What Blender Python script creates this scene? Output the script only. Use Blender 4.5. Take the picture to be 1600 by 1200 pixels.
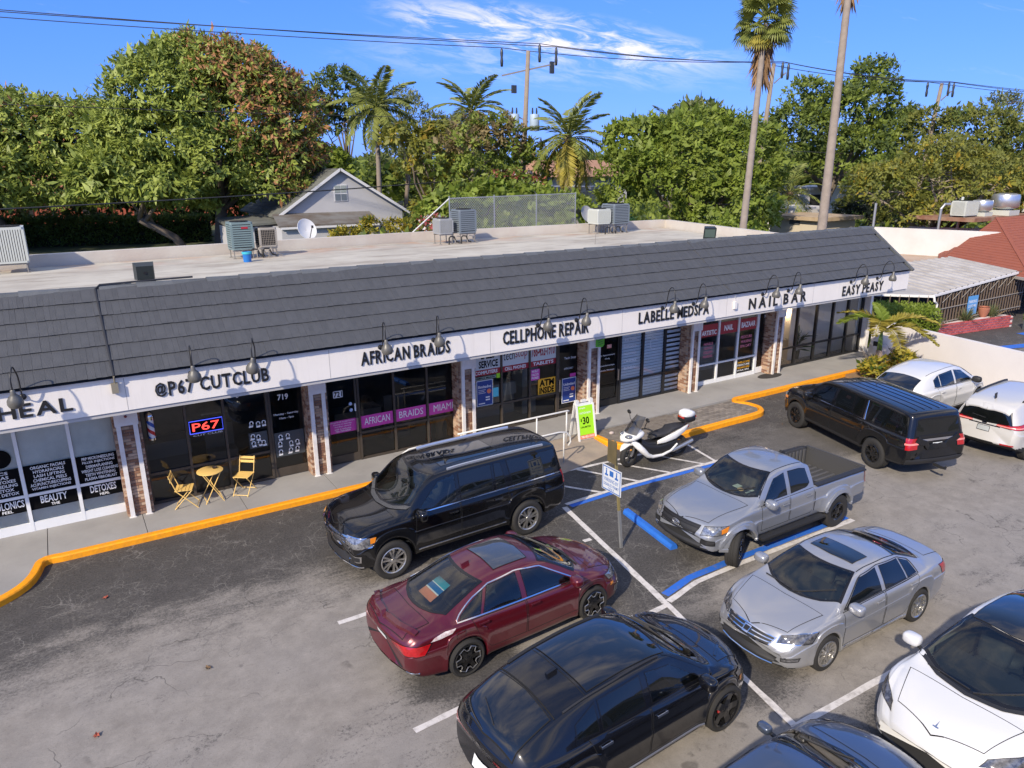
import bpy,bmesh,math,random
import numpy as np
from mathutils import Vector,Matrix
from mathutils.bvhtree import BVHTree
R = math.radians
rnd = random.Random(7)
for o in list(bpy.data.objects):
 bpy.data.objects.remove(o)
scene = bpy.context.scene
COL = scene.collection
# -- camera
cam_d = bpy.data.cameras.new('camera')
cam_d.sensor_width = 36.0
cam_d.lens = 36.0 * 1141.0 / 1600.0
cam_d.clip_end = 5000.0
cam = bpy.data.objects.new('camera',cam_d)
COL.objects.link(cam)
scene.camera = cam
PITCH,ROLL,HEAD = R(16.589),R(-0.3726),R(31.79)
fw = Vector((math.sin(HEAD) * math.cos(PITCH),math.cos(HEAD) * math.cos(PITCH),-math.sin(PITCH)))
r0 = Vector((math.cos(HEAD),-math.sin(HEAD),0))
u0 = r0.cross(fw)
rt = r0 * math.cos(ROLL) + u0 * math.sin(ROLL)
up = -r0 * math.sin(ROLL) + u0 * math.cos(ROLL)
mw = Matrix((rt,up,-fw)).transposed().to_4x4()
mw.translation = Vector((0,0,7.6))
cam.matrix_world = mw
# -- sky, sun, exposure
SUN = Vector((-1.5,-0.87,1.16)).normalized()          # towards the sun
sun_el = math.asin(SUN.z)
sun_az = math.atan2(SUN.x,SUN.y)
world = bpy.data.worlds.new('World')
scene.world = world
world.use_nodes = True
wn,wl = world.node_tree.nodes,world.node_tree.links
wn.clear()
w_out = wn.new('ShaderNodeOutputWorld')
w_bg = wn.new('ShaderNodeBackground')
w_bg.inputs['Strength'].default_value = 0.15
sky = wn.new('ShaderNodeTexSky')
sky.sky_type = 'NISHITA'
sky.sun_disc = False
sky.sun_elevation = sun_el
sky.sun_rotation = sun_az
sky.altitude = 0
sky.air_density = 1.0
sky.dust_density = 0.35
sky.ozone_density = 3.0
geo = wn.new('ShaderNodeTexCoord')
sep = wn.new('ShaderNodeSeparateXYZ')
wl.new(geo.outputs['Generated'],sep.inputs[0])
def wmath(op,a,b=None,clamp=False):
 n = wn.new('ShaderNodeMath'); n.operation = op; n.use_clamp = clamp
 for i,v in enumerate((a,b)):
  if v is None: continue
  if isinstance(v,(int,float)): n.inputs[i].default_value = v
  else: wl.new(v,n.inputs[i])
 return n.outputs[0]
def wramp(x,a,b):
 n = wn.new('ShaderNodeMapRange'); n.interpolation_type = 'SMOOTHSTEP'
 n.inputs['From Min'].default_value = a; n.inputs['From Max'].default_value = b
 wl.new(x,n.inputs['Value'])
 return n.outputs[0]
sepz = sep.outputs[2]
bw = wn.new('ShaderNodeRGBToBW')
wl.new(sky.outputs['Color'],bw.inputs[0])
tint = wn.new('ShaderNodeMixRGB'); tint.blend_type = 'MULTIPLY'; tint.inputs[0].default_value = 1.0
soft = wn.new('ShaderNodeMath'); soft.operation = 'POWER'; soft.inputs[1].default_value = 0.30
wl.new(bw.outputs[0],soft.inputs[0])
wl.new(soft.outputs[0],tint.inputs[1]); tint.inputs[2].default_value = (0.165,0.72,2.85,1)
hs = wn.new('ShaderNodeMixRGB')
wl.new(wmath('SUBTRACT',0.88,wmath('MULTIPLY',wramp(sepz,0.25,0.6),0.5)),hs.inputs[0])
wl.new(sky.outputs['Color'],hs.inputs[1]); wl.new(tint.outputs[0],hs.inputs[2])
# thin clouds: direction on a plane high above, so they keep their place from any viewpoint
zz = wmath('MAXIMUM',sep.outputs[2],0.0)
zd = wmath('ADD',zz,0.06)
cx = wmath('DIVIDE',sep.outputs[0],zd)
cy = wmath('DIVIDE',sep.outputs[1],zd)
cmb = wn.new('ShaderNodeCombineXYZ')
wl.new(cx,cmb.inputs[0]); wl.new(cy,cmb.inputs[1])
mp = wn.new('ShaderNodeMapping')
mp.inputs['Rotation'].default_value = (0,0,R(25))
mp.inputs['Scale'].default_value = (0.75,1.25,1)
mp.inputs['Location'].default_value = (0.55,0.2,0)
wl.new(cmb.outputs[0],mp.inputs[0])
nz = wn.new('ShaderNodeTexNoise')
nz.inputs['Scale'].default_value = 1.0
nz.inputs['Detail'].default_value = 8
nz.inputs['Roughness'].default_value = 0.62
nz.inputs['Distortion'].default_value = 0.35
wl.new(mp.outputs[0],nz.inputs['Vector'])
over = wmath('MULTIPLY',wramp(nz.outputs['Fac'],0.44,0.64),wramp(sep.outputs[2],0.30,0.55))
over = wmath('MULTIPLY',over,0.75)
# one wispy bank low above the trees, where the photograph has it
def ray_dir(px,py):
 return (fw * 1141.0 + rt * (px - 800) - up * (py - 600)).normalized()
bd = ray_dir(850,52)
bt = Vector((bd.y,-bd.x,0)).normalized()
bu = bt.cross(bd)
def wdot(v):
 n = wn.new('ShaderNodeVectorMath'); n.operation = 'DOT_PRODUCT'
 wl.new(geo.outputs['Generated'],n.inputs[0]); n.inputs[1].default_value = v
 return n.outputs['Value']
da = wdot(bt); dv = wdot(bu); df = wdot(bd)
def band(u0_,v0_,su,sv,slope):
 a = wmath('ADD',da,-u0_)
 b = wmath('ADD',wmath('ADD',dv,-v0_),wmath('MULTIPLY',a,slope))
 q = wmath('ADD',wmath('POWER',wmath('DIVIDE',a,su),2.0),wmath('POWER',wmath('DIVIDE',b,sv),2.0))
 return wmath('MULTIPLY',wramp(wmath('MULTIPLY',q,-1.0),-1.0,0.0),wramp(df,0.5,0.7))
cm2 = wn.new('ShaderNodeCombineXYZ')
wl.new(wmath('MULTIPLY',da,9.0),cm2.inputs[0]); wl.new(wmath('ADD',wmath('MULTIPLY',dv,42.0),wmath('MULTIPLY',da,7.0)),cm2.inputs[1])
nz2 = wn.new('ShaderNodeTexNoise')
nz2.inputs['Scale'].default_value = 1.6; nz2.inputs['Detail'].default_value = 9; nz2.inputs['Roughness'].default_value = 0.66
nz2.inputs['Distortion'].default_value = 0.7
wl.new(cm2.outputs[0],nz2.inputs['Vector'])
bank = wmath('ADD',band(0.0,0.0,0.24,0.034,0.14),wmath('MULTIPLY',band(0.02,-0.03,0.32,0.04,0.05),0.3))
wisp = wmath('MULTIPLY',wramp(nz2.outputs['Fac'],0.40,0.66),bank)
wisp = wmath('MULTIPLY',wisp,0.55,True)
thin = wmath('MULTIPLY',wramp(nz2.outputs['Fac'],0.60,0.85),0.16)
thin = wmath('MULTIPLY',thin,wramp(sep.outputs[2],0.02,0.1))
cl = wmath('MAXIMUM',wmath('MAXIMUM',over,wisp),thin)
mixc = wn.new('ShaderNodeMixRGB')
mixc.inputs['Color2'].default_value = (6.6,5.7,4.7,1)
wl.new(cl,mixc.inputs['Fac'])
wl.new(hs.outputs[0],mixc.inputs['Color1'])
wl.new(mixc.outputs[0],w_bg.inputs['Color'])
wl.new(w_bg.outputs[0],w_out.inputs[0])
sun_d = bpy.data.lights.new('sun','SUN')
sun_d.energy = 3.15
sun_d.angle = R(1.1)
sun_d.color = (1.0,0.88,0.71)
sun = bpy.data.objects.new('sun',sun_d)
COL.objects.link(sun)
sun.rotation_euler = SUN.to_track_quat('Z','Y').to_euler()
sun.location = SUN * 60
vs = scene.view_settings
vs.view_transform = 'Standard'
vs.look = 'None'
vs.exposure = 0.8
vs.gamma = 1.0
vs.use_curve_mapping = False
try:
 scene.cycles.max_bounces = 8
 scene.cycles.transparent_max_bounces = 10
 scene.cycles.use_denoising = True
except Exception:
 pass
# -- materials
MATS = {}
def srgb(r,g,b):
 f = lambda c: (c / 255 / 12.92) if c / 255 <= 0.04045 else ((c / 255 + 0.055) / 1.055) ** 2.4
 return (f(r),f(g),f(b))
def mat(name,col=(0.5,0.5,0.5),rough=0.6,metal=0.0,coat=0.0,noise=None,bump=None,spec=None,emit=None,alt=None,isl=0.0,coord='Object'):
 """noise=(scale, strength, colour2) ; bump=(scale, strength) ; isl = per-piece brightness spread"""
 if name in MATS: return MATS[name]
 m = bpy.data.materials.new(name); m.use_nodes = True
 nt = m.node_tree; N,L = nt.nodes,nt.links
 b = N['Principled BSDF']
 b.inputs['Base Color'].default_value = (*col,1)
 b.inputs['Roughness'].default_value = rough
 b.inputs['Metallic'].default_value = metal
 if coat:
  b.inputs['Coat Weight'].default_value = coat; b.inputs['Coat Roughness'].default_value = 0.03
 if spec is not None: b.inputs['Specular IOR Level'].default_value = spec
 if emit:
  b.inputs['Emission Color'].default_value = (*emit[0],1); b.inputs['Emission Strength'].default_value = emit[1]
 tc = N.new('ShaderNodeTexCoord')
 src = None
 if noise:
  n = N.new('ShaderNodeTexNoise'); n.inputs['Scale'].default_value = noise[0]; n.inputs['Detail'].default_value = 6
  n.inputs['Roughness'].default_value = 0.6
  L.new(tc.outputs[coord],n.inputs['Vector'])
  mr = N.new('ShaderNodeMapRange'); mr.inputs['From Min'].default_value = 0.38; mr.inputs['From Max'].default_value = 0.66
  mr.inputs['To Max'].default_value = noise[1]
  L.new(n.outputs['Fac'],mr.inputs['Value'])
  mx = N.new('ShaderNodeMixRGB'); mx.inputs['Color1'].default_value = (*col,1); mx.inputs['Color2'].default_value = (*noise[2],1)
  L.new(mr.outputs[0],mx.inputs['Fac'])
  src = mx.outputs[0]
 if isl:
  g = N.new('ShaderNodeNewGeometry')
  oi = N.new('ShaderNodeObjectInfo')
  ad = N.new('ShaderNodeMath'); ad.operation = 'ADD'
  L.new(g.outputs['Random Per Island'],ad.inputs[0]); L.new(oi.outputs['Random'],ad.inputs[1])
  fr = N.new('ShaderNodeMath'); fr.operation = 'FRACT'; L.new(ad.outputs[0],fr.inputs[0])
  mr2 = N.new('ShaderNodeMapRange'); mr2.inputs['To Min'].default_value = 1 - isl; mr2.inputs['To Max'].default_value = 1 + isl
  L.new(fr.outputs[0],mr2.inputs['Value'])
  hv = N.new('ShaderNodeHueSaturation')
  if src: L.new(src,hv.inputs['Color'])
  else: hv.inputs['Color'].default_value = (*col,1)
  L.new(mr2.outputs[0],hv.inputs['Value'])
  src = hv.outputs[0]
 if src: L.new(src,b.inputs['Base Color'])
 if bump:
  n2 = N.new('ShaderNodeTexNoise'); n2.inputs['Scale'].default_value = bump[0]; n2.inputs['Detail'].default_value = 4
  L.new(tc.outputs[coord],n2.inputs['Vector'])
  bp = N.new('ShaderNodeBump'); bp.inputs['Strength'].default_value = bump[1]; bp.inputs['Distance'].default_value = 0.02
  L.new(n2.outputs['Fac'],bp.inputs['Height']); L.new(bp.outputs[0],b.inputs['Normal'])
 MATS[name] = m
 return m
def glass(name,tint,trans,rough=0.0,refl=1.0,base=(0.01,0.012,0.012)):
 """thin pane: see-through share `trans`, tinted; fresnel mirror on top"""
 if name in MATS: return MATS[name]
 m = bpy.data.materials.new(name); m.use_nodes = True
 N,L = m.node_tree.nodes,m.node_tree.links; N.clear()
 o = N.new('ShaderNodeOutputMaterial')
 tr = N.new('ShaderNodeBsdfTransparent'); tr.inputs[0].default_value = (*tint,1)
 df = N.new('ShaderNodeBsdfDiffuse'); df.inputs[0].default_value = (*base,1)
 mx0 = N.new('ShaderNodeMixShader'); mx0.inputs[0].default_value = trans
 L.new(df.outputs[0],mx0.inputs[1]); L.new(tr.outputs[0],mx0.inputs[2])
 gl = N.new('ShaderNodeBsdfGlossy'); gl.inputs['Roughness'].default_value = rough; gl.inputs[0].default_value = (1,1,1,1)
 fr = N.new('ShaderNodeFresnel'); fr.inputs[0].default_value = 1.55
 mu = N.new('ShaderNodeMath'); mu.operation = 'MULTIPLY'; mu.inputs[1].default_value = refl; mu.use_clamp = True
 L.new(fr.outputs[0],mu.inputs[0])
 mx = N.new('ShaderNodeMixShader')
 L.new(mu.outputs[0],mx.inputs[0]); L.new(mx0.outputs[0],mx.inputs[1]); L.new(gl.outputs[0],mx.inputs[2])
 L.new(mx.outputs[0],o.inputs[0])
 MATS[name] = m
 return m
# -- objects
def new_mesh(name,V,F,mats,mi=None,smooth=False):
 me = bpy.data.meshes.new(name)
 me.from_pydata([tuple(v) for v in V],[],F)
 for m in (mats if isinstance(mats,(list,tuple)) else [mats]):
  me.materials.append(m)
 if mi is not None: me.polygons.foreach_set('material_index',mi)
 if smooth: me.polygons.foreach_set('use_smooth',[True] * len(F))
 me.update()
 return me
def link(name,me,parent=None,loc=None):
 o = bpy.data.objects.new(name,me)
 COL.objects.link(o)
 if parent is not None: o.parent = parent
 if loc is not None: o.location = loc
 return o
def tag(o,label=None,cat=None,group=None,kind=None):
 if label: o['label'] = label
 if cat: o['category'] = cat
 if group: o['group'] = group
 if kind: o['kind'] = kind
 return o
def thing(name,loc,label,cat,group=None,rz=0.0):
 o = bpy.data.objects.new(name,None)
 o.empty_display_size = 0.2
 COL.objects.link(o)
 o.location = loc; o.rotation_euler = (0,0,rz)
 return tag(o,label,cat,group)
def copy_tree(o,parent=None):
 c = o.copy(); COL.objects.link(c)
 if parent is not None: c.parent = parent
 for ch in list(o.children): copy_tree(ch,c)
 return c
class MB:
 """collects shapes; build() links them as one mesh object"""
 def __init__(s,off=(0,0,0)):
  s.V = []; s.F = []; s.M = []; s.off = Vector(off); s.m = 0
 def mset(s,i): s.m = i; return s
 def add(s,V,F):
  b = len(s.V)
  s.V += [Vector(v) for v in V]
  s.F += [tuple(b + i for i in f) for f in F]
  s.M += [s.m] * len(F)
  return s
 def box(s,a,b):
  x0,y0,z0 = a; x1,y1,z1 = b
  V = [(x0,y0,z0),(x1,y0,z0),(x1,y1,z0),(x0,y1,z0),(x0,y0,z1),(x1,y0,z1),(x1,y1,z1),(x0,y1,z1)]
  return s.add(V,[(0,3,2,1),(4,5,6,7),(0,1,5,4),(1,2,6,5),(2,3,7,6),(3,0,4,7)])
 def cbox(s,c,size,rot=None):
  M = rot or Matrix.Identity(3); c = Vector(c)
  V = [c + M @ Vector((sx * size[0] / 2,sy * size[1] / 2,sz * size[2] / 2)) for sz in (-1,1) for sx,sy in ((-1,-1),(1,-1),(1,1),(-1,1))]
  return s.add(V,[(0,3,2,1),(4,5,6,7),(0,1,5,4),(1,2,6,5),(2,3,7,6),(3,0,4,7)])
 def beam(s,a,b,w,h=None,upv=(0,0,1)):
  a,b = Vector(a),Vector(b); h = h or w
  d = (b - a); L = d.length; d = d / L
  u = Vector(upv)
  if abs(d.dot(u)) > 0.98: u = Vector((0,1,0)) if abs(d.y) < 0.9 else Vector((1,0,0))
  x = d.cross(u).normalized(); y = x.cross(d)
  return s.cbox((a + b) / 2,(w,L,h),Matrix((x,d,y)).transposed())
 def prism(s,poly,z0,z1):
  n = len(poly)
  V = [(p[0],p[1],z0) for p in poly] + [(p[0],p[1],z1) for p in poly]
  F = [tuple(range(n))[::-1],tuple(range(n,2 * n))] + [(i,(i + 1) % n,n + (i + 1) % n,n + i) for i in range(n)]
  return s.add(V,F)
 def tube(s,pts,r,n=8,caps=True):
  pts = [Vector(p) for p in pts]
  rs = r if isinstance(r,(list,tuple)) else [r] * len(pts)
  V = []; F = []
  prev = None
  for i,p in enumerate(pts):
   d = (pts[min(i + 1,len(pts) - 1)] - pts[max(i - 1,0)]).normalized()
   if prev is None:
    u = Vector((0,0,1)) if abs(d.z) < 0.9 else Vector((1,0,0))
    x = d.cross(u).normalized()
   else:
    x = (prev - d * prev.dot(d)).normalized()
   prev = x
   y = d.cross(x)
   for k in range(n):
    a = 2 * math.pi * k / n
    V.append(p + (x * math.cos(a) + y * math.sin(a)) * rs[i])
  for i in range(len(pts) - 1):
   for k in range(n):
    F.append((i * n + k,i * n + (k + 1) % n,(i + 1) * n + (k + 1) % n,(i + 1) * n + k))
  if caps:
   F.append(tuple(range(n))[::-1]); F.append(tuple(range((len(pts) - 1) * n,len(pts) * n)))
  return s.add(V,F)
 def lathe(s,prof,n=24,c=(0,0,0),ax=None,closed=False):
  """prof: (radius, height) pairs; axis z or matrix ax"""
  M = ax or Matrix.Identity(3); c = Vector(c)
  V = []; F = []
  for r_,h in prof:
   for k in range(n):
    a = 2 * math.pi * k / n
    V.append(c + M @ Vector((r_ * math.cos(a),r_ * math.sin(a),h)))
  m = len(prof)
  for i in range(m - 1 + (1 if closed else 0)):
   for k in range(n):
    F.append((i * n + k,i * n + (k + 1) % n,((i + 1) % m) * n + (k + 1) % n,((i + 1) % m) * n + k))
  return s.add(V,F)
 def quad(s,*pts): return s.add(pts,[tuple(range(len(pts)))])
 def build(s,name,mats,parent=None,smooth=False,loc=None,world=True,auto=None):
  off = Vector((0,0,0))
  if parent is not None and world:
   q = parent
   while q is not None:
    off += Vector(q.location); q = q.parent
  V = [v - off for v in s.V]
  me = new_mesh(name,V,s.F,mats,s.M,smooth)
  if auto is not None and smooth:
   me.set_sharp_from_angle(angle=R(auto))
  return link(name,me,parent,loc)
_tc = {}
def text_geo(txt,bold=0.0,extrude=0.0,spacing=1.0):
 """glyph outlines as mesh, normalised to a unit box; returns verts (x, z, depth 0..1), faces, aspect"""
 key = (txt,bold,extrude > 0,spacing)
 if key in _tc: return _tc[key]
 cu = bpy.data.curves.new('lettering','FONT')
 cu.body = txt; cu.size = 1.0; cu.offset = bold; cu.resolution_u = 2
 cu.extrude = 0.5 if extrude > 0 else 0.0
 cu.space_character = spacing; cu.align_x = 'CENTER'
 o = bpy.data.objects.new('lettering',cu); COL.objects.link(o)
 dg = bpy.context.evaluated_depsgraph_get()
 me = bpy.data.meshes.new_from_object(o.evaluated_get(dg))
 V = [v.co.copy() for v in me.vertices]; F = [tuple(p.vertices) for p in me.polygons]
 bpy.data.objects.remove(o); bpy.data.curves.remove(cu); bpy.data.meshes.remove(me)
 if not V: return [],[],1.0
 x0 = min(v.x for v in V); x1 = max(v.x for v in V); y0 = min(v.y for v in V); y1 = max(v.y for v in V)
 V = [((v.x - x0) / (x1 - x0),(v.y - y0) / (y1 - y0),v.z + 0.5 if extrude > 0 else 0.0) for v in V]
 _tc[key] = (V,F,(x1 - x0) / (y1 - y0))
 return _tc[key]
def put_text(mb,txt,o,ux,uy,w,h,depth=0.0,bold=0.0,fit='stretch',align='c',spacing=1.0):
 """o = lower-left corner, ux/uy unit vectors; the letters face ux x uy"""
 V,F,asp = text_geo(txt,bold,depth,spacing)
 if not V: return mb
 ux,uy,o = Vector(ux),Vector(uy),Vector(o)
 nn = ux.cross(uy)
 if fit == 'keep':
  w2 = min(w,h * asp); h2 = w2 / asp if w2 < h * asp else h
  sh = (w - w2) / 2 if align == 'c' else (0 if align == 'l' else w - w2)
  o = o + ux * sh + uy * ((h - h2) / 2); w,h = w2,h2
 return mb.add([o + ux * (v[0] * w) + uy * (v[1] * h) + nn * (v[2] * depth) for v in V],F)
def smoothstep(a,b,x):
 t = min(1,max(0,(x - a) / (b - a))); return t * t * (3 - 2 * t)
# == GROUND
def ground_mat(name,kind):
 m = bpy.data.materials.new(name); m.use_nodes = True
 N,L = m.node_tree.nodes,m.node_tree.links
 b = N['Principled BSDF']
 g = N.new('ShaderNodeNewGeometry')
 def noise(scale,det=6,rough=0.6,dist=0.0,vec=None):
  n = N.new('ShaderNodeTexNoise'); n.inputs['Scale'].default_value = scale; n.inputs['Detail'].default_value = det
  n.inputs['Roughness'].default_value = rough; n.inputs['Distortion'].default_value = dist
  L.new(vec or g.outputs['Position'],n.inputs['Vector']); return n.outputs['Fac']
 def ramp(x,a,b_,lo=0.0,hi=1.0):
  n = N.new('ShaderNodeMapRange'); n.interpolation_type = 'SMOOTHSTEP'
  n.inputs['From Min'].default_value = a; n.inputs['From Max'].default_value = b_
  n.inputs['To Min'].default_value = lo; n.inputs['To Max'].default_value = hi
  L.new(x,n.inputs['Value']); return n.outputs[0]
 def mth(op,a,c=None,clamp=False):
  n = N.new('ShaderNodeMath'); n.operation = op; n.use_clamp = clamp
  for i,v in enumerate((a,c)):
   if v is None: continue
   if isinstance(v,(int,float)): n.inputs[i].default_value = v
   else: L.new(v,n.inputs[i])
  return n.outputs[0]
 def mix(f,a,c,mode='MIX'):
  n = N.new('ShaderNodeMixRGB'); n.blend_type = mode
  for i,v in ((0,f),(1,a),(2,c)):
   if isinstance(v,(int,float)): n.inputs[i].default_value = v
   elif isinstance(v,tuple): n.inputs[i].default_value = (*v,1)
   else: L.new(v,n.inputs[i])
  return n.outputs[0]
 sp = N.new('ShaderNodeSeparateXYZ'); L.new(g.outputs['Position'],sp.inputs[0])
 X,Y = sp.outputs[0],sp.outputs[1]
 big = noise(0.42,8,0.68,0.3); mid = noise(2.3,8,0.72); fine = noise(26,5,0.75); grit = noise(48,3,0.85); blot = noise(5.5,9,0.8,0.6)
 edge = mth('ADD',mth('MULTIPLY',X,0.06),12.55)
 edge = mth('SUBTRACT',edge,ramp(X,2.5,5.5,0.0,1.3))
 edge = mth('SUBTRACT',edge,ramp(X,5.8,7.6,0.0,3.6))
 edge = mth('ADD',edge,ramp(X,9.5,13.5,0.0,4.2))
 spk = noise(19,6,0.85,0.3)
 mpv = N.new('ShaderNodeMapping'); mpv.inputs['Scale'].default_value = (0.45,1.3,1); mpv.inputs['Rotation'].default_value = (0,0,R(-8)); L.new(g.outputs['Position'],mpv.inputs[0])
 strk = noise(1.2,9,0.75,0.4,mpv.outputs[0])
 n1 = mth('ADD',mth('ADD',mth('MULTIPLY',mth('SUBTRACT',big,0.5),3.0),mth('MULTIPLY',mth('SUBTRACT',strk,0.5),6.0)),mth('MULTIPLY',mth('SUBTRACT',spk,0.5),5.5))
 d1 = ramp(mth('ADD',mth('SUBTRACT',Y,edge),n1),-1.3,1.1)
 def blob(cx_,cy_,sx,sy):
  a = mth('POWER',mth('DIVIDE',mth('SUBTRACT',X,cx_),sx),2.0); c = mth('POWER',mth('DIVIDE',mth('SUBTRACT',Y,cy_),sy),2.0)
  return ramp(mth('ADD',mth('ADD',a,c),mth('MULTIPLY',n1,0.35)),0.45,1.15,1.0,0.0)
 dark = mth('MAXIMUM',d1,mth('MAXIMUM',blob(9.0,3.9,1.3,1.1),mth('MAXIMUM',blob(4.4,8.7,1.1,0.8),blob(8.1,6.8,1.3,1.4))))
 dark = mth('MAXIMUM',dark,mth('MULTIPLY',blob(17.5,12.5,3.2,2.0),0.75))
 dark = mth('MAXIMUM',dark,mth('MULTIPLY',ramp(mth('ADD',mth('ADD',strk,mth('MULTIPLY',mth('SUBTRACT',spk,0.5),0.9)),mth('MULTIPLY',mth('SUBTRACT',big,0.5),0.5)),0.60,0.74),0.75))
 lightc = mix(ramp(mid,0.3,0.75),(0.200,0.182,0.160),(0.300,0.275,0.242))
 lightc = mix(ramp(big,0.35,0.7,0.0,0.5),lightc,(0.255,0.24,0.225))
 lightc = mix(ramp(fine,0.40,0.7,0.0,0.3),lightc,(0.21,0.185,0.16))
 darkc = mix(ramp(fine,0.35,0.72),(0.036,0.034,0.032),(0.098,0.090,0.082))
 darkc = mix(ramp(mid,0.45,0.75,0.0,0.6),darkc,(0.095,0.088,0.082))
 lightc = mix(ramp(blot,0.52,0.68,0.0,0.45),lightc,(0.145,0.13,0.113))
 lightc = mix(ramp(blot,0.44,0.32,0.0,0.3),lightc,(0.40,0.362,0.32))
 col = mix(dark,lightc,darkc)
 col = mix(ramp(grit,0.58,0.74,0.0,0.5),col,(0.36,0.33,0.30))
 col = mix(ramp(grit,0.43,0.30,0.0,0.55),col,(0.028,0.026,0.025))
 oil = mth('MULTIPLY',ramp(noise(1.9,2,0.4),0.69,0.74),ramp(mid,0.35,0.6))
 col = mix(mth('MULTIPLY',oil,0.55),col,(0.035,0.031,0.028))
 wv = N.new('ShaderNodeVectorMath'); wv.operation = 'ADD'
 nn = N.new('ShaderNodeTexNoise'); nn.inputs['Scale'].default_value = 1.1; nn.inputs['Detail'].default_value = 5; L.new(g.outputs['Position'],nn.inputs['Vector'])
 L.new(g.outputs['Position'],wv.inputs[0]); L.new(nn.outputs['Color'],wv.inputs[1])
 def crack(scale,wdt):
  v = N.new('ShaderNodeTexVoronoi'); v.feature = 'DISTANCE_TO_EDGE'; v.inputs['Scale'].default_value = scale
  L.new(wv.outputs[0],v.inputs['Vector'])
  return ramp(v.outputs['Distance'],0.0,wdt,1.0,0.0)
 c1 = mth('MULTIPLY',crack(0.42,0.005),ramp(noise(0.7,3),0.46,0.58))
 c2 = mth('MULTIPLY',crack(2.3,0.022),ramp(noise(0.5,3,0.5),0.55,0.68))
 cr = mth('MAXIMUM',c1,mth('MULTIPLY',c2,0.55),True)
 col = mix(mth('MULTIPLY',cr,0.6),col,(0.03,0.027,0.024))
 pale = mth('MULTIPLY',mth('MULTIPLY',mth('MAXIMUM',crack(1.5,0.02),mth('MULTIPLY',crack(5.5,0.05),0.6)),ramp(noise(1.3,4),0.40,0.6)),d1)
 col = mix(mth('MULTIPLY',pale,0.6),col,(0.24,0.225,0.205))
 L.new(col,b.inputs['Base Color'])
 L.new(ramp(dark,0,1,0.9,0.8),b.inputs['Roughness'])
 bp = N.new('ShaderNodeBump'); bp.inputs['Strength'].default_value = 0.35; bp.inputs['Distance'].default_value = 0.008
 h = mth('SUBTRACT',mth('ADD',mth('MULTIPLY',grit,0.6),fine),mth('MULTIPLY',cr,1.2))
 L.new(h,bp.inputs['Height']); L.new(bp.outputs[0],b.inputs['Normal'])
 return m
def sheet(name,poly,z,m,kind='structure',parent=None):
 me = new_mesh(name,[(p[0],p[1],z) for p in poly],[tuple(range(len(poly)))],m)
 o = link(name,me,parent)
 if kind: o['kind'] = kind
 return o
m_grass = mat('grass',(0.060,0.085,0.022),0.95,noise=(0.35,0.8,(0.11,0.10,0.05)),bump=(9,0.8))
sheet('ground',[(-900,-900),(900,-900),(900,1500),(-900,1500)],-0.06,mat('bare_ground',(0.16,0.14,0.10),0.95,noise=(0.05,0.9,(0.07,0.085,0.03))))
sheet('lawn',[(-60,30),(110,30),(110,140),(-60,140)],-0.03,m_grass)
m_lot = ground_mat('asphalt',0)
sheet('parking_lot',[(-40,-30),(70,-30),(70,17.4),(28.2,29.5),(-40,29.5)],0.0,m_lot)
m_walk = mat('painted_concrete',srgb(156,154,151),0.8,noise=(0.9,0.5,srgb(128,126,124)),bump=(30,0.15))
m_kerb = mat('kerb_paint',(0.95,0.365,0.002),0.6,noise=(7.0,0.5,(0.58,0.24,0.03)),bump=(14,0.3))
kerb_left = [(-1.11,16.0),(-1.16,15.72),(-1.25,15.36),(-1.42,15.05),(-1.7,14.78),(-2.1,14.55),(-2.8,14.4),(-9,14.3)]
walk_front = [(-1.05,15.97),(10.9,15.86),(12.55,15.86),(18.45,15.76),(29.2,15.72)]
# pavement slabs, cut at each bay joint
def slab(x0,x1,y0a,y0b):
 mb = MB()
 mb.prism([(x0 + 0.006,y0a),(x1 - 0.006,y0b),(x1 - 0.006,17.62),(x0 + 0.006,17.62)],-0.02,0.128)
 o = mb.build('pavement',m_walk); o['kind'] = 'structure'; return o
def wf(x):
 for (a,b),(c,d) in zip(walk_front[:-1],walk_front[1:]):
  if a <= x <= c: return b + (d - b) * (x - a) / (c - a) + 0.10
 return 15.9
xs = [-1.05,0.78,2.85,4.95,7.0,9.2,11.3,13.6,15.7,17.9,20.0,22.2,24.4,26.6,29.2]
for a,b in zip(xs[:-1],xs[1:]): slab(a,b,wf(a),wf(b))
mb = MB(); mb.prism([(p[0] - .06,p[1] + 0.05) for p in kerb_left[::-1]] + [(-1.06,16.06),(-1.056,17.62),(-9,17.62)],-0.02,0.128)
o = mb.build('pavement',m_walk); o['kind'] = 'structure'
mb = MB(); mb.box((-9,17.63,-0.02),(28.0,21.5,0.12)); o = mb.build('shop_floor',mat('shop_floor',(0.20,0.19,0.18),0.5,noise=(1.5,0.5,(0.12,0.11,0.10)))); o['kind'] = 'structure'
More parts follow.
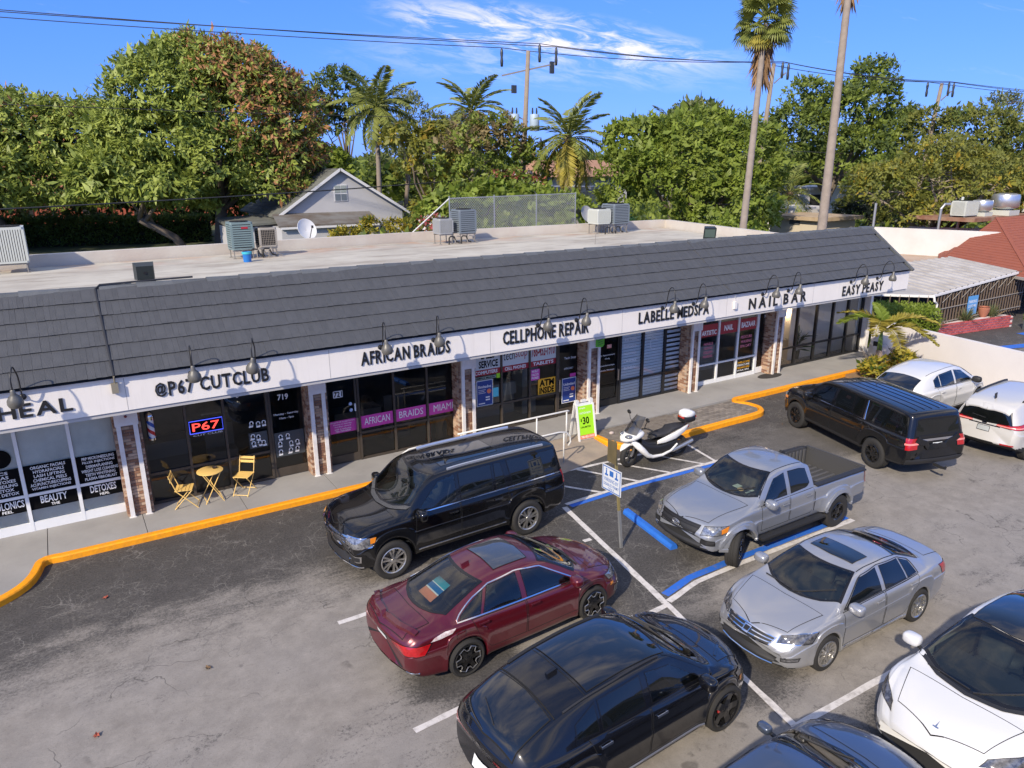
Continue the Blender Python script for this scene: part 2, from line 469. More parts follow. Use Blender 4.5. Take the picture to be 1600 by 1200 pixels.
def kerb(path,w=0.15,h=0.135,name='kerb',m=None):
 """path runs with the road on its right"""
 n = len(path); V = []; F = []
 prof = [(0,-0.02),(0.0,h - 0.025),(0.02,h - 0.004),(0.045,h),(w,h),(w,-0.02)]
 for i,p in enumerate(path):
  a = Vector(path[max(0,i - 1)]).to_2d() if False else Vector((path[max(0,i - 1)][0],path[max(0,i - 1)][1]))
  b = Vector((path[min(n - 1,i + 1)][0],path[min(n - 1,i + 1)][1]))
  d = (b - a).normalized(); nl = Vector((-d.y,d.x))
  for u,z in prof: V.append((p[0] + nl.x * u,p[1] + nl.y * u,z))
 k = len(prof)
 for i in range(n - 1):
  for j in range(k - 1): F.append((i * k + j,(i + 1) * k + j,(i + 1) * k + j + 1,i * k + j + 1))
 F.append(tuple(range(k))); F.append(tuple(range((n - 1) * k,n * k))[::-1])
 o = link(name,new_mesh(name,V,F,m or m_kerb)); o['kind'] = 'structure'
 return o
def dens(path,step=0.35):
 out = [path[0]]
 for a,b in zip(path[:-1],path[1:]):
  L_ = math.hypot(b[0] - a[0],b[1] - a[1]); k = max(1,int(L_ / step))
  for i in range(1,k + 1): out.append((a[0] + (b[0] - a[0]) * i / k,a[1] + (b[1] - a[1]) * i / k))
 return out
def smooth_path(path,it=2):
 for _ in range(it):
  q = [path[0]]
  for a,b in zip(path[:-1],path[1:]):
   q += [(a[0] * .75 + b[0] * .25,a[1] * .75 + b[1] * .25),(a[0] * .25 + b[0] * .75,a[1] * .25 + b[1] * .75)]
  q.append(path[-1]); path = q
 return path
kerb(smooth_path(kerb_left[::-1] + [(-.8,15.955)],2)[:-1] + dens([(-.8,15.955),(9.9,15.86)],1.5))
isl = [(12.36,15.85),(12.40,15.0),(12.62,14.42),(13.1,14.22),(16.6,14.3),(17.7,14.28),(18.3,14.35),(18.62,14.75),(18.6,15.3),(18.35,15.62),(18.6,15.72),(20.0,15.70),(29.2,15.68)]
kerb(isl[:1] + smooth_path(isl[1:-2],2) + isl[-2:],h=0.16)
# island top: exposed aggregate and pavers
m_agg = mat('exposed_aggregate',(0.22,0.19,0.155),0.9,noise=(7,0.8,(0.12,0.10,0.08)),bump=(40,0.9))
mb = MB(); mb.prism([(12.55,15.84),(12.58,15.05),(12.8,14.55),(13.2,14.38),(15.5,14.44),(15.5,15.84)],0.0,0.131)
o = mb.build('planting_island',m_agg); o['kind'] = 'structure'
mb = MB(); mb.prism([(15.5,14.44),(17.7,14.42),(18.15,14.5),(18.44,14.8),(18.42,15.2),(18.2,15.6),(18.3,15.74),(15.5,15.84)],0.0,0.112)
bed = mb.build('paved_island',mat('mortar',(0.17,0.155,0.135),0.95,bump=(40,0.5))); bed['kind'] = 'structure'
m_pav = mat('paver',(0.23,0.20,0.17),0.9,noise=(6,0.7,(0.13,0.115,0.10)),bump=(45,0.6),isl=0.28)
pm = MB(); pm.box((-0.118,-0.056,0),(0.118,0.056,0.028)); pmesh = new_mesh('paver',pm.V,pm.F,m_pav)
for i in range(12):
 for j in range(11):
  x = 15.63 + i * 0.245 + (0.12 if j % 2 else 0); y = 14.53 + j * 0.122
  if x > 18.2 - max(0,y - 14.95) * 0.1 - max(0,14.85 - y) * 1.0 or y > 15.7: continue
  p_ = link('paver',pmesh,bed); p_.location = (x,y,0.106 + rnd.uniform(-.005,.006)); p_.rotation_euler = (rnd.uniform(-.02,.02),rnd.uniform(-.02,.02),rnd.uniform(-.05,.05))
# concrete ramp between the two raised kerbs
V = [(8.4,15.92,0.126),(12.36,15.92,0.126),(12.36,14.55,0.012),(10.35,14.1,0.012),(8.4,14.1,0.012)]
o = link('ramp',new_mesh('ramp',V + [(v[0],v[1],-0.05) for v in V],[(0,4,3,2,1)] + [(i,(i + 1) % 5,5 + (i + 1) % 5,5 + i) for i in range(5)],
 mat('ramp_concrete',(0.36,0.29,0.22),0.9,noise=(2.0,0.7,(0.24,0.20,0.165)),bump=(25,0.3)))); o['kind'] = 'structure'
kerb(dens([(9.2,14.32),(9.9,14.3),(10.3,14.26)],0.2),h=0.15)
# -- painted markings
def paint_mat(name,c,wear=0.45):
 m = mat(name,c,0.7,bump=(30,0.15))
 N,L = m.node_tree.nodes,m.node_tree.links
 b = N['Principled BSDF']; g = N.new('ShaderNodeNewGeometry')
 n = N.new('ShaderNodeTexNoise'); n.inputs['Scale'].default_value = 6; n.inputs['Detail'].default_value = 8; n.inputs['Roughness'].default_value = 0.75
 L.new(g.outputs['Position'],n.inputs['Vector'])
 r_ = N.new('ShaderNodeMapRange'); r_.inputs['From Min'].default_value = wear + 0.02; r_.inputs['From Max'].default_value = wear + 0.25; r_.inputs['To Max'].default_value = 0.7
 L.new(n.outputs['Fac'],r_.inputs['Value'])
 mx = N.new('ShaderNodeMixRGB'); mx.inputs[1].default_value = (*c,1); mx.inputs[2].default_value = (0.2,0.18,0.16,1)
 L.new(r_.outputs[0],mx.inputs[0]); L.new(mx.outputs[0],b.inputs['Base Color'])
 return m
m_white_line = paint_mat('line_paint_white',(0.62,0.59,0.56))
m_blue_line = paint_mat('line_paint_blue',(0.02,0.13,0.55),0.5)
def stripe(path,w,m,name='painted_line',z=0.005):
 """painted line with a slightly uneven edge"""
 path = dens(path,0.25); V = []; F = []
 for i,p in enumerate(path):
  a = path[max(0,i - 1)]; b = path[min(len(path) - 1,i + 1)]
  L_ = math.hypot(b[0] - a[0],b[1] - a[1]); nx,ny = -(b[1] - a[1]) / L_,(b[0] - a[0]) / L_
  w1 = w / 2 + rnd.uniform(-.007,.007); w2 = w / 2 + rnd.uniform(-.007,.007)
  V += [(p[0] + nx * w1,p[1] + ny * w1,z),(p[0] - nx * w2,p[1] - ny * w2,z)]
 for i in range(len(path) - 1): F.append((2 * i,2 * i + 1,2 * i + 3,2 * i + 2))
 o = link(name,new_mesh(name,V,F,m)); o['kind'] = 'structure'; return o
W_ = 0.11
stripe([(9.16,12.5),(8.42,8.36)],0.13,m_white_line)
stripe([(8.74,10.96),(8.55,10.97)],0.10,m_white_line,z=0.009)
stripe([(9.27,12.60),(11.2,12.66),(14.3,12.54)],W_,m_white_line)
stripe([(9.31,12.46),(11.2,12.52),(14.3,12.4)],0.14,m_blue_line)
stripe([(8.50,8.36),(9.4,8.56),(10.4,8.58),(14.2,8.52)],0.12,m_white_line,z=0.009)
stripe([(8.60,8.56),(9.4,8.74),(10.4,8.75),(14.2,8.69)],0.16,m_blue_line)
stripe([(3.2,10.95),(8.0,10.98)],W_,m_white_line)
stripe([(3.26,7.92),(8.4,8.3)],W_,m_white_line)
stripe([(8.42,8.36),(7.84,5.15)],0.11,m_white_line,z=0.013)
stripe([(7.84,5.12),(13.5,4.98)],W_,m_white_line)
stripe([(7.84,5.15),(7.3,2.1)],0.11,m_white_line,z=0.009)
# access aisle hatching
stripe([(10.2,14.2),(12.46,14.02),(14.4,13.95)],0.10,m_white_line)
for a,b in (((9.82,13.44),(10.40,12.62)),((10.72,14.1),(11.58,12.64)),((11.75,14.0),(12.64,12.6)),((13.1,13.7),(13.78,12.55)),((14.47,14.1),(14.15,12.5))):
 stripe([a,b],0.085,m_white_line,z=0.011)
# == STRIP MALL
m_white = mat('white_stucco',(0.79,0.75,0.695),0.75,noise=(1.3,0.3,(0.68,0.64,0.59)),bump=(60,0.12))
def _streaks():
 N,L = m_white.node_tree.nodes,m_white.node_tree.links; b = N['Principled BSDF']; old = b.inputs['Base Color'].links[0].from_socket
 g = N.new('ShaderNodeNewGeometry'); mp_ = N.new('ShaderNodeMapping'); mp_.inputs['Scale'].default_value = (5,1,.35); L.new(g.outputs['Position'],mp_.inputs[0])
 n = N.new('ShaderNodeTexNoise'); n.inputs['Scale'].default_value = 1.0; n.inputs['Detail'].default_value = 8; n.inputs['Roughness'].default_value = .7; L.new(mp_.outputs[0],n.inputs['Vector'])
 r_ = N.new('ShaderNodeMapRange'); r_.inputs['From Min'].default_value = .52; r_.inputs['From Max'].default_value = .75; r_.inputs['To Max'].default_value = .3; L.new(n.outputs['Fac'],r_.inputs['Value'])
 mx = N.new('ShaderNodeMixRGB'); L.new(r_.outputs[0],mx.inputs[0]); L.new(old,mx.inputs[1]); mx.inputs[2].default_value = (.52,.48,.43,1); L.new(mx.outputs[0],b.inputs['Base Color'])
_streaks()
m_post = mat('post_paint',(0.76,0.74,0.71),0.6,noise=(5,0.5,(0.60,0.53,0.46)),bump=(20,0.1))
m_wframe = mat('white_aluminium',(0.78,0.79,0.78),0.4,noise=(3,0.3,(0.66,0.66,0.64)))
m_bframe = mat('bronze_aluminium',(0.055,0.044,0.034),0.4,noise=(4,0.5,(0.09,0.072,0.055)))
m_kframe = mat('black_aluminium',(0.016,0.016,0.017),0.35)
m_black = mat('black_letter',(0.012,0.012,0.013),0.45)
m_print_w = mat('white_print',(0.80,0.80,0.78),0.6)
m_print_k = mat('black_print',(0.004,0.004,0.0045),0.7,spec=.08)
m_pink = mat('pink_print',(0.62,0.06,0.36),0.55)
m_red = mat('red_print',(0.36,0.018,0.030),0.5)
m_blue = mat('blue_print',(0.015,0.05,0.24),0.5)
m_cyan = mat('cyan_print',(0.10,0.55,0.66),0.5)
m_yel = mat('yellow_print',(0.85,0.42,0.02),0.5)
m_lime = mat('lime_print',(0.36,0.75,0.02),0.5)
m_orange = mat('orange_print',(0.80,0.20,0.08),0.5)
m_dkgrey = mat('dark_grey_print',(0.05,0.06,0.068),0.5)
m_brick = bpy.data.materials.new('brick')
m_brick.use_nodes = True
def _brick():
 N,L = m_brick.node_tree.nodes,m_brick.node_tree.links; b = N['Principled BSDF']; b.inputs['Roughness'].default_value = 0.9
 oi = N.new('ShaderNodeNewGeometry')
 cr = N.new('ShaderNodeValToRGB'); e = cr.color_ramp.elements
 e[0].color = (0.27,0.14,0.08,1); e[1].color = (0.42,0.26,0.16,1)
 x = e.new(0.4); x.color = (0.20,0.10,0.065,1); x = e.new(0.75); x.color = (0.50,0.36,0.25,1)
 L.new(oi.outputs['Random Per Island'],cr.inputs[0]); L.new(cr.outputs[0],b.inputs['Base Color'])
_brick()
g_dark = glass('shop_glass',(0.80,0.84,0.83),0.86,0.0,1.0)
g_tint = glass('tinted_shop_glass',(0.50,0.51,0.50),0.85,0.0,1.15)
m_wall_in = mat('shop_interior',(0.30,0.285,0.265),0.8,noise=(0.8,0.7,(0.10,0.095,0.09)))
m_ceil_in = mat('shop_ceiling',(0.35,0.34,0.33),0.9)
mall = thing('strip_mall',(0,17.6,0),'white single-storey strip mall with dark slate mansard over a row of shopfronts','shopping strip')
ZF0,ZF1,YF0 = 2.955,3.665,15.9
XL,XR = -9.0,27.96
# fascia and soffit
mb = MB(); mb.box((XL,YF0,ZF0),(XR,YF0 + 0.16,ZF1)); mb.box((XR - 0.14,YF0 + 0.162,ZF0),(XR,17.45,ZF1)); mb.box((XL,YF0 - 0.035,ZF1 - 0.035),(XR + 0.03,YF0 - 0.002,ZF1 - 0.004))
fas = mb.build('fascia',m_white,mall)
for x in (.78,4.95,9.2,13.6,17.9,22.2): q = MB(); q.box((x,YF0 - .002,ZF0 + .01),(x + .012,YF0,ZF1 - .04)); q.build('panel_joint',mat('joint_filler',(.40,.38,.36),.8),mall)
mb = MB(); mb.box((XL,YF0 + 0.165,ZF0 + 0.02),(XR - 0.145,17.62,ZF0 + 0.08)); mb.build('soffit',mat('soffit',(0.66,0.65,0.63),0.8),mall)
mb = MB(); mb.box((XL,YF0 + .03,ZF0 - .085),(XR - .04,YF0 + .15,ZF0 - .001)); mb.build('fascia_lip',mat('lip_paint',(.42,.41,.40),.8),mall)
# mansard deck, under the tiles
m_deck = mat('roof_felt',(0.025,0.026,0.028),0.95)
E0 = Vector((0,YF0 - 0.10,ZF1 + 0.015)); E1 = Vector((0,17.78,5.15))
sl = (E1 - E0); SL = sl.length; sd = sl / SL; sn = Vector((0,-sd.z,sd.y))
mb = MB()
a = E0 - sn * 0.02; b = E1 - sn * 0.02
mb.add([(XL,a.y,a.z),(XR + 0.02,a.y,a.z),(XR + 0.02,b.y,b.z),(XL,b.y,b.z),(XL,YF0,ZF1 - 0.02),(XR + 0.02,YF0,ZF1 - 0.02),(XR + 0.02,18.1,4.4),(XL,18.1,4.4),(XL,18.1,5.1),(XR + .02,18.1,5.1)],
 [(0,1,2,3),(0,4,5,1),(3,2,9,8),(8,9,6,7),(1,5,6,9,2),(0,3,8,7,4)])
deck = mb.build('mansard_deck',m_deck,mall)
# slate-grey tiles: each is two or three riven slips with a groove between
m_tile = mat('slate_tile',(0.060,0.0625,0.067),0.62,noise=(5,0.5,(0.082,0.084,0.088)),bump=(45,0.5),isl=0.06)
NC = 6; EXPO = SL / NC; TW = 0.34
tile_mesh = []
for v in range(6):
 q = MB(); r_ = random.Random(v)
 cuts = [0,r_.uniform(.28,.42),r_.uniform(.6,.72),1] if v % 3 else [0,r_.uniform(.4,.6),1]
 for c0,c1 in zip(cuts[:-1],cuts[1:]):
  x0 = c0 * TW + 0.0012; x1 = c1 * TW - 0.0012; t = 0.060 + r_.uniform(-.0025,.0025); dz = r_.uniform(-.007,.004)
  q.add([(x0,dz + .10,0.0),(x1,dz + .10,0.0),(x1,EXPO + .04,-.012),(x0,EXPO + .04,-.012),(x0,dz,t),(x1,dz,t),(x1,EXPO + .04,t - .022),(x0,EXPO + .04,t - .022)],
 [(0,3,2,1),(4,5,6,7),(0,1,5,4),(1,2,6,5),(2,3,7,6),(3,0,4,7)])
 tile_mesh.append(q)
tile_me = [new_mesh('roof_tile',q.V,q.F,m_tile) for q in tile_mesh]
Mt = Matrix((Vector((1,0,0)),sd,sn)).transposed().to_4x4()
slots = []
for c in range(NC):
 x = XL + (TW * 0.47 if c % 2 else 0)
 while x < XR:
  slots.append((x,c)); x += TW
slots = [s_ for s_ in slots if s_[0] > -3.2]
slots.sort(key=lambda s_: (s_[0] - 0) ** 2 + (16.8) ** 2)
rest = MB()
for i,(x,c) in enumerate(slots):
 pos = E0 + sd * (c * EXPO) + Vector((x,0,0)) + sn * (0.004 + rnd.uniform(-.002,.004))
 M4 = Matrix.Translation(pos) @ Mt @ Matrix.Rotation(rnd.uniform(-.004,.004),4,'Z')
 v = rnd.randrange(6)
 if x + TW > XR + 0.05:
  continue
 if i < 296:
  t = link('roof_tile',tile_me[v],mall)
  M4.translation -= Vector(mall.location)
  t.matrix_basis = M4
 else:
  q = tile_mesh[v]; rest.add([M4 @ p for p in q.V],q.F)
o = rest.build('roof_tiles',m_tile,mall); o['kind'] = 'stuff'
m_ridge = mat('ridge_tile',(0.085,0.094,0.100),0.6,noise=(5,0.5,(0.12,0.125,0.13)),bump=(40,0.5),isl=0.15)
rq = MB()
RL = 0.72
rq.add([(0,-.17,-.115),(0,-.06,.03),(0,.05,.05),(0,.16,-.02),(RL + .05,-.16,-.13),(RL + .05,-.055,.012),(RL + .05,.05,.03),(RL + .05,.15,-.04)],
 [(0,4,5,1),(1,5,6,2),(2,6,7,3),(0,1,2,3),(7,6,5,4)])
rme = new_mesh('ridge_tile',rq.V,rq.F,m_ridge)
x = -2.9
while x < XR - 0.4:
 t = link('ridge_tile',rme,mall); t.location = Vector((x,E1.y + .02,E1.z + 0.03 + rnd.uniform(-.008,.008))) - mall.location; t.rotation_euler = (0,0,rnd.uniform(-.012,.012)); x += RL
# rake trim at the right-hand end
mb = MB(); mb.beam((XR + 0.02,E0.y - 0.02,E0.z),(XR + 0.02,E1.y,E1.z + .03),0.10,0.09); mb.build('rake_trim',m_ridge,mall)
# flat roof with parapets
RZ,PZ = 4.62,5.0
roof_poly = [(-9,18.1),(24.0,18.1),(26.1,27.55),(12.7,28.25),(-9,27.4)]
m_flat = mat('roof_coating',(0.50,0.47,0.39),0.9,noise=(0.55,0.85,(0.36,0.325,0.265)),bump=(5,0.3))
def _flat():
 N,L = m_flat.node_tree.nodes,m_flat.node_tree.links; b = N['Principled BSDF']; old = b.inputs['Base Color'].links[0].from_socket
 g = N.new('ShaderNodeNewGeometry'); mp_ = N.new('ShaderNodeMapping'); mp_.inputs['Scale'].default_value = (0.22,1.0,1); L.new(g.outputs['Position'],mp_.inputs[0])
 n = N.new('ShaderNodeTexNoise'); n.inputs['Scale'].default_value = 1.5; n.inputs['Detail'].default_value = 9; n.inputs['Roughness'].default_value = 0.7; L.new(mp_.outputs[0],n.inputs['Vector'])
 r_ = N.new('ShaderNodeMapRange'); r_.inputs['From Min'].default_value = 0.50; r_.inputs['From Max'].default_value = 0.70; r_.inputs['To Max'].default_value = 0.9; L.new(n.outputs['Fac'],r_.inputs['Value'])
 mx = N.new('ShaderNodeMixRGB'); L.new(r_.outputs[0],mx.inputs[0]); L.new(old,mx.inputs[1]); mx.inputs[2].default_value = (0.22,0.18,0.14,1)
 sp = N.new('ShaderNodeSeparateXYZ'); L.new(g.outputs['Position'],sp.inputs[0])
 r2 = N.new('ShaderNodeMapRange'); r2.inputs['From Min'].default_value = 25.6; r2.inputs['From Max'].default_value = 27.6; r2.inputs['To Max'].default_value = 0.8; L.new(sp.outputs[1],r2.inputs['Value'])
 n2 = N.new('ShaderNodeTexNoise'); n2.inputs['Scale'].default_value = 0.9; n2.inputs['Detail'].default_value = 7; L.new(g.outputs['Position'],n2.inputs['Vector'])
 r3 = N.new('ShaderNodeMapRange'); r3.inputs['From Min'].default_value = 0.45; r3.inputs['From Max'].default_value = 0.65; L.new(n2.outputs['Fac'],r3.inputs['Value'])
 mu = N.new('ShaderNodeMath'); mu.operation = 'MULTIPLY'; L.new(r2.outputs[0],mu.inputs[0]); L.new(r3.outputs[0],mu.inputs[1])
 m2 = N.new('ShaderNodeMixRGB'); L.new(mu.outputs[0],m2.inputs[0]); L.new(mx.outputs[0],m2.inputs[1]); m2.inputs[2].default_value = (0.40,0.24,0.16,1)
 L.new(m2.outputs[0],b.inputs['Base Color'])
_flat()
mb = MB(); mb.prism(roof_poly,RZ - 0.25,RZ); mb.build('roof',m_flat,mall)
m_par = mat('parapet',(0.55,0.515,0.45),0.85,noise=(0.7,0.7,(0.46,0.39,0.33)),bump=(12,0.3))
for a,b in (((-9,27.5),(12.7,28.35)),((12.7,28.35),(26.2,27.65)),((26.2,27.65),(24.1,18.15))):
 mb = MB(); d = (Vector(b) - Vector(a)).normalized(); nl = Vector((-d.y,d.x)) * 0.26
 mb.prism([(a[0],a[1]),(b[0],b[1]),(b[0] + nl.x,b[1] + nl.y),(a[0] + nl.x,a[1] + nl.y)],RZ - 0.3,PZ); mb.build('parapet',m_par,mall)
 mb = MB(); mb.prism([(a[0] + nl.x * .1,a[1] + nl.y * .1),(b[0] + nl.x * .1,b[1] + nl.y * .1),(b[0] + nl.x * .9,b[1] + nl.y * .9),(a[0] + nl.x * .9,a[1] + nl.y * .9)],-0.05,RZ - 0.302); mb.build('wall',m_white,mall)
mb = MB(); mb.box((27.70,17.66,-0.05),(27.95,18.1,4.39)); mb.box((24.3,18.12,-.05),(27.95,18.3,4.39)); mb.build('wall',m_white,mall)
# ---- piers between the shops: brick core, two white angle posts, boxed head
m_mortar = mat('pier_mortar',(0.38,0.31,0.25),0.95)
PX = [(0.55,0.97),(4.75,5.14),(8.96,9.37),(13.33,13.78),(17.68,18.08),(21.93,22.35)]
for k,(x0,x1) in enumerate(PX):
 xc = (x0 + x1) / 2
 mb = MB(); mb.box((x0 - 0.05,17.15,0.128),(x1 + 0.06,17.62,ZF0 + .02)); core = mb.build('pier',m_mortar,mall)
 br = MB(); row = 0; z = 0.14
 while z < 2.9:
  xx = x0 - 0.05 - (0.1 if row % 2 else 0)
  while xx < x1 + 0.05:
   a = max(xx,x0 - 0.056); b_ = min(xx + 0.19,x1 + 0.066)
   if b_ - a > 0.03:
    br.box((a,17.132 - rnd.uniform(0,.006),z),(b_,17.17,z + 0.058))
   xx += 0.2
  for sx,xe in ((-1,x0 - 0.05),(1,x1 + 0.06)):
   yy = 17.175 + (0.1 if row % 2 else 0)
   while yy < 17.6:
    br.box((xe - 0.008 if sx < 0 else xe - 0.01,yy,z),(xe + 0.01 if sx < 0 else xe + 0.008,min(yy + .19,17.61),z + .058)); yy += 0.2
  z += 0.07; row += 1
 bo = br.build('brickwork',m_brick,core); bo['kind'] = 'stuff'
 for xp in (x0 + 0.045,x1 - 0.045):
  q = MB(); q.box((xp - 0.045,17.06,0.129),(xp + 0.045,17.10,ZF0 + .02)); q.box((xp - 0.045 if xp < xc else xp + 0.015,17.101,0.129),(xp - 0.015 if xp < xc else xp + 0.045,17.125,ZF0 + .02))
  q.box((xp - .075,17.04,0.129),(xp + .075,17.12,0.14))
  q.build('post',m_post,mall)
 q = MB(); q.box((x0 - 0.02,17.02,2.29),(x1 + 0.02,17.054,ZF0 + .018)); q.build('pier_head',m_post,mall)
 if k == 0:
  q = MB(); q.lathe([(0.0,0),(.03,0),(.03,.02),(.018,.05),(0,.055)],10,(xc,17.02,2.5),Matrix.Rotation(R(90),3,'X')); q.build('bell',mat('bell_red',(.2,.03,.03),.4),mall)
# end pier on the right
mb = MB(); mb.box((26.9,17.5,0.128),(27.69,17.62,ZF0 + .02))
mb = MB(); mb.box((27.86,17.25,0.128),(28.02,17.52,ZF0 + .02)); mb.build('end_pier',m_post,mall)
# ---- shop rooms
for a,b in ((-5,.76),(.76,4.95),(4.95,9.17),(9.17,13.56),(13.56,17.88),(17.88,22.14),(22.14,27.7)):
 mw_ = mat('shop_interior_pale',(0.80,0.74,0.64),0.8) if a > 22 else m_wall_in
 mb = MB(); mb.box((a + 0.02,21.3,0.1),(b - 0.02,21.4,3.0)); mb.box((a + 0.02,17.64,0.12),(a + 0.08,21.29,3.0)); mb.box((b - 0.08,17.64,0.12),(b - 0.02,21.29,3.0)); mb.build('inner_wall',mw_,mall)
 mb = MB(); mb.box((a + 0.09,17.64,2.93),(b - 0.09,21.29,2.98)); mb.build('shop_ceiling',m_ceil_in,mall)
YG = 17.55
def bar(x0,x1,z0,z1,m,name,y0=YG - 0.05,y1=YG + 0.05):
 mb = MB(); mb.box((x0,y0,z0),(x1,y1,z1)); return mb.build(name,m,mall)
def pane_(q,a,b,z0,z1):
 q.add([(a,YG,z0),(b,YG,z0),(b,YG,z1),(a,YG,z1)],[(0,1,2,3)])
def storefront(x0,x1,mull,zt,m,gl,door=None,wid=0.055,ztop=2.62,base=0.06,doorm=None,swing=1):
 """frames between x0..x1; mull = mullion x's; zt = transom height; door=(xa, xb) has no transom"""
 bar(x0,x1,ztop,ztop + .06,m,'window_head')
 bar(x0,x1,ztop + .062,ZF0 + .02,m_bframe if m is not m_wframe else m_wframe,'window_header',YG - .03,YG + .03)
 edges = sorted(set([x0 + wid / 2] + list(mull) + [x1 - wid / 2]))
 for e in edges:
  bar(e - wid / 2,e + wid / 2,0.13,ztop - .001,m,'mullion',YG - 0.055,YG + 0.055)
 for a,b in zip(edges[:-1],edges[1:]):
  a2,b2 = a + wid / 2,b - wid / 2
  if door and abs((a + b) / 2 - (door[0] + door[1]) / 2) < 0.3:
   dm = doorm or m
   q = MB(); s_ = 0.065; ba = 0.22
   for bx in (((a2 + .008),(a2 + s_)),((b2 - s_),(b2 - .008))): q.box((bx[0],YG - .035,.145),(bx[1],YG + .02,ztop - .01))
   q.box((a2 + s_ + .001,YG - .035,.145),(b2 - s_ - .001,YG + .02,.145 + ba)); q.box((a2 + s_ + .001,YG - .035,ztop - .11),(b2 - s_ - .001,YG + .02,ztop - .01))
   d_ = q.build('door',dm,mall)
   q = MB(); pane_(q,a2 + s_ + .001,b2 - s_ - .001,.145 + ba + .001,ztop - .111); q.build('glass',gl,d_)
   hx = b2 - .05 if swing > 0 else a2 + .05
   q = MB(); q.box((hx - .025,YG - .09,0.95),(hx + .025,YG - .036,1.32)); q.build('handle',mat('handle_metal',(.5,.48,.44),.3,.9) if m is not m_wframe else m_wframe,d_)
  else:
   bar(a2 + .001,b2 - .001,0.13,0.13 + base,m,'window_sill')
   q = MB()
   if zt:
    bar(a2 + .001,b2 - .001,zt - .03,zt + .03,m,'transom',YG - .045,YG + .045)
    pane_(q,a2,b2,.13 + base,zt - .031); q.build('glass',gl,mall)
    q = MB(); pane_(q,a2,b2,zt + .031,ztop - .001); q.build('glass',gl,mall)
   else:
    pane_(q,a2,b2,.13 + base,ztop - .001); q.build('glass',gl,mall)
g_clear = glass('clear_shop_glass',(.95,.97,.96),.96,0.0,1.0)
storefront(-4.9,.66,[-4.2,-3.2,-2.25,-1.30,-.34],.95,m_wframe,g_clear,wid=.07,base=.2)
storefront(1.04,4.80,[1.98,2.82,3.82],.87,m_bframe,g_tint,door=(3.82,4.78))
storefront(5.22,9.14,[6.14,7.13,8.11],.88,m_bframe,g_tint,door=(5.22,6.14))
storefront(9.5,13.42,[10.5,11.48,12.47],.92,m_bframe,g_dark,door=(12.47,13.4),swing=-1)
storefront(13.9,18.05,[14.96,15.92,16.9],.88,m_kframe,g_clear,door=(13.9,14.96),wid=.085)
storefront(18.2,22.4,[19.44,20.44,21.44],.85,m_wframe,g_clear,door=(21.44,22.38),wid=.075,base=.14)
storefront(22.55,27.84,[23.72,24.86,25.88,26.84],.87,m_kframe,g_clear,wid=.075)
# ---- things printed on or stuck to the glass
YD = YG - 0.012
def sign(name,x0,z0,x1,z1,m,texts=(),y=YD,parent=None,th=.004,skew=None):
 """flat panel on the glass with its lettering as a child"""
 mb = MB(); mb.box((x0,y - th,z0),(x1,y,z1)); o = mb.build(name,m,parent or mall)
 g_ = {}
 for t in texts:
  txt,a,b,c,d,mm = t[:6]; bold = t[6] if len(t) > 6 else 0.0; fit = t[7] if len(t) > 7 else 'stretch'
  g_.setdefault(mm.name,(mm,MB()))
  put_text(g_[mm.name][1],txt,(x0 + (x1 - x0) * a,y - th - .002,z0 + (z1 - z0) * b),(1,0,0),(0,0,1),(x1 - x0) * (c - a),(z1 - z0) * (d - b),0,bold,fit)
 for mm,q in g_.values(): q.build('lettering',mm,o)
 return o
def loose_text(txt,x0,z0,x1,z1,m,bold=0.0,fit='stretch',y=YD - .003,parent=None):
 q = MB(); put_text(q,txt,(x0,y,z0),(1,0,0),(0,0,1),x1 - x0,z1 - z0,0,bold,fit); return q.build('lettering',m,parent or mall)
WB = 0.012
def lines(rows,a=0.08,c=0.92,top=.95,step=None,m=None,bold=.02):
 step = step or (top - .03) / len(rows); m = m or m_print_w
 L_ = max(len(r_) for r_ in rows); out = []
 for i,r_ in enumerate(rows):
  w = (c - a) * (0.35 + .65 * len(r_) / L_) / 2; mid = (a + c) / 2
  out.append((r_,mid - w,top - step * (i + 1) + step * .22,mid + w,top - step * i - step * .05,m,bold))
 return out
# shop 0: white frames, black service panels
sign('service_panel',-1.26,.98,-.375,1.61,m_print_k,lines(['ORGANIC FACIALS','HYDRAFACIALS','LASH LIFTING','CHEMICAL PEELS','ACUPUNCTURE/CUPPING','VITAMIN INJECTIONS']))
sign('service_panel',-.30,.98,.55,1.60,m_print_k,lines(['PRP MICRONEEDLING','FILLER INJECTIONS','DERMAPLANING','WEIGHT LOSS CLEANSING','TEETH WHITENING','PLASMA FIBROBLAST']))
sign('service_panel',-2.21,.98,-1.335,1.6,m_print_k,lines(['IONICS','SAUNAS','FOOT DETOXES','MICRONEEDLING','GUT DETOX','BLADDER DETOX']))
sign('service_panel',-1.26,.60,-.375,.905,m_print_k,[('BEAUTY',.22,.38,.78,.93,m_print_w,.02),('THE',.42,.1,.60,.30,m_print_w,.02)])
sign('service_panel',-.30,.60,.55,.905,m_print_k,[('DETOXES',.2,.38,.8,.93,m_print_w,.02),('HEAL',.4,.1,.62,.30,m_print_w,.02)])
sign('service_panel',-2.21,.60,-1.335,.905,m_print_k,[('COLONICS',.3,.38,.97,.93,m_print_w,.02),('FEEL',.5,.1,.72,.30,m_print_w,.02)])
for a,b in ((-1.26,-.375),(-.30,.55),(-2.21,-1.335)):
 q = MB(); q.box((a,YG + .03,.3),(b,YG + .05,2.6)); q.build('window_backing',mat('beige_backing',(.84,.80,.70),.5,noise=(1.2,.8,(.60,.57,.49))),mall)  # pale beige mottled panel just behind each pane
q = MB(); q.lathe([(.0,0),(.17,0),(.20,.006),(.2,0)],24,(-1.62,YD - .004,1.85),Matrix.Rotation(R(90),3,'X')); q.build('window_emblem',m_print_k,mall)
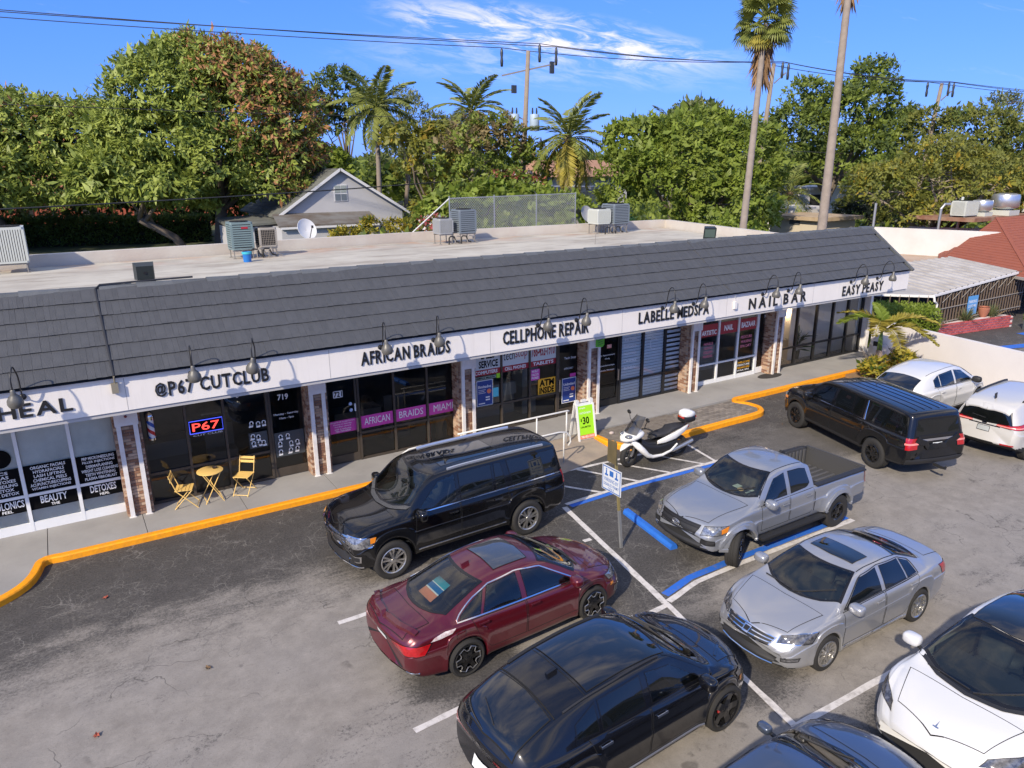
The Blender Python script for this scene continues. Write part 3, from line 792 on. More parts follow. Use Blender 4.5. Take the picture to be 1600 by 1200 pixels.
# shop 1: barber
loose_text('719',4.10,2.13,4.36,2.28,m_print_w,.02)
loose_text('Monday - Saturday',3.97,1.73,4.58,1.80,m_print_w,.01); loose_text('10am - 7pm',4.1,1.62,4.45,1.69,m_print_w,.01)
gp = sign('frosted_decal',3.93,.66,4.66,1.30,m_dkgrey); gp2 = sign('frosted_decal',3.33,1.02,3.77,1.42,m_dkgrey)
def faces_print(x0,x1,z0,z1,n,parent,seed):
 r_ = random.Random(seed); q = MB(); k = MB()
 for i in range(n):
  cx_ = x0 + (x1 - x0) * ((i % 3) + .5 + r_.uniform(-.2,.2)) / 3; cz = z0 + (z1 - z0) * ((i // 3) + .5 + r_.uniform(-.15,.15)) / max(1,(n + 2) // 3)
  for (mbb,rr,dy,oz) in ((q,.058,.006,0),(k,.03,.008,.006)):
   mbb.add([(cx_ + rr * math.cos(t) * .9,YD - dy,cz + oz + rr * math.sin(t)) for t in [2 * math.pi * j / 12 for j in range(12)]],[tuple(range(12))])
  a = r_.uniform(-.5,.5)
  q.add([(cx_ - .045,YD - .006,cz - .02),(cx_ - .05 + a * .06,YD - .006,cz - .10),(cx_ + .05 + a * .06,YD - .006,cz - .10),(cx_ + .045,YD - .006,cz - .02)],[(0,1,2,3)])
 q.build('lettering',m_print_w,parent); k.build('lettering',m_print_k,parent)
faces_print(3.97,4.62,.70,1.27,8,gp,3); faces_print(3.35,3.76,1.05,1.40,5,gp2,5)
faces_print(3.36,3.76,1.55,1.8,3,mall,9)
sn_ = sign('neon_sign',2.03,1.66,2.78,1.98,m_print_k,y=YD - .02)
q = MB(); put_text(q,'P67',(2.10,YD - .032,1.72),(1,0,0),(0,0,1),.60,.2,0,.01); q.build('lettering',mat('neon_red',(.9,.1,.08),.4,emit=((1,.06,.04),1.1)),sn_)
q = MB(); zz0,zz1,xx0,xx1 = 1.67,1.97,2.04,2.77
q.tube([(xx0,YD - .03,zz0),(xx1,YD - .03,zz0),(xx1,YD - .03,zz1),(xx0,YD - .03,zz1),(xx0,YD - .03,zz0)],.011,6); q.build('tube',mat('neon_blue',(.05,.06,.5),.4,emit=((.08,.12,1),.7)),sn_)
loose_text('CUT CLUB',2.1,1.59,2.75,1.635,m_print_w,.0,y=YD - .02)
loose_text('8',3.14,2.36,3.2,2.46,m_print_w,.02)
# shop 2: braids
q = sign('number_plate',5.49,1.94,5.74,2.12,m_print_w,[('721',.06,.1,.94,.9,m_print_k,.025)])
sign('pink_sign',5.31,.98,6.05,1.32,m_pink,lines(['African Braids by appointment','Monday to Saturday','Sundays closed','walk in welcome','786-704-8838'],.06,.94,m=m_print_w,bold=0))
for t,a,b in (('AFRICAN',6.185,7.085),('BRAIDS',7.175,8.065),('MIAMI',8.155,9.04)):
 sign('pink_sign',a,.985,b,1.325,m_pink,[(t,.10 if t != 'MIAMI' else .16,.24,.90 if t != 'MIAMI' else .84,.80,m_print_w,.0)])
for zc_,xc_ in ((1.72,5.93),(1.55,5.94)):
 q = MB(); q.lathe([(0,0),(.045,0),(.045,.003),(0,.003)],14,(xc_,YD,zc_),Matrix.Rotation(R(90),3,'X')); q.build('sticker',mat('sticker',(.45,.55,.75),.5),mall)
q = MB(); q.box((6.02,YG - .06,1.52),(6.055,YG - .036,1.72)); q.build('sticker',m_print_w,mall)
# shop 3: phones
for (a,b,t1,t2,t3) in ((9.53,10.47,'SALES','SERVICE','COMPUTERS'),(10.53,11.45,None,None,'CELL PHONES'),(11.51,12.44,'786-452-1910',None,'TABLETS')):
 if t2: tx = [(t1,.32,.54,.80,.92,m_print_k,.035),(t2,.24,.08,.92,.46,m_print_k,.035)]
 elif t1: tx = [(t1,.05,.22,.95,.84,m_red,.02)]
 else: tx = [('tech',.05,.30,.48,.78,m_print_k,.0),('stop',.50,.22,.95,.74,m_red,.0)]
 sign('shop_sign',a,2.035,b,2.60,mat('light_print',(.62,.66,.66),.5),tx)
 sign('shop_sign',a,1.86,b,2.03,m_red,[(t3,.1,.2,.9,.82,m_print_w,.03)])
def phone_poster(x0,z0,x1,z1,head,m=m_blue):
 o = sign('poster',x0,z0,x1,z1,m_print_w)
 w,h = x1 - x0,z1 - z0
 o2 = MB(); o2.box((x0 + .02,YD - .008,z0 + .02),(x1 - .02,YD - .0045,z1 - .02)); o2.build('print',m,o)
 q = MB(); put_text(q,head,(x0 + .05,YD - .011,z0 + h * .70),(1,0,0),(0,0,1),w * .8,h * .11,0,.02)
 for i in range(3): q.box((x0 + .06,YD - .011,z0 + h * (.62 - .06 * i)),(x0 + w * (.55 - .08 * (i % 2)),YD - .0085,z0 + h * (.635 - .06 * i)))
 for i in range(2): q.box((x0 + w * .55,YD - .011,z0 + h * (.2 + .1 * i)),(x0 + w * .8,YD - .0085,z0 + h * (.25 + .1 * i)))
 q.box((x0 + .06,YD - .011,z0 + h * .08),(x0 + w * .5,YD - .0085,z0 + h * .12)); q.build('lettering',m_print_w,o)
 q = MB(); q.lathe([(0,0),(.07,0),(.07,.002),(0,.002)],16,(x1 - .13,YD - .009,z0 + h * .55),Matrix.Rotation(R(90),3,'X')); q.build('print',m_orange,o)
phone_poster(9.67,.95,10.21,1.72,'Ilimitados'); phone_poster(12.68,.52,13.22,1.32,'Unlimited')
sign('poster',10.22,1.16,10.40,1.44,m_cyan); sign('poster',11.52,1.44,11.85,1.78,m_pink,lines(['WE BUY','UNLOCK','PHONES'],.12,.88))
sign('poster',10.34,1.72,10.46,1.86,m_lime); sign('shop_sign',9.6,1.74,10.32,1.83,mat('grey_green_print',(.25,.3,.25),.5),[('SIMPLE Mobile',.05,.2,.95,.8,m_print_k,.02)])
sign('poster',11.79,.93,12.43,1.45,m_yel,[('ATM',.08,.52,.92,.93,m_print_k,.04),('INSIDE',.08,.08,.92,.47,m_print_k,.04)])
loose_text('Tech Stop',12.75,1.9,13.2,2.0,m_print_w,.01); loose_text('OPEN DAILY',12.75,1.6,13.1,1.66,m_print_w,0)
sign('poster',12.98,1.34,13.2,1.45,m_pink); q = MB(); q.box((13.52,16.99,2.28),(13.54,17.018,2.6))
lf = MB(); pts = [(13.55,2.32),(13.80,2.30),(13.86,2.36),(13.86,2.62),(13.62,2.64),(13.55,2.55)]
lf.add([(p[0],16.99,p[1]) for p in pts] + [(p[0],17.017,p[1]) for p in pts],[tuple(range(6)),tuple(range(6,12))[::-1]] + [(i,6 + i,6 + (i + 1) % 6,(i + 1) % 6) for i in range(6)])
lfo = lf.build('leaf_sign',mat('leaf_green',(.12,.5,.03),.5),mall)
q = MB(); [q.beam((13.60,16.985,2.37 + i * .07),(13.82,16.985,2.42 + i * .07),.006,.016) for i in range(3)]; q.build('leaf_print',m_dkgrey,lfo)
# shop 4: spa with pale blinds
m_blind = mat('blind',(.92,.93,.93),.6,noise=(2,.5,(.85,.87,.88)))
m_blind2 = mat('blind_print',(.95,.95,.95),.6)
for a,b in ((15.0,15.88),(15.96,16.86),(16.94,18.0)):
 q = MB(); z = .2
 while z < 2.6:
  q.add([(a,YG + .035,z),(b,YG + .035,z),(b,YG + .02,z + .095),(a,YG + .02,z + .095)],[(0,1,2,3)]); z += .1 if a < 16.9 else .155
 q.build('blind',m_blind,mall)
for i,t in enumerate(('BOTOX','FACIALS','SCULPTING','LASERS','BODY')):
 loose_text(t,15.15,2.2 - i * .24,15.65,2.28 - i * .24,m_blind2,.0)
lp = [(16.4 + .16 * math.cos(t),1.95 + .2 * math.sin(t)) for t in np.linspace(.6,5.2,14)]
q = MB(); q.tube([(x_,YD - .004,z_) for x_,z_ in lp],.008,5); q.build('window_emblem',m_blind2,mall)
sign('number_plate',14.42,2.05,14.6,2.17,mat('salmon_print',(.75,.25,.2),.5),[('711',.1,.15,.9,.85,m_print_w,.02)])
loose_text('By Appointment',14.15,1.80,14.75,1.86,m_print_w,.01); loose_text('Only',14.35,1.68,14.55,1.74,m_print_w,.01)
loose_text('@labellemedspa',14.12,1.46,14.75,1.52,m_print_w,.01); loose_text('Labelle Medspa',14.12,1.3,14.75,1.36,m_print_w,.01)
# shop 5: nails
for t,a,b,z0_ in (('ARTISTIC',18.5,19.39,1.86),('NAIL',19.49,20.39,1.87),('BAZAAR',20.49,21.39,1.87)):
 sign('red_sign',a,z0_,b,2.30,m_red,[(t,.12 if t != 'NAIL' else .25,.12 if t == 'ARTISTIC' else .25,.94 if t != 'NAIL' else .75,.52 if t == 'ARTISTIC' else .72,m_print_w,.035)])
m_rose = mat('rose_print',(.62,.18,.24),.5)
for i,t in enumerate(('PEDICURE','WAXING','SPA DAY')): loose_text(t,20.62,1.57 - i * .17,21.2,1.68 - i * .17,m_rose,.03)
for i,t in enumerate(('NAILS','ACRYLIC','GELISH','MANICURE')): loose_text(t,18.75,1.55 - i * .15,19.2,1.65 - i * .15,m_rose,.03)
for i,(t,mm) in enumerate((('WELCOME',m_yel),('PEDICURE',m_print_w),('MANICURE',m_yel),('WAX SPA',m_print_w))): loose_text(t,20.55,.64 - i * .1,21.2,.71 - i * .1,mm,.01)
loose_text('707',21.78,2.20,22.02,2.32,m_print_w,.02)
m_acl_ = mat('pale_worktop',(.5,.48,.44),.5)
# blacked-out door of the spa
q = MB(); q.box((14.0,YG + .02,.4),(14.86,YG + .03,2.5)); q.build('window_film',m_print_k,mall)
# ---- counters and seats in the dim shops
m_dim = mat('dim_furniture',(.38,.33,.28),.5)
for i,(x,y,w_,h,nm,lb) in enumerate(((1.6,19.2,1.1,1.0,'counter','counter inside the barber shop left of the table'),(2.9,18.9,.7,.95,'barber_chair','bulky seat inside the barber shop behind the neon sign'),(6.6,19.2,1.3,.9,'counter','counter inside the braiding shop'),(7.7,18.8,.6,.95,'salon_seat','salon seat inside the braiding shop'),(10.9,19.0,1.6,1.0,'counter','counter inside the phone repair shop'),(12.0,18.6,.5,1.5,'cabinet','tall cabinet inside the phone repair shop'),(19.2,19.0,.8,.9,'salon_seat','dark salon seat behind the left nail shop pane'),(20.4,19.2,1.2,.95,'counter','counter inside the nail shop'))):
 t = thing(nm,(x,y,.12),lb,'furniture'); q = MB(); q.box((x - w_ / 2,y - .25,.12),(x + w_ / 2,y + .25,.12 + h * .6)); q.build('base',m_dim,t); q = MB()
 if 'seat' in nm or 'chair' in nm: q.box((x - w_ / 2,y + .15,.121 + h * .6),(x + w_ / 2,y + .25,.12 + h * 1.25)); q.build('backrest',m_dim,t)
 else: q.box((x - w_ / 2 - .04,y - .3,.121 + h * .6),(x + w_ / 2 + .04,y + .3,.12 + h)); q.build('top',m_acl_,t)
# ---- furnished last shop, seen through its clear glass
m_tanf = mat('tan_leather',(.42,.30,.17),.6); m_woodp = mat('wood_panel',(.30,.17,.09),.6,noise=(3,.6,(.20,.11,.06)))
q = MB(); q.box((22.2,17.66,.121),(27.6,21.2,.13)); q.build('rug',mat('rug',(.45,.43,.40),.9,noise=(9,1.0,(.10,.10,.10))),mall)
for x0,x1 in ((25.0,26.4),(26.7,27.5)):
 t = thing('armchair',((x0 + x1) / 2,18.9,.13),'tan armchair inside the last shop ' + ('beside the window pillar' if x0 > 26 else 'behind the middle panes'),'armchair','tan seats inside the last shop')
 q = MB(); q.box((x0,18.5,.22),(x1,19.3,.52)); q.build('seat',m_tanf,t)
 q = MB(); q.box((x0,19.305,.22),(x1,19.5,1.02)); q.build('backrest',m_tanf,t)
 for xa in (x0 - .12,x1): q = MB(); q.box((xa,18.5,.2),(xa + .12,19.5,.72)); q.build('armrest',m_tanf,t)
t = thing('reception_desk',(24.3,18.9,.13),'pale reception desk inside the last shop window','desk')
q = MB(); q.box((23.8,18.6,.13),(24.9,19.1,.88)); q.build('front',mat('pale_desk',(.70,.66,.58),.5),t); q = MB(); q.box((23.75,18.55,.881),(24.95,19.15,.93)); q.build('top',m_print_w,t)
t = thing('globe_lamp',(24.0,18.4,1.3),'round paper globe lamp hanging inside the last shop','lamp'); q = MB(); q.lathe([(.02,2.28 - .0),(.15,2.22),(.2,2.08),(.15,1.94),(.02,1.88)],18,(24.0,18.4,0)); q.build('shade',mat('paper_globe',(.75,.5,.28),.8,emit=((1,.70,.42),9)),t,smooth=True); q = MB(); q.beam((24.0,18.4,2.28),(24.0,18.4,2.93),.015); q.build('cord',m_black,t)
q = MB(); q.lathe([(0,0),(.75,0),(.75,.03),(0,.03)],36,(27.0,21.28,1.75),Matrix.Rotation(R(90),3,'X')); tag(q.build('round_panel',m_woodp),'large round wood wall panel in the last shop','wall panel')
q = MB(); q.box((25.4,21.2,1.7),(26.2,21.29,2.7)); tag(q.build('wood_panel',m_woodp),'brown wood panel on the back wall of the last shop','wall panel')
g_ = random.Random(5)
t = thing('potted_plant',(24.6,18.2,.13),'leafy indoor plant by the glass of the last shop','pot plant'); q = MB(); q.lathe([(0,0),(.14,0),(.17,.35),(0,.34)],14,(24.62,18.15,.13)); q.build('pot',m_print_k,t)
q = MB()
for i in range(36):
 a,e,l_ = g_.uniform(0,6.28),g_.uniform(.2,1.4),g_.uniform(.4,1.0); o_ = Vector((24.62,18.15,.5 + g_.random() * .5)); d_ = Vector((math.cos(a) * math.cos(e),math.sin(a) * math.cos(e),math.sin(e))); s_ = d_.cross(Vector((0,0,1))).normalized() * .06
 q.add([o_,o_ + d_ * l_ * .5 + s_,o_ + d_ * l_ - Vector((0,0,.12)),o_ + d_ * l_ * .5 - s_],[(0,1,2,3)])
q.build('leaves',mat('house_plant',(.03,.08,.02),.5),t)
t = thing('clothes_dummy',(23.9,18.0,.13),'dark dressed display dummy inside the last shop window','mannequin'); q = MB(); q.lathe([(.0,.2),(.2,.22),(.22,.6),(.13,.95),(.19,1.2),(.17,1.35),(.05,1.42),(.05,1.5),(0,1.52)],16,(23.35,18.1,.13)); q.build('torso',mat('dark_cloth',(.03,.035,.035),.8),t,smooth=True)
# drums and a red figure behind the braiding shop glass
t = thing('display_drum',(8.6,17.95,.12),'tan wooden goblet drum behind the braiding shop glass','drum'); q = MB(); q.lathe([(0,0),(.13,0),(.09,.22),(.10,.35),(.19,.62),(.2,.72),(0,.72)],18,(8.62,17.9,.13)); q.build('shell',mat('drum_skin',(.62,.44,.24),.7),t,smooth=True,auto=40)
t = thing('display_drum',(8.9,17.95,.12),'darker carved drum beside the tan one','drum'); q = MB(); q.lathe([(0,0),(.1,0),(.07,.3),(.13,.6),(.13,.8),(.08,.9),(0,.9)],18,(8.95,17.9,.13)); q.build('shell',mat('drum_dark',(.26,.15,.08),.7),t,smooth=True,auto=40)
t = thing('figurine',(8.3,17.95,.12),'red carved figurine behind the braiding shop glass','figurine'); q = MB(); q.lathe([(0,0),(.1,0),(.07,.25),(.10,.45),(.05,.55),(.08,.62),(.11,.68),(.03,.74),(0,.76)],14,(8.28,17.9,.13)); q.build('body',mat('red_carving',(.35,.03,.03),.6),t,smooth=True)
# ---- lettering on the fascia, one sign per shop
def fascia_sign(txt,x0,x1,z0,z1,label,font_bold=.022,gap=.15,dz=0.0):
 t = thing('fascia_sign',(x0,YF0,z0),label,'shop sign','black lettering along the white fascia')
 words = txt; ws = []
 for ch in words:
  if ch == ' ': ws.append(None)
  else: ws.append(text_geo(ch,font_bold,.03)[2] if ch not in "I" else text_geo('I',font_bold,.03)[2])
 tot = sum((.42 if w is None else w + gap) for w in ws) - gap
 k = (x1 - x0) / tot; x = x0
 for ch,w in zip(words,ws):
  if w is None: x += .42 * k; continue
  q = MB(); put_text(q,ch,(x,YF0 - .004,z0 + dz * (x - x0)),(1,0,0),(0,0,1),w * k,z1 - z0,.02,font_bold)
  q.build('letter',m_black,t); x += (w + gap) * k
 return t
fascia_sign('BE HEAL',-2.05,-.15,3.13,3.40,'black raised letters ending in E HEAL on fascia at the left')
fascia_sign('@P67 CUTCLUB',1.31,3.58,3.13,3.43,'black raised letters P67 CUTCLUB on fascia over the barber',dz=0)
fascia_sign('AFRICAN BRAIDS',5.70,8.03,3.15,3.47,'black raised letters AFRICAN BRAIDS on the white fascia')
fascia_sign('CELLPHONE REPAIR',9.58,12.38,3.13,3.49,'black raised letters CELLPHONE REPAIR on the white fascia')
fascia_sign('LABELLE MEDSPA',14.22,17.10,3.15,3.49,'black raised letters LABELLE MEDSPA on the white fascia')
fascia_sign('NAIL BAR',18.93,21.82,3.08,3.44,'widely spaced black letters NAIL BAR on the white fascia',gap=.42)
fascia_sign('EASY PEASY',23.84,26.3,3.05,3.40,'black raised letters EASY PEASY at the right fascia end')
# ---- gooseneck lamps
m_lamp = mat('lamp_metal',(.14,.135,.12),.45,.25,noise=(9,.7,(.09,.085,.075)))
m_arm = mat('lamp_arm',(.015,.015,.016),.4)
lamps = [(-.91,-1.01,'left one above the word HEAL'),(2.03,2.0,'above the P67 digits'),(3.30,3.16,'above the CLUB end of the barber sign'),(6.2,6.12,'above AFRICAN'),(7.59,7.47,'above BRAIDS'),
 (10.67,10.63,'above CELLPHONE'),(11.95,11.88,'above REPAIR'),(15.14,15.08,'above LABELLE'),(16.41,16.33,'above MEDSPA'),(19.55,19.56,'above NAIL'),(20.83,20.68,'above BAR'),(24.27,24.30,'above EASY'),(25.86,25.92,'above PEASY')]
for i,(xm,xh,w) in enumerate(lamps):
 t = thing('gooseneck_lamp',(xm,YF0,3.53),'grey dome gooseneck sign lamp ' + w,'sign lamp','gooseneck lamps over the shop signs')
 zb = 3.53
 q = MB(); q.lathe([(0,0),(.062,0),(.058,.03),(.03,.05),(0,.05)],14,(xm,YF0 - .002,zb),Matrix.Rotation(R(90),3,'X')); q.build('mount',m_arm,t,smooth=True,auto=40)
 P = [(xm,0.04,0),(xm,.12,.02),(xm,.17,.15),(xm,.22,.42),(xm * .7 + xh * .3,.30,.60),(xm * .5 + xh * .5,.40,.67),(xm * .3 + xh * .7,.50,.62),(xh,.565,.48),(xh,.58,.25)]
 pts = [Vector((a,YF0 - b,zb + c)) for a,b,c in P]
 pp = []
 for j in range(len(pts) - 1):
  p0,p1,p2,p3 = pts[max(j - 1,0)],pts[j],pts[j + 1],pts[min(j + 2,len(pts) - 1)]
  for s_ in range(4):
   u = s_ / 4
   pp.append(0.5 * ((2 * p1) + (-p0 + p2) * u + (2 * p0 - 5 * p1 + 4 * p2 - p3) * u * u + (-p0 + 3 * p1 - 3 * p2 + p3) * u ** 3))
 pp.append(pts[-1])
 q = MB(); q.tube(pp,.0135,7); q.build('arm',m_arm,t,smooth=True)
 tilt = Matrix.Rotation(R(rnd.uniform(4,16)),3,'X') @ Matrix.Rotation(R(rnd.uniform(-8,8)),3,'Y')
 c = Vector((xh,YF0 - .58,zb + .25))
 q = MB(); q.lathe([(.018,.06),(.04,.04),(.045,-.03),(.06,-.06),(.095,-.10),(.128,-.17),(.134,-.23),(.115,-.28),(.105,-.275),(.09,-.2),(0,-.18)],22,c,tilt); q.build('shade',m_lamp,t,smooth=True,auto=50)
 q = MB(); q.lathe([(0,-.27),(.05,-.25),(.06,-.2),(.03,-.13)],12,c,tilt); q.build('bulb',mat('lamp_bulb',(.5,.45,.38),.25),t,smooth=True)
# conduits, boxes on the mansard
def along(x,f,off=.05): return Vector((x,0,0)) + E0 + sd * (SL * f) + sn * off
q = MB(); q.tube([along(.62,0.0,.06),along(.62,.98,.06),along(.72,1.02,.08),(1.9,17.95,5.24),(2.6,17.97,5.24)],.022,6); q.build('conduit',mat('conduit',(.03,.03,.032),.5),mall)
q = MB(); q.tube([along(.62,0.0,.055),(.62,YF0 - .06,3.55)],.02,6); q.box((.55,YF0 - .10,3.36),(.67,YF0 - .003,3.56)); q.build('junction_box',mat('junction_box',(.22,.20,.15),.6),mall)
q = MB(); q.tube([along(17.95,0.02,.05),along(17.85,1.0,.05)],.016,6); q.build('conduit',mat('conduit',(.03,.03,.032),.5),mall)
q = MB(); q.box((18.2,YF0 - .07,3.18),(18.32,YF0 - .003,3.42)); q.tube([(18.25,YF0 - .04,3.42),(18.2,YF0 - .05,3.6),(18.4,YF0 - .04,3.66)],.008,5); q.build('junction_box',m_post,mall)
# == VEHICLES
def pchip(xs,ys):
 xs = np.array(xs,float); ys = np.array(ys,float)
 h = np.diff(xs); d = np.diff(ys) / h; n = len(xs); m = np.zeros(n)
 for i in range(1,n - 1):
  if d[i - 1] * d[i] > 0:
   w1 = 2 * h[i] + h[i - 1]; w2 = h[i] + 2 * h[i - 1]; m[i] = (w1 + w2) / (w1 / d[i - 1] + w2 / d[i])
 m[0],m[-1] = d[0],d[-1]
 def f(x):
  x = np.clip(np.asarray(x,float),xs[0],xs[-1]); i = np.clip(np.searchsorted(xs,x) - 1,0,n - 2)
  t = (x - xs[i]) / h[i]
  return ((1 + 2 * t) * (1 - t) ** 2 * ys[i] + t * (1 - t) ** 2 * h[i] * m[i] + t * t * (3 - 2 * t) * ys[i + 1] + t * t * (t - 1) * h[i] * m[i + 1])
 return f
def curve(p): return pchip([a for a,b in p],[b for a,b in p])
def inpoly(x,y,P):
 c = False; n = len(P)
 for i in range(n):
  x1,y1 = P[i]; x2,y2 = P[(i + 1) % n]
  if (y1 > y) != (y2 > y) and x < (x2 - x1) * (y - y1) / (y2 - y1) + x1: c = not c
 return c
def resample(P,n):
 P = [Vector(p) for p in P]; L = [0]
 for a,b in zip(P[:-1],P[1:]): L.append(L[-1] + (b - a).length)
 out = []
 for i in range(n):
  t = L[-1] * i / (n - 1); j = 0
  while j < len(P) - 2 and L[j + 1] < t: j += 1
  out.append(P[j].lerp(P[j + 1],(t - L[j]) / max(1e-9,L[j + 1] - L[j])))
 return out
def car_paint(name,col,metal=0.0,rough=0.32,coat=1.0):
 return mat(name,col,rough,metal,coat,spec=.15 if max(col) < .02 else .5)
m_trim = mat('car_plastic',(.018,.018,.019),.55)
m_under = mat('car_underside',(.010,.010,.010),.9)
m_tyre = mat('tyre_rubber',(.022,.021,.020),.85,bump=(60,.2))
m_alu = mat('alloy',(.55,.54,.52),.28,.9)
m_blackrim = mat('black_alloy',(.012,.012,.013),.25,.3,coat=.6)
m_chrome = mat('chrome',(.75,.75,.76),.10,1.0)
m_lampc = mat('headlamp_lens',(.36,.37,.38),.08,.55,coat=1.0,noise=(22,.9,(.07,.07,.075)))
m_lampd = mat('dark_headlamp_lens',(.05,.05,.055),.06,.3,coat=1.0,noise=(18,.7,(.25,.25,.26)))
m_tail = mat('tail_lamp',(.42,.008,.012),.10,0,coat=1.0,noise=(16,.5,(.20,.004,.006)))
m_amber = mat('amber_lens',(.70,.22,.02),.12,coat=1.0)
m_plate = mat('licence_plate',(.70,.72,.70),.5)
m_seat = mat('car_seat',(.045,.045,.048),.75,noise=(6,.5,(.07,.07,.072)))
m_seat_pale = mat('pale_car_seat',(.30,.27,.23),.75)
m_dash = mat('dashboard',(.030,.032,.034),.7)
g_wind = glass('windscreen',(.66,.74,.72),.88,0.0,1.35)
g_side = glass('side_window',(.50,.57,.55),.82,0.0,1.3)
g_priv = glass('privacy_glass',(.06,.065,.065),.5,0.0,1.25)
m_frit = mat('window_border',(.008,.008,.009),.25)
m_gap = mat('panel_gap',(.004,.004,.004),.9)
class Car:
 def __init__(s,spec):
  s.sp = spec
  s.top = curve(spec['top']); s.sh = curve(spec['sh']); s.w = curve(spec['w']); s.wt = curve(spec['wt']); s.low = curve(spec['low'])
  s.cr = curve(spec['crown']); s.xr,s.xf = spec['x']
  s.ax = spec['axles']; s.R = spec['arch']; s.zc = spec['tyre']
  s.W = max(b for a,b in spec['w'])
  s.build_shell()
 def section(s,x):
  sp = s.sp
  top,sh,w,wt,low,cr = [float(f(x)) for f in (s.top,s.sh,s.w,s.wt,s.low,s.cr)]
  flare = 0
  for xa in s.ax:
   d = abs(x - xa)
   if d < s.R: low = max(low,s.zc + math.sqrt(s.R ** 2 - d * d))
   if d < s.R + .16: flare = max(flare,sp.get('flare',.012) * smoothstep(s.R + .16,s.R - .02,d))
  edge = max(top - cr,sh + .012)
  H = sh - low; tb = sp.get('tuck',.07); bul = sp.get('char',.62)
  P = [(0,low),(w * .80,low),(w * (1 - tb) + flare * 2,low + .005),(w * (1 - tb * .45) + flare * 1.6,low + .13 * H),(w * (1 - tb * .28) + flare * .9,low + .38 * H),(w * 1.0 + flare * .3,low + bul * H),(w * .986,low + (bul + .03) * H),
 (w * .972,low + .90 * H),(w * sp.get('shw',.945),sh)]
  y0,z0 = P[-1]
  y2,z2 = wt,edge
  P += [(y0 - .012,sh + .008)]
  k = sp.get('tumble',.012) if (edge - sh) > .12 else .004
  for t in (.33,.66): P.append((y0 - .012 + (y2 - y0 + .012) * t + k * math.sin(math.pi * t),sh + .008 + (z2 - sh - .008) * t))
  P += [(y2,z2),(y2 * .93,z2 + (top - z2) * .30),(y2 * .72,z2 + (top - z2) * .66),(y2 * .36,z2 + (top - z2) * .93),(0,top)]
  n = len(P); ii = np.arange(n)
  fy = pchip(ii,[p[0] for p in P]); fz = pchip(ii,[p[1] for p in P])
  tt = []
  for i in range(n - 1):
   k_ = 2 if i in (0,1) else 3
   tt += [i + j / k_ for j in range(k_)]
  tt.append(n - 1)
  return np.stack([fy(tt),fz(tt)],-1)
 def deform(s,P):
  sp = s.sp
  x = P[:,0].copy(); y = P[:,1]; z = P[:,2]
  bf,br = sp.get('bow',(.22,.12))
  lf,lr = sp.get('lean',(.12,.08))
  zl = sp.get('leanz',(.5,.55))
  kf = np.clip((x - (s.xf - 1.15)) / 1.15,0,1); kf = kf * kf
  kr = np.clip(((s.xr + 1.0) - x) / 1.0,0,1); kr = kr * kr
  q = np.abs(y) / s.W
  x = x - kf * bf * q ** 2.3 - kf * lf * np.clip((z - zl[0]) / .5,0,1.4) ** 1.3 - kf * sp.get('chin',.05) * np.clip((zl[0] - z) / .3,0,1) ** 2
  x = x + kr * br * q ** 2.3 + kr * lr * np.clip((z - zl[1]) / .6,0,1.8) ** 1.3 + kr * .06 * np.clip((zl[1] - z) / .3,0,1) ** 2
  return np.stack([x,y,z],-1)
 def build_shell(s):
  sp = s.sp
  xs = set(np.round(np.arange(s.xr,s.xf + .001,.045),4).tolist()) | {s.xr,s.xf}
  for xa in s.ax:
   for t in np.linspace(0,math.pi,23): xs.add(round(xa + s.R * .9995 * math.cos(t),4))
  for a in sp.get('extra',[]): xs.add(a)
  xs = sorted(xs)
  xs = [x for i,x in enumerate(xs) if i == 0 or x - xs[i - 1] > .004]
  secs = []
  r_ = sp.get('round',.10)
  def put(x,k,ins):
   S = s.section(x).copy()
   zm = (S[:,1].min() + S[:,1].max()) / 2
   S[:,0] = np.maximum(0,S[:,0] - ins * np.clip(S[:,0] / .3,0,1))
   S[:,1] = S[:,1] + np.where(S[:,1] > zm,-1,1) * ins * np.clip(np.abs(S[:,1] - zm) / .1,0,1)
   secs.append((k,S))
  ang = [math.pi / 2 * i / 4 for i in range(4)]
  for a in ang: put(s.xr,s.xr + r_ * (1 - math.cos(a)),r_ * (1 - math.sin(a)))
  for x in xs:
   if s.xr + r_ <= x <= s.xf - r_: put(x,x,0)
  for a in reversed(ang): put(s.xf,s.xf - r_ * (1 - math.cos(a)),r_ * (1 - math.sin(a)))
  m = len(secs[0][1]); V = []
  for x,S in secs:
   for y,z in S: V.append((x,y,z))
   for y,z in S[1:-1]: V.append((x,-y,z))
  V = s.deform(np.array(V)); k = m + m - 2
  def idx(i,j): return i * k + j
  def ring(i): return [idx(i,j) for j in range(m)] + [idx(i,m + j) for j in reversed(range(m - 2))]
  F = []
  for i in range(len(secs) - 1):
   a,b = ring(i),ring(i + 1)
   for j in range(len(a)):
    j2 = (j + 1) % len(a); F.append((a[j],b[j],b[j2],a[j2]))
  for i,rev in ((0,False),(len(secs) - 1,True)):
   r1 = ring(i); c = np.mean(V[r1],0); V = np.vstack([V,c]); ci = len(V) - 1
   for j in range(len(r1)):
    f = (r1[j],r1[(j + 1) % len(r1)],ci); F.append(f[::-1] if not rev else f)
  F = [f[::-1] for f in F]
  s.V,s.F = V,F
  s.bvh = BVHTree.FromPolygons([Vector(v) for v in V],F)
 def hit(s,p,d,off=.004):
  p,d = Vector(p),Vector(d).normalized()
  h = s.bvh.ray_cast(p - d * 3.0,d)
  if h[0] is None:
   h = s.bvh.find_nearest(p)
   if h[0] is None: return p
  n = h[1]
  if n.dot(d) > 0: n = -n
  return h[0] + n * off
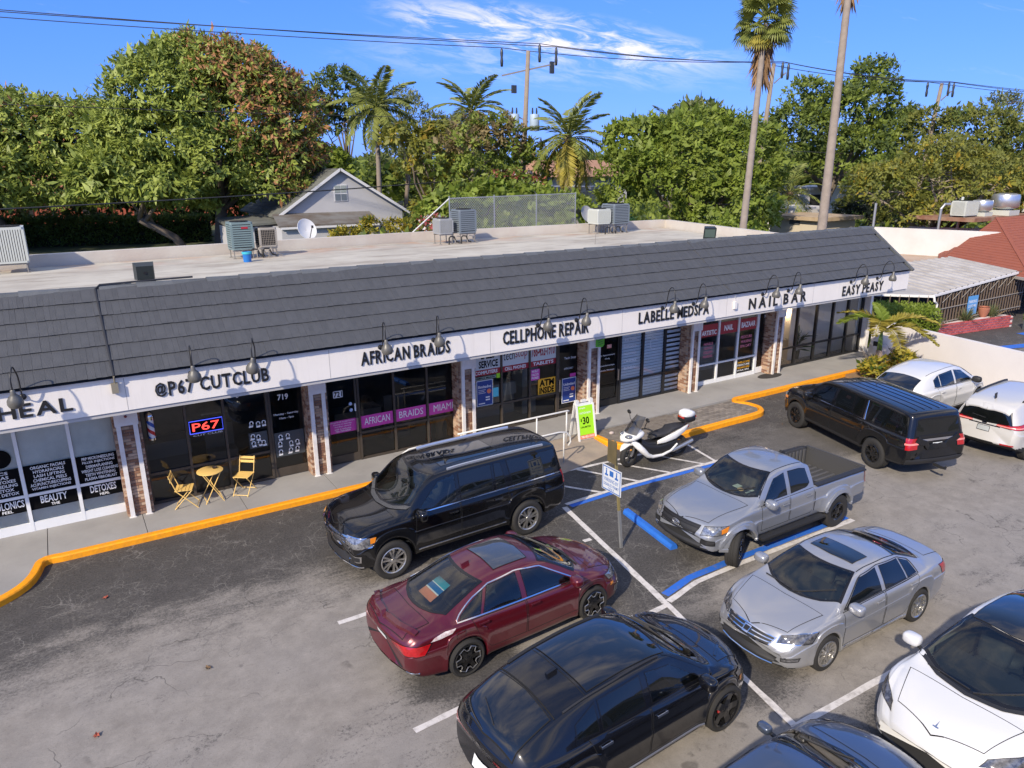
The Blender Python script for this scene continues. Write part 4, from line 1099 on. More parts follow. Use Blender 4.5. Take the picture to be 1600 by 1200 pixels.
 def hitn(s,p,d):
  p,d = Vector(p),Vector(d).normalized(); h = s.bvh.ray_cast(p - d * 3.0,d)
  if h[0] is None: h = s.bvh.find_nearest(p)
  n = h[1]
  return h[0],(-n if n.dot(d) > 0 else n)
 def patch(s,lo,hi,d,n=14,m=6,off=.004,border=0.0,bu=None):
  """surface patch between two 3-D guide lines, laid on the shell along d; outer ring = material 1"""
  lo = resample(lo,n + 1); hi = resample(hi,n + 1)
  us = [i / n for i in range(n + 1)]
  V,F,M = [],[],[]
  lw = sum((a - b).length for a,b in zip(lo[:-1],lo[1:])) or 1
  hh = max((a - b).length for a,b in zip(lo,hi)) or 1
  U = list(us); T = [j / m for j in range(m + 1)]
  if border:
   bu_ = (bu or border) / max(lw,.05); bv = border / hh
   U = sorted(set([0,min(.2,bu_),1 - min(.2,bu_),1] + [u for u in us if min(.2,bu_) < u < 1 - min(.2,bu_)]))
   T = sorted(set([0,min(.3,bv),1 - min(.3,bv),1] + [t for t in T if min(.3,bv) < t < 1 - min(.3,bv)]))
  L_,H_ = resample(lo,41),resample(hi,41)
  def at(A,u):
   f = u * 40; i = min(39,int(f)); return A[i].lerp(A[i + 1],f - i)
  for u in U:
   a,b = at(L_,u),at(H_,u)
   for t in T: V.append(s.hit(a.lerp(b,t),d,off))
  nt = len(T)
  for i in range(len(U) - 1):
   for j in range(nt - 1):
    F.append((i * nt + j,(i + 1) * nt + j,(i + 1) * nt + j + 1,i * nt + j + 1))
    M.append(1 if border and (i in (0,len(U) - 2) or j in (0,nt - 2)) else 0)
  f0 = F[len(F) // 2]; nn = (V[f0[1]] - V[f0[0]]).cross(V[f0[3]] - V[f0[0]])
  if nn.dot(Vector(d)) > 0: F = [f[::-1] for f in F]
  return V,F,M
 def put(s,name,lo,hi,d,mats,parent,smooth=True,**kw):
  V,F,M = s.patch(lo,hi,d,**kw)
  return link(name,new_mesh(name,V,F,mats,M,smooth),parent)
 def strip(s,mb,pts,d,w=.02,off=.004,th=.008,n=None):
  """raised trim line on the shell"""
  n = n or max(4,int(sum((Vector(a) - Vector(b)).length for a,b in zip(pts[:-1],pts[1:])) / .08))
  P = []
  for p in resample(pts,n):
   h,nn = s.hitn(p,d); P.append((h,nn))
  V,F = [],[]
  for i,(p,nn) in enumerate(P):
   t = (P[min(i + 1,n - 1)][0] - P[max(i - 1,0)][0]).normalized(); b = t.cross(nn).normalized() * w / 2
   V += [p - b,p - b * .8 + nn * th,p + b * .8 + nn * th,p + b]
  for i in range(n - 1):
   for j in range(3): F.append((i * 4 + j,i * 4 + j + 1,i * 4 + 5 + j,i * 4 + 4 + j))
  F += [(0,3,2,1),((n - 1) * 4,(n - 1) * 4 + 1,(n - 1) * 4 + 2,(n - 1) * 4 + 3)]
  mb.add(V,F); return mb
def ellipsoid(mb,c,r,n=14,m=9,rot=None,pw=1.0):
 c = Vector(c); V = []; F = []; M_ = rot or Matrix.Identity(3)
 f = lambda v: math.copysign(abs(v) ** pw,v)
 for i in range(m + 1):
  th = math.pi * i / m
  for k in range(n):
   ph = 2 * math.pi * k / n
   V.append(c + M_ @ Vector((r[0] * f(math.sin(th)) * f(math.cos(ph)),r[1] * f(math.sin(th)) * f(math.sin(ph)),r[2] * f(math.cos(th)))))
 for i in range(m):
  for k in range(n): F.append((i * n + k,(i + 1) * n + k,(i + 1) * n + (k + 1) % n,i * n + (k + 1) % n))
 return mb.add(V,F)
def rim_mesh(style,r,w,name):
 """disc in the xz plane, outer face towards -y"""
 A = Matrix.Rotation(R(90),3,'X')     # z -> -y
 mb = MB()
 bright,dark = (0,1)
 mb.mset(0 if style['lip'] else 1).lathe([(r,-.03),(r,.012),(r - .014,.02),(r - .03,.008),(r - .04,-.05)],40,(0,0,0),A)
 mb.mset(1).lathe([(r - .04,-.05),(r - .05,-.12),(.10,-.10),(0,-.10)],32,(0,0,0),A)
 mb.mset(2).lathe([(.16 * r / .25,-.088),(.16 * r / .25,-.082),(.03,-.082)],28,(0,0,0),A)   # brake disc
 mb.mset(0 if style.get('spk','b') == 'b' else 1)
 N = style['n']
 def spoke(a,w0,w1,tw=0.0,r0=.045,r1=None,d0=.004,d1=.006):
  r1 = r1 or r - .018
  c,s_ = math.cos(a),math.sin(a); c2,s2 = math.cos(a + tw),math.sin(a + tw)
  V = []
  for (rr,ww,cc,ss,dd) in ((r0,w0,c,s_,d0),((r0 + r1) / 2,(w0 + w1) / 2 * .85,math.cos(a + tw / 2),math.sin(a + tw / 2),d0 - .012),(r1,w1,c2,s2,d1)):
   for e,dp in ((-1,0),(1,0),(1,-.035),(-1,-.035)):
    V.append((rr * cc - e * ww * ss / 1,-(dd + dp),rr * ss + e * ww * cc))
  F = []
  for i in (0,4):
   for j in range(4): F.append((i + j,i + (j + 1) % 4,i + 4 + (j + 1) % 4,i + 4 + j))
  F += [(3,2,1,0),(8,9,10,11)]
  mb.add(V,F)
 for k in range(N):
  a = 2 * math.pi * (k + .25) / N
  if style['kind'] == 'twin':
   sp_ = style.get('sp',.12)
   spoke(a - sp_,style['w'],style['w'],-style.get('fl',.06)); spoke(a + sp_,style['w'],style['w'],style.get('fl',.06))
  elif style['kind'] == 'single': spoke(a,style['w'] * 1.3,style['w'])
  elif style['kind'] == 'y':
   spoke(a,style['w'] * 1.4,style['w'] * 1.2,0,.045,r * .55); spoke(a,style['w'],style['w'] * .8,.22,r * .45); spoke(a,style['w'],style['w'] * .8,-.22,r * .45)
  elif style['kind'] == 'star':
   spoke(a,style['w'] * 1.6,style['w'] * 1.1)
 if style['kind'] == 'star':
  mb.mset(0)
  P = []
  for k in range(N):
   a = 2 * math.pi * (k + .25) / N; h = math.pi / N
   P += [(a - h * .42,r * .90),(a + h * .42,r * .90),(a + h * .75,r * .62),(a + h * 1.25,r * .62)]
  pts = [Vector((rr * math.cos(t),-.012,rr * math.sin(t))) for t,rr in P] + [Vector((P[0][1] * math.cos(P[0][0]),-.012,P[0][1] * math.sin(P[0][0])))]
  mb.tube(pts,.0095,6,False)
 mb.mset(0 if style.get('hub',1) else 1).lathe([(.06,-.01),(.055,.012),(.03,.018),(0,.018)],16,(0,0,0),A)
 V = [v for v in mb.V]
 return new_mesh(name,V,mb.F,[m_alu,m_blackrim,mat('brake_disc',(.22,.21,.2),.4,.8)],mb.M)
def tyre_mesh(Rt,r,w):
 A = Matrix.Rotation(R(90),3,'X'); h = w / 2
 mb = MB()
 prof = [(r - .01,-h * .8),(r + .01,-h * .92),(r + (Rt - r) * .5,-h),(Rt - .03,-h * .95),(Rt - .006,-h * .80),(Rt,-h * .6)]
 for g_ in (-.33,0,.33):
  prof += [(Rt,h * (g_ - .1)),(Rt - .012,h * (g_ - .08)),(Rt - .012,h * (g_ + .08)),(Rt,h * (g_ + .1))]
 prof += [(Rt,h * .6),(Rt - .006,h * .80),(Rt - .03,h * .95),(r + (Rt - r) * .5,h),(r + .01,h * .92),(r - .01,h * .8)]
 mb.lathe(prof,44,(0,0,0),A,closed=True)
 me = new_mesh('tyre',mb.V,mb.F,m_tyre,None,True); me.set_sharp_from_angle(angle=R(38)); return me
def seats(parent,rows,col,zf,half,name='seat'):
 for (x,ys,zb) in rows:
  for y in ys:
   q = MB(); rear = x < -.5; hz = .60 if rear else .76; bh = .27 if rear else .36
   if rear: x_,zb_ = x + .12,zb - .06
   else: x_,zb_ = x,zb
   ellipsoid(q,(x_ + .05,y,zb_),(.26,.25,.10),12,7,None,.6)
   ellipsoid(q,(x_ - .24,y,zb_ + bh - .03),(.10,.24,bh),12,8,Matrix.Rotation(R(-14),3,'Y'),.6)
   ellipsoid(q,(x_ - (.27 if rear else .36),y,zb_ + hz),(.055,.13,.08),10,6,Matrix.Rotation(R(-10),3,'Y'),.65)
   q.build(name,col,parent,smooth=True,world=False)
def make_car(name,spec,loc,heading,label,group='cars in the car park',k_=.95):
 c = Car(spec); sp = spec
 root = thing(name,(loc[0],loc[1],0),label,sp.get('cat','car'),group)
 root.rotation_euler = (0,0,heading); root.scale = (k_,) * 3
 paint = sp['paint']
 holes = []
 ws = sp.get('windscreen'); rw = sp.get('rear_window')
 def wpoly(q): return [(p[0],p[1]) for p in q['lo']] + [(p[0],p[1]) for p in reversed(q['hi'])]
 tops = [wpoly(q) for q in (ws,rw) if q and q.get('see',True)]
 sides = []
 for q in sp.get('side_windows',[]):
  if q.get('see',True): sides.append([(p[0],p[1]) for p in q['lo']] + [(p[0],p[1]) for p in reversed(q['hi'])])
 beds = sp.get('bed')
 F2,M2 = [],[]
 V = c.V
 low = min(v[2] for v in V)
 for f in c.F:
  ce = np.mean([V[i] for i in f],0)
  a,b,d_ = V[f[0]],V[f[1]],V[f[2]]
  n = np.cross(b - a,d_ - a); L_ = np.linalg.norm(n); n = n / L_ if L_ > 1e-12 else n
  drop = False; mi = 0
  if abs(n[2]) > .12 and ce[2] > sp['belt']:
   for P in tops:
    if all(inpoly(V[i][0],V[i][1],P) for i in f): drop = True
  if abs(n[1]) > .3 and ce[2] > sp['belt'] - .05 and not drop:
   for P in sides:
    if all(inpoly(V[i][0],V[i][2],P) for i in f): drop = True
  if beds and beds[0] < ce[0] < beds[1] and abs(ce[1]) < beds[2] and ce[2] > beds[3]: drop = True
  if drop: continue
  if abs(ce[1]) < c.W * .93 and n[2] < -.4 and ce[2] < .95: mi = 1
  if sp.get('clad') and mi == 0:
   if ce[2] < float(sp['clad'](ce[0],ce)): mi = 2
  F2.append(f); M2.append(mi)
 body = link('body',new_mesh('body',V,F2,[paint,m_under,m_trim],M2,True),root)
 bm_ = body.data; bm_.set_sharp_from_angle(angle=R(42))
 q = MB(); q.box((c.xr + .45,-c.W * .72,low + .02),(c.ax[0] - c.R - .02,c.W * .72,low + .22)); q.box((c.ax[0] + c.R + .02,-c.W * .80,low + .0),(c.ax[1] - c.R - .02,c.W * .80,low + .25)); q.box((c.ax[0] - c.R,-c.W * .5,low + .05),(c.ax[0] + c.R,c.W * .5,c.zc + .1)); q.box((c.ax[1] - c.R,-c.W * .5,low + .05),(c.ax[1] + c.R,c.W * .5,c.zc + .1))
 q.build('underbody',m_under,root,world=False)
 def pane(q,d,nm,mats=None,**kw):
  lo = [Vector(p) for p in q['lo3']]; hi = [Vector(p) for p in q['hi3']]
  return c.put(nm,lo,hi,d,mats or [q.get('mat',g_wind),m_frit],root,**kw)
 for q,nm in ((ws,'windscreen'),(rw,'rear_window')):
  if not q: continue
  q['lo3'] = [(x,y,1) for x,y in q['lo']]; q['hi3'] = [(x,y,1) for x,y in q['hi']]
  pane(q,q.get('d',(0,0,-1)),nm,n=16,m=10,off=.005,border=q.get('frit',.05))
 for q in sp.get('side_windows',[]):
  for s_ in (1,-1):
   if q.get('one') and s_ != q['one']: continue
   q['lo3'] = [(x,s_ * 1.2,z) for x,z in q['lo']]; q['hi3'] = [(x,s_ * 1.2,z) for x,z in q['hi']]
   pane(q,(0,-s_,0),'side_window',[q.get('mat',g_side),m_frit],n=12,m=5,off=.005,border=q.get('frit',.018))
 for q in sp.get('doors',[]):
  for s_ in (1,-1):
   lo = [(x,s_ * 1.2,z) for x,z in q['lo']]; hi = [(x,s_ * 1.2,z) for x,z in q['hi']]
   d_ = c.put('door',lo,hi,(0,-s_,0),[paint,m_gap],root,n=18,m=14,off=.003,border=.011)
   if q.get('handle'):
    hx,hz = q['handle']; p,nn = c.hitn((hx,s_ * 1.2,hz),(0,-s_,0))
    k = MB(); k.cbox(p + nn * .028,(.20,.016,.030)); k.cbox(p + nn * .014 + Vector((.085,0,0)),(.02,.03,.024)); k.cbox(p + nn * .014 - Vector((.085,0,0)),(.02,.03,.024))
    k.build('handle',sp.get('handle_mat',paint),d_,world=False)
 for nm,q in sp.get('lids',[]):
  c.put(nm,q['lo'],q['hi'],q['d'],[paint,m_gap],root,n=18,m=12,off=.003,border=.012)
 for nm,q in sp.get('patches',[]):
  ss = (1,-1) if q.get('mirror') else (1,)
  for s_ in ss:
   lo = [(a,b * s_,cc) for a,b,cc in q['lo']]; hi = [(a,b * s_,cc) for a,b,cc in q['hi']]; d_ = (q['d'][0],q['d'][1] * s_,q['d'][2])
   o_ = c.put(nm,lo,hi,d_,q['mats'],root,n=q.get('n',12),m=q.get('m',6),off=q.get('off',.008),border=q.get('border',0))
   if q.get('slats'):
    k = MB()
    for t in q['slats']:
     A = resample(lo,12); B = resample(hi,12)
     c.strip(k,[A[i].lerp(B[i],t) for i in range(12)],d_,q.get('sw',.03),th=.022,off=.0)
    k.build(q.get('slat_name','grille_bars'),q['smat'],o_,world=False)
 for nm,q in sp.get('trims',[]):
  ss = (1,-1) if q.get('mirror',True) else (1,)
  for s_ in ss:
   k = MB()
   c.strip(k,[(a,b * s_,cc) for a,b,cc in q['p']],(q['d'][0],q['d'][1] * s_,q['d'][2]),q.get('w',.02),th=q.get('th',.010),n=q.get('n'))
   k.build(nm,q['mat'],root,world=False)
 if sp.get('mirror'):
  mx,mz,mm = sp['mirror']; sz = sp.get('mirror_size',(.10,.13,.085))
  for s_ in (1,-1):
   p,nn = c.hitn((mx,s_ * 1.2,mz),(0,-s_,0))
   k = MB(); ellipsoid(k,(p.x - .02,p.y + s_ * .17,p.z + .06),sz,14,9,None,.62)
   k.mset(1).beam((p.x + .02,p.y - s_ * .03,p.z - .01),(p.x,p.y + s_ * .12,p.z + .03),.05,.03)
   k.build('mirror',[mm,m_trim],root,smooth=True,world=False,auto=40)
 tm = tyre_mesh(c.zc,sp['rim'],sp.get('tw',.23)); rm = rim_mesh(sp['rimstyle'],sp['rim'],.2,'rim')
 yt = sp['track'] / 2
 for xa in c.ax:
  for s_ in (1,-1):
   w = bpy.data.objects.new('wheel',None); w.empty_display_size = .1; COL.objects.link(w); w.parent = root; w.location = (xa,s_ * yt,c.zc)
   st = sp.get('steer',0) if xa > 0 else 0
   w.rotation_euler = (0,0,(math.pi if s_ > 0 else 0) + st)
   t = link('tyre',tm,w); r1 = link('rim',rm,w); r1.location = (0,-sp.get('tw',.23) / 2 + .02,0)
   a = (xa * 7 + s_ * 2) % 6.28; r1.rotation_euler = (0,a,0)
 cb = sp.get('cabin')
 if cb:
  q = MB(); q.box((cb['x0'],-c.W * .80,low + .26),(cb['x1'],c.W * .80,low + .30)); q.build('cabin_floor',m_dash,root,world=False)
  q = MB(); hw = c.W * .78
  q.add([(cb['dash'] - .42,-hw,cb['zd'] - .12),(cb['dash'] - .42,hw,cb['zd'] - .12),(cb['dash'] - .34,hw,cb['zd']),(cb['dash'] - .34,-hw,cb['zd']),(cb['dash'] + .3,-hw * .92,cb['zd'] - .03),(cb['dash'] + .3,hw * .92,cb['zd'] - .03),(cb['dash'] - .40,-hw,low + .3),(cb['dash'] - .40,hw,low + .3)],
 [(0,1,2,3),(3,2,5,4),(6,7,1,0)]); q.build('dashboard',m_dash,root,world=False)
  q = MB(); yy = cb.get('drv',1) * .37; Mx = Matrix.Rotation(R(-65),3,'Y')
  q.tube([Vector((cb['dash'] - .50,yy,cb['zd'] - .06)) + Mx @ Vector((.18 * math.cos(t),.18 * math.sin(t),0)) for t in np.linspace(0,2 * math.pi,21)],.014,6,False); q.build('steering_wheel',m_trim,root,smooth=True,world=False)
  seats(root,cb['seats'],cb.get('mat',m_seat),low + .3,c.W)
  for s_ in (1,-1):
   q = MB(); q.box((cb['x0'] + .1,s_ * c.W * .84 - .02,low + .3),(cb['dash'] - .2,s_ * c.W * .84 + .02,sp['belt'] - .03)); q.build('door_lining',m_dash,root,world=False)
 return root,c
# -- the cars themselves
pt_black = car_paint('black_paint',(.0045,.0045,.005),0,.25)
pt_black2 = car_paint('black_paint_b',(.006,.006,.0065),0,.25)
pt_bluebk = car_paint('blue_black_paint',(.006,.0065,.009),.1,.25)
pt_maroon = car_paint('maroon_paint',(.100,.007,.014),.30,.30)
pt_silver = car_paint('silver_paint',(.36,.365,.38),.50,.34)
pt_silver2 = car_paint('silver_paint_b',(.29,.305,.335),.50,.34)
pt_grey = car_paint('slate_blue_paint',(.085,.105,.145),.55,.30)
pt_white = car_paint('white_paint',(.60,.60,.59),0,.35)
pt_pearl = car_paint('pearl_paint',(.54,.525,.49),.1,.33)
def ws_(xb,xbe,yb,xt,xte,yt,k=.72,**kw):
 """windscreen guide lines: base (centre x, corner x, half width), top likewise"""
 dx,dt = xb - xbe,xt - xte
 lo = [(xbe,-yb),(xb - dx * .42,-yb * .68),(xb - dx * .08,-yb * .32),(xb,0),(xb - dx * .08,yb * .32),(xb - dx * .42,yb * .68),(xbe,yb)]
 hi = [(xte,-yt),(xt - dt * .42,-yt * .68),(xt - dt * .08,-yt * .32),(xt,0),(xt - dt * .08,yt * .32),(xt - dt * .42,yt * .68),(xte,yt)]
 return dict(lo=lo,hi=hi,**kw)
T = dict(kind='twin',n=6,w=.020,sp=.13,lip=True)
# ---- black full-size SUV by the ramp
exped = dict(paint=pt_black,x=(-2.80,2.50),axles=(-1.62,1.60),arch=.475,tyre=.405,rim=.275,tw=.275,track=1.76,belt=1.22,cat='SUV',
 top=[(-2.80,1.90),(-2.5,1.93),(-1.5,1.955),(-.3,1.955),(.4,1.92),(.62,1.865),(1.40,1.27),(1.6,1.245),(2.1,1.20),(2.36,1.13),(2.50,1.04)],
 sh=[(-2.8,1.22),(0,1.205),(1.2,1.18),(1.6,1.165),(2.1,1.11),(2.5,.96)],low=[(-2.8,.52),(-2.5,.42),(-2.1,.38),(2.05,.38),(2.5,.34)],
 w=[(-2.8,.95),(-2.4,.985),(-1,1.01),(1,1.015),(2.0,1.005),(2.5,.95)],wt=[(-2.8,.72),(-2.4,.75),(0,.775),(.6,.755),(1.0,.82),(1.4,.89),(2.1,.86),(2.5,.80)],
 crown=[(-2.8,.06),(0,.07),(.6,.06),(1.4,.05),(2.1,.07),(2.5,.08)],bow=(.24,.10),lean=(.02,.10),leanz=(.75,.75),tuck=.06,flare=.014,
 windscreen=ws_(1.40,1.10,.86,.66,.50,.70),rear_window=dict(lo=[(-2.9,-.68),(-2.9,.68)],hi=[(-2.6,-.6),(-2.6,.6)],see=False) and None,
 side_windows=[dict(lo=[(1.03,1.255),(.10,1.26)],hi=[(.47,1.75),(.10,1.82)],mat=g_side),dict(lo=[(.02,1.26),(-.78,1.265)],hi=[(.02,1.825),(-.78,1.83)],mat=g_priv,see=False),dict(lo=[(-.84,1.265),(-1.12,1.27)],hi=[(-.84,1.83),(-1.02,1.82)],mat=g_priv,see=False),
 dict(lo=[(-1.26,1.275),(-2.50,1.29)],hi=[(-1.16,1.83),(-2.46,1.80)],mat=g_priv,see=False)],
 doors=[dict(lo=[(1.12,.48),(.06,.48)],hi=[(1.06,1.22),(.06,1.235)],handle=(.22,1.06)),dict(lo=[(.04,.48),(-.98,.50),(-1.10,.80)],hi=[(.04,1.235),(-.7,1.24),(-1.14,1.245)],handle=(-.86,1.08))],handle_mat=m_chrome,
 lids=[('bonnet',dict(lo=[(1.46,-.80,1),(1.50,0,1),(1.46,.80,1)],hi=[(2.26,-.74,1),(2.42,0,1),(2.26,.74,1)],d=(0,0,-1)))],
 patches=[('grille',dict(lo=[(2.6,-.62,.66),(2.6,.62,.66)],hi=[(2.6,-.66,1.00),(2.6,.66,1.00)],d=(-1,0,0),mats=[m_trim],slats=(.05,.3,.55,.8,.97),sw=.045,smat=m_chrome,off=.006,n=16)),
 ('headlight',dict(lo=[(2.45,.66,.80),(2.05,1.02,.82)],hi=[(2.45,.66,1.02),(2.0,1.02,1.03)],d=(-1,-.8,0),mats=[m_lampc,m_chrome],mirror=True,border=.012,n=14)),
 ('indicator',dict(lo=[(2.07,1.0,.90),(1.99,1.03,.91)],hi=[(2.07,1.0,1.01),(1.96,1.03,1.02)],d=(-.6,-1,0),mats=[m_amber],mirror=True,off=.014)),
 ('foglight',dict(lo=[(2.4,.62,.50),(2.2,.90,.52)],hi=[(2.4,.60,.66),(2.2,.92,.66)],d=(-1,-.6,0),mats=[m_trim,m_chrome],mirror=True,border=.025)),
 ('bumper_insert',dict(lo=[(2.6,-.6,.44),(2.6,.6,.44)],hi=[(2.6,-.62,.58),(2.6,.62,.58)],d=(-1,0,0),mats=[m_trim])),
 ('sunroof',dict(lo=[(.25,-.52,2),(.25,.52,2)],hi=[(-1.15,-.50,2),(-1.15,.50,2)],d=(0,0,-1),mats=[mat('sunroof_glass',(.006,.007,.009),.03,coat=1),m_gap],border=.012,off=.003)),
 ('taillight',dict(lo=[(-2.62,.97,.98),(-2.9,.72,.98)],hi=[(-2.58,.93,1.32),(-2.9,.74,1.32)],d=(1,-1.1,0),mats=[m_tail,m_frit],mirror=True,border=.02)),
 ('rear_window',dict(lo=[(-2.9,-.70,1.30),(-2.9,.70,1.30)],hi=[(-2.9,-.64,1.76),(-2.9,.64,1.76)],d=(1,0,0),mats=[g_priv,m_frit],border=.03,off=.006)),
 ('licence_plate',dict(lo=[(-2.9,-.15,.98),(-2.9,.15,.98)],hi=[(-2.9,-.15,1.13),(-2.9,.15,1.13)],d=(1,0,0),mats=[m_plate],n=3,m=2)),
 ('cowl',dict(lo=[(1.20,-.84,1),(1.44,-.4,1),(1.50,0,1),(1.44,.4,1),(1.20,.84,1)],hi=[(1.11,-.86,1),(1.345,-.4,1),(1.405,0,1),(1.345,.4,1),(1.11,.86,1)],d=(0,0,-1),mats=[mat('cowl_plastic',(.09,.09,.09),.6,noise=(40,.8,(.02,.02,.02)))],off=.012))],
 trims=[('belt_trim',dict(p=[(1.06,1.2,1.232),(-.9,1.2,1.248),(-2.55,1.2,1.262)],d=(0,-1,0),w=.026,mat=m_chrome)),('sill_trim',dict(p=[(1.05,1.2,.475),(-1.05,1.2,.475)],d=(0,-1,0),w=.03,mat=m_chrome)),
 ('roof_rail',dict(p=[(.2,.70,2.1),(-2.2,.70,2.1)],d=(0,0,-1),w=.04,th=.04,mat=mat('roof_rail',(.62,.63,.64),.3,.7))),('front_lip',dict(p=[(2.6,0,.40),(2.4,.8,.40),(2.2,.93,.41)],d=(-1,-.2,0),w=.03,mat=m_chrome)),
 ('spoiler',dict(p=[(-2.72,0,2.0),(-2.7,.66,2.0)],d=(0,0,-1),w=.16,th=.03,mat=pt_black)),('wiper',dict(p=[(1.36,.05,2),(1.02,.62,2)],d=(0,0,-1),w=.018,th=.02,mat=m_trim,mirror=False)),('wiper',dict(p=[(1.34,-.60,2),(1.17,-.05,2)],d=(0,0,-1),w=.018,th=.02,mat=m_trim,mirror=False))],
 mirror=(1.02,1.20,pt_black),mirror_size=(.09,.15,.11),rimstyle=dict(T,w=.018,sp=.14,fl=.05),
 cabin=dict(x0=-2.2,x1=1.25,dash=.95,zd=1.24,seats=[(.1,(-.42,.42),.82),(-.95,(-.42,.42),.82)]))
make_car('black_suv',exped,(6.13,12.77),math.pi + .028,'black full-size SUV with chrome grille parked by the railed ramp',k_=.97)
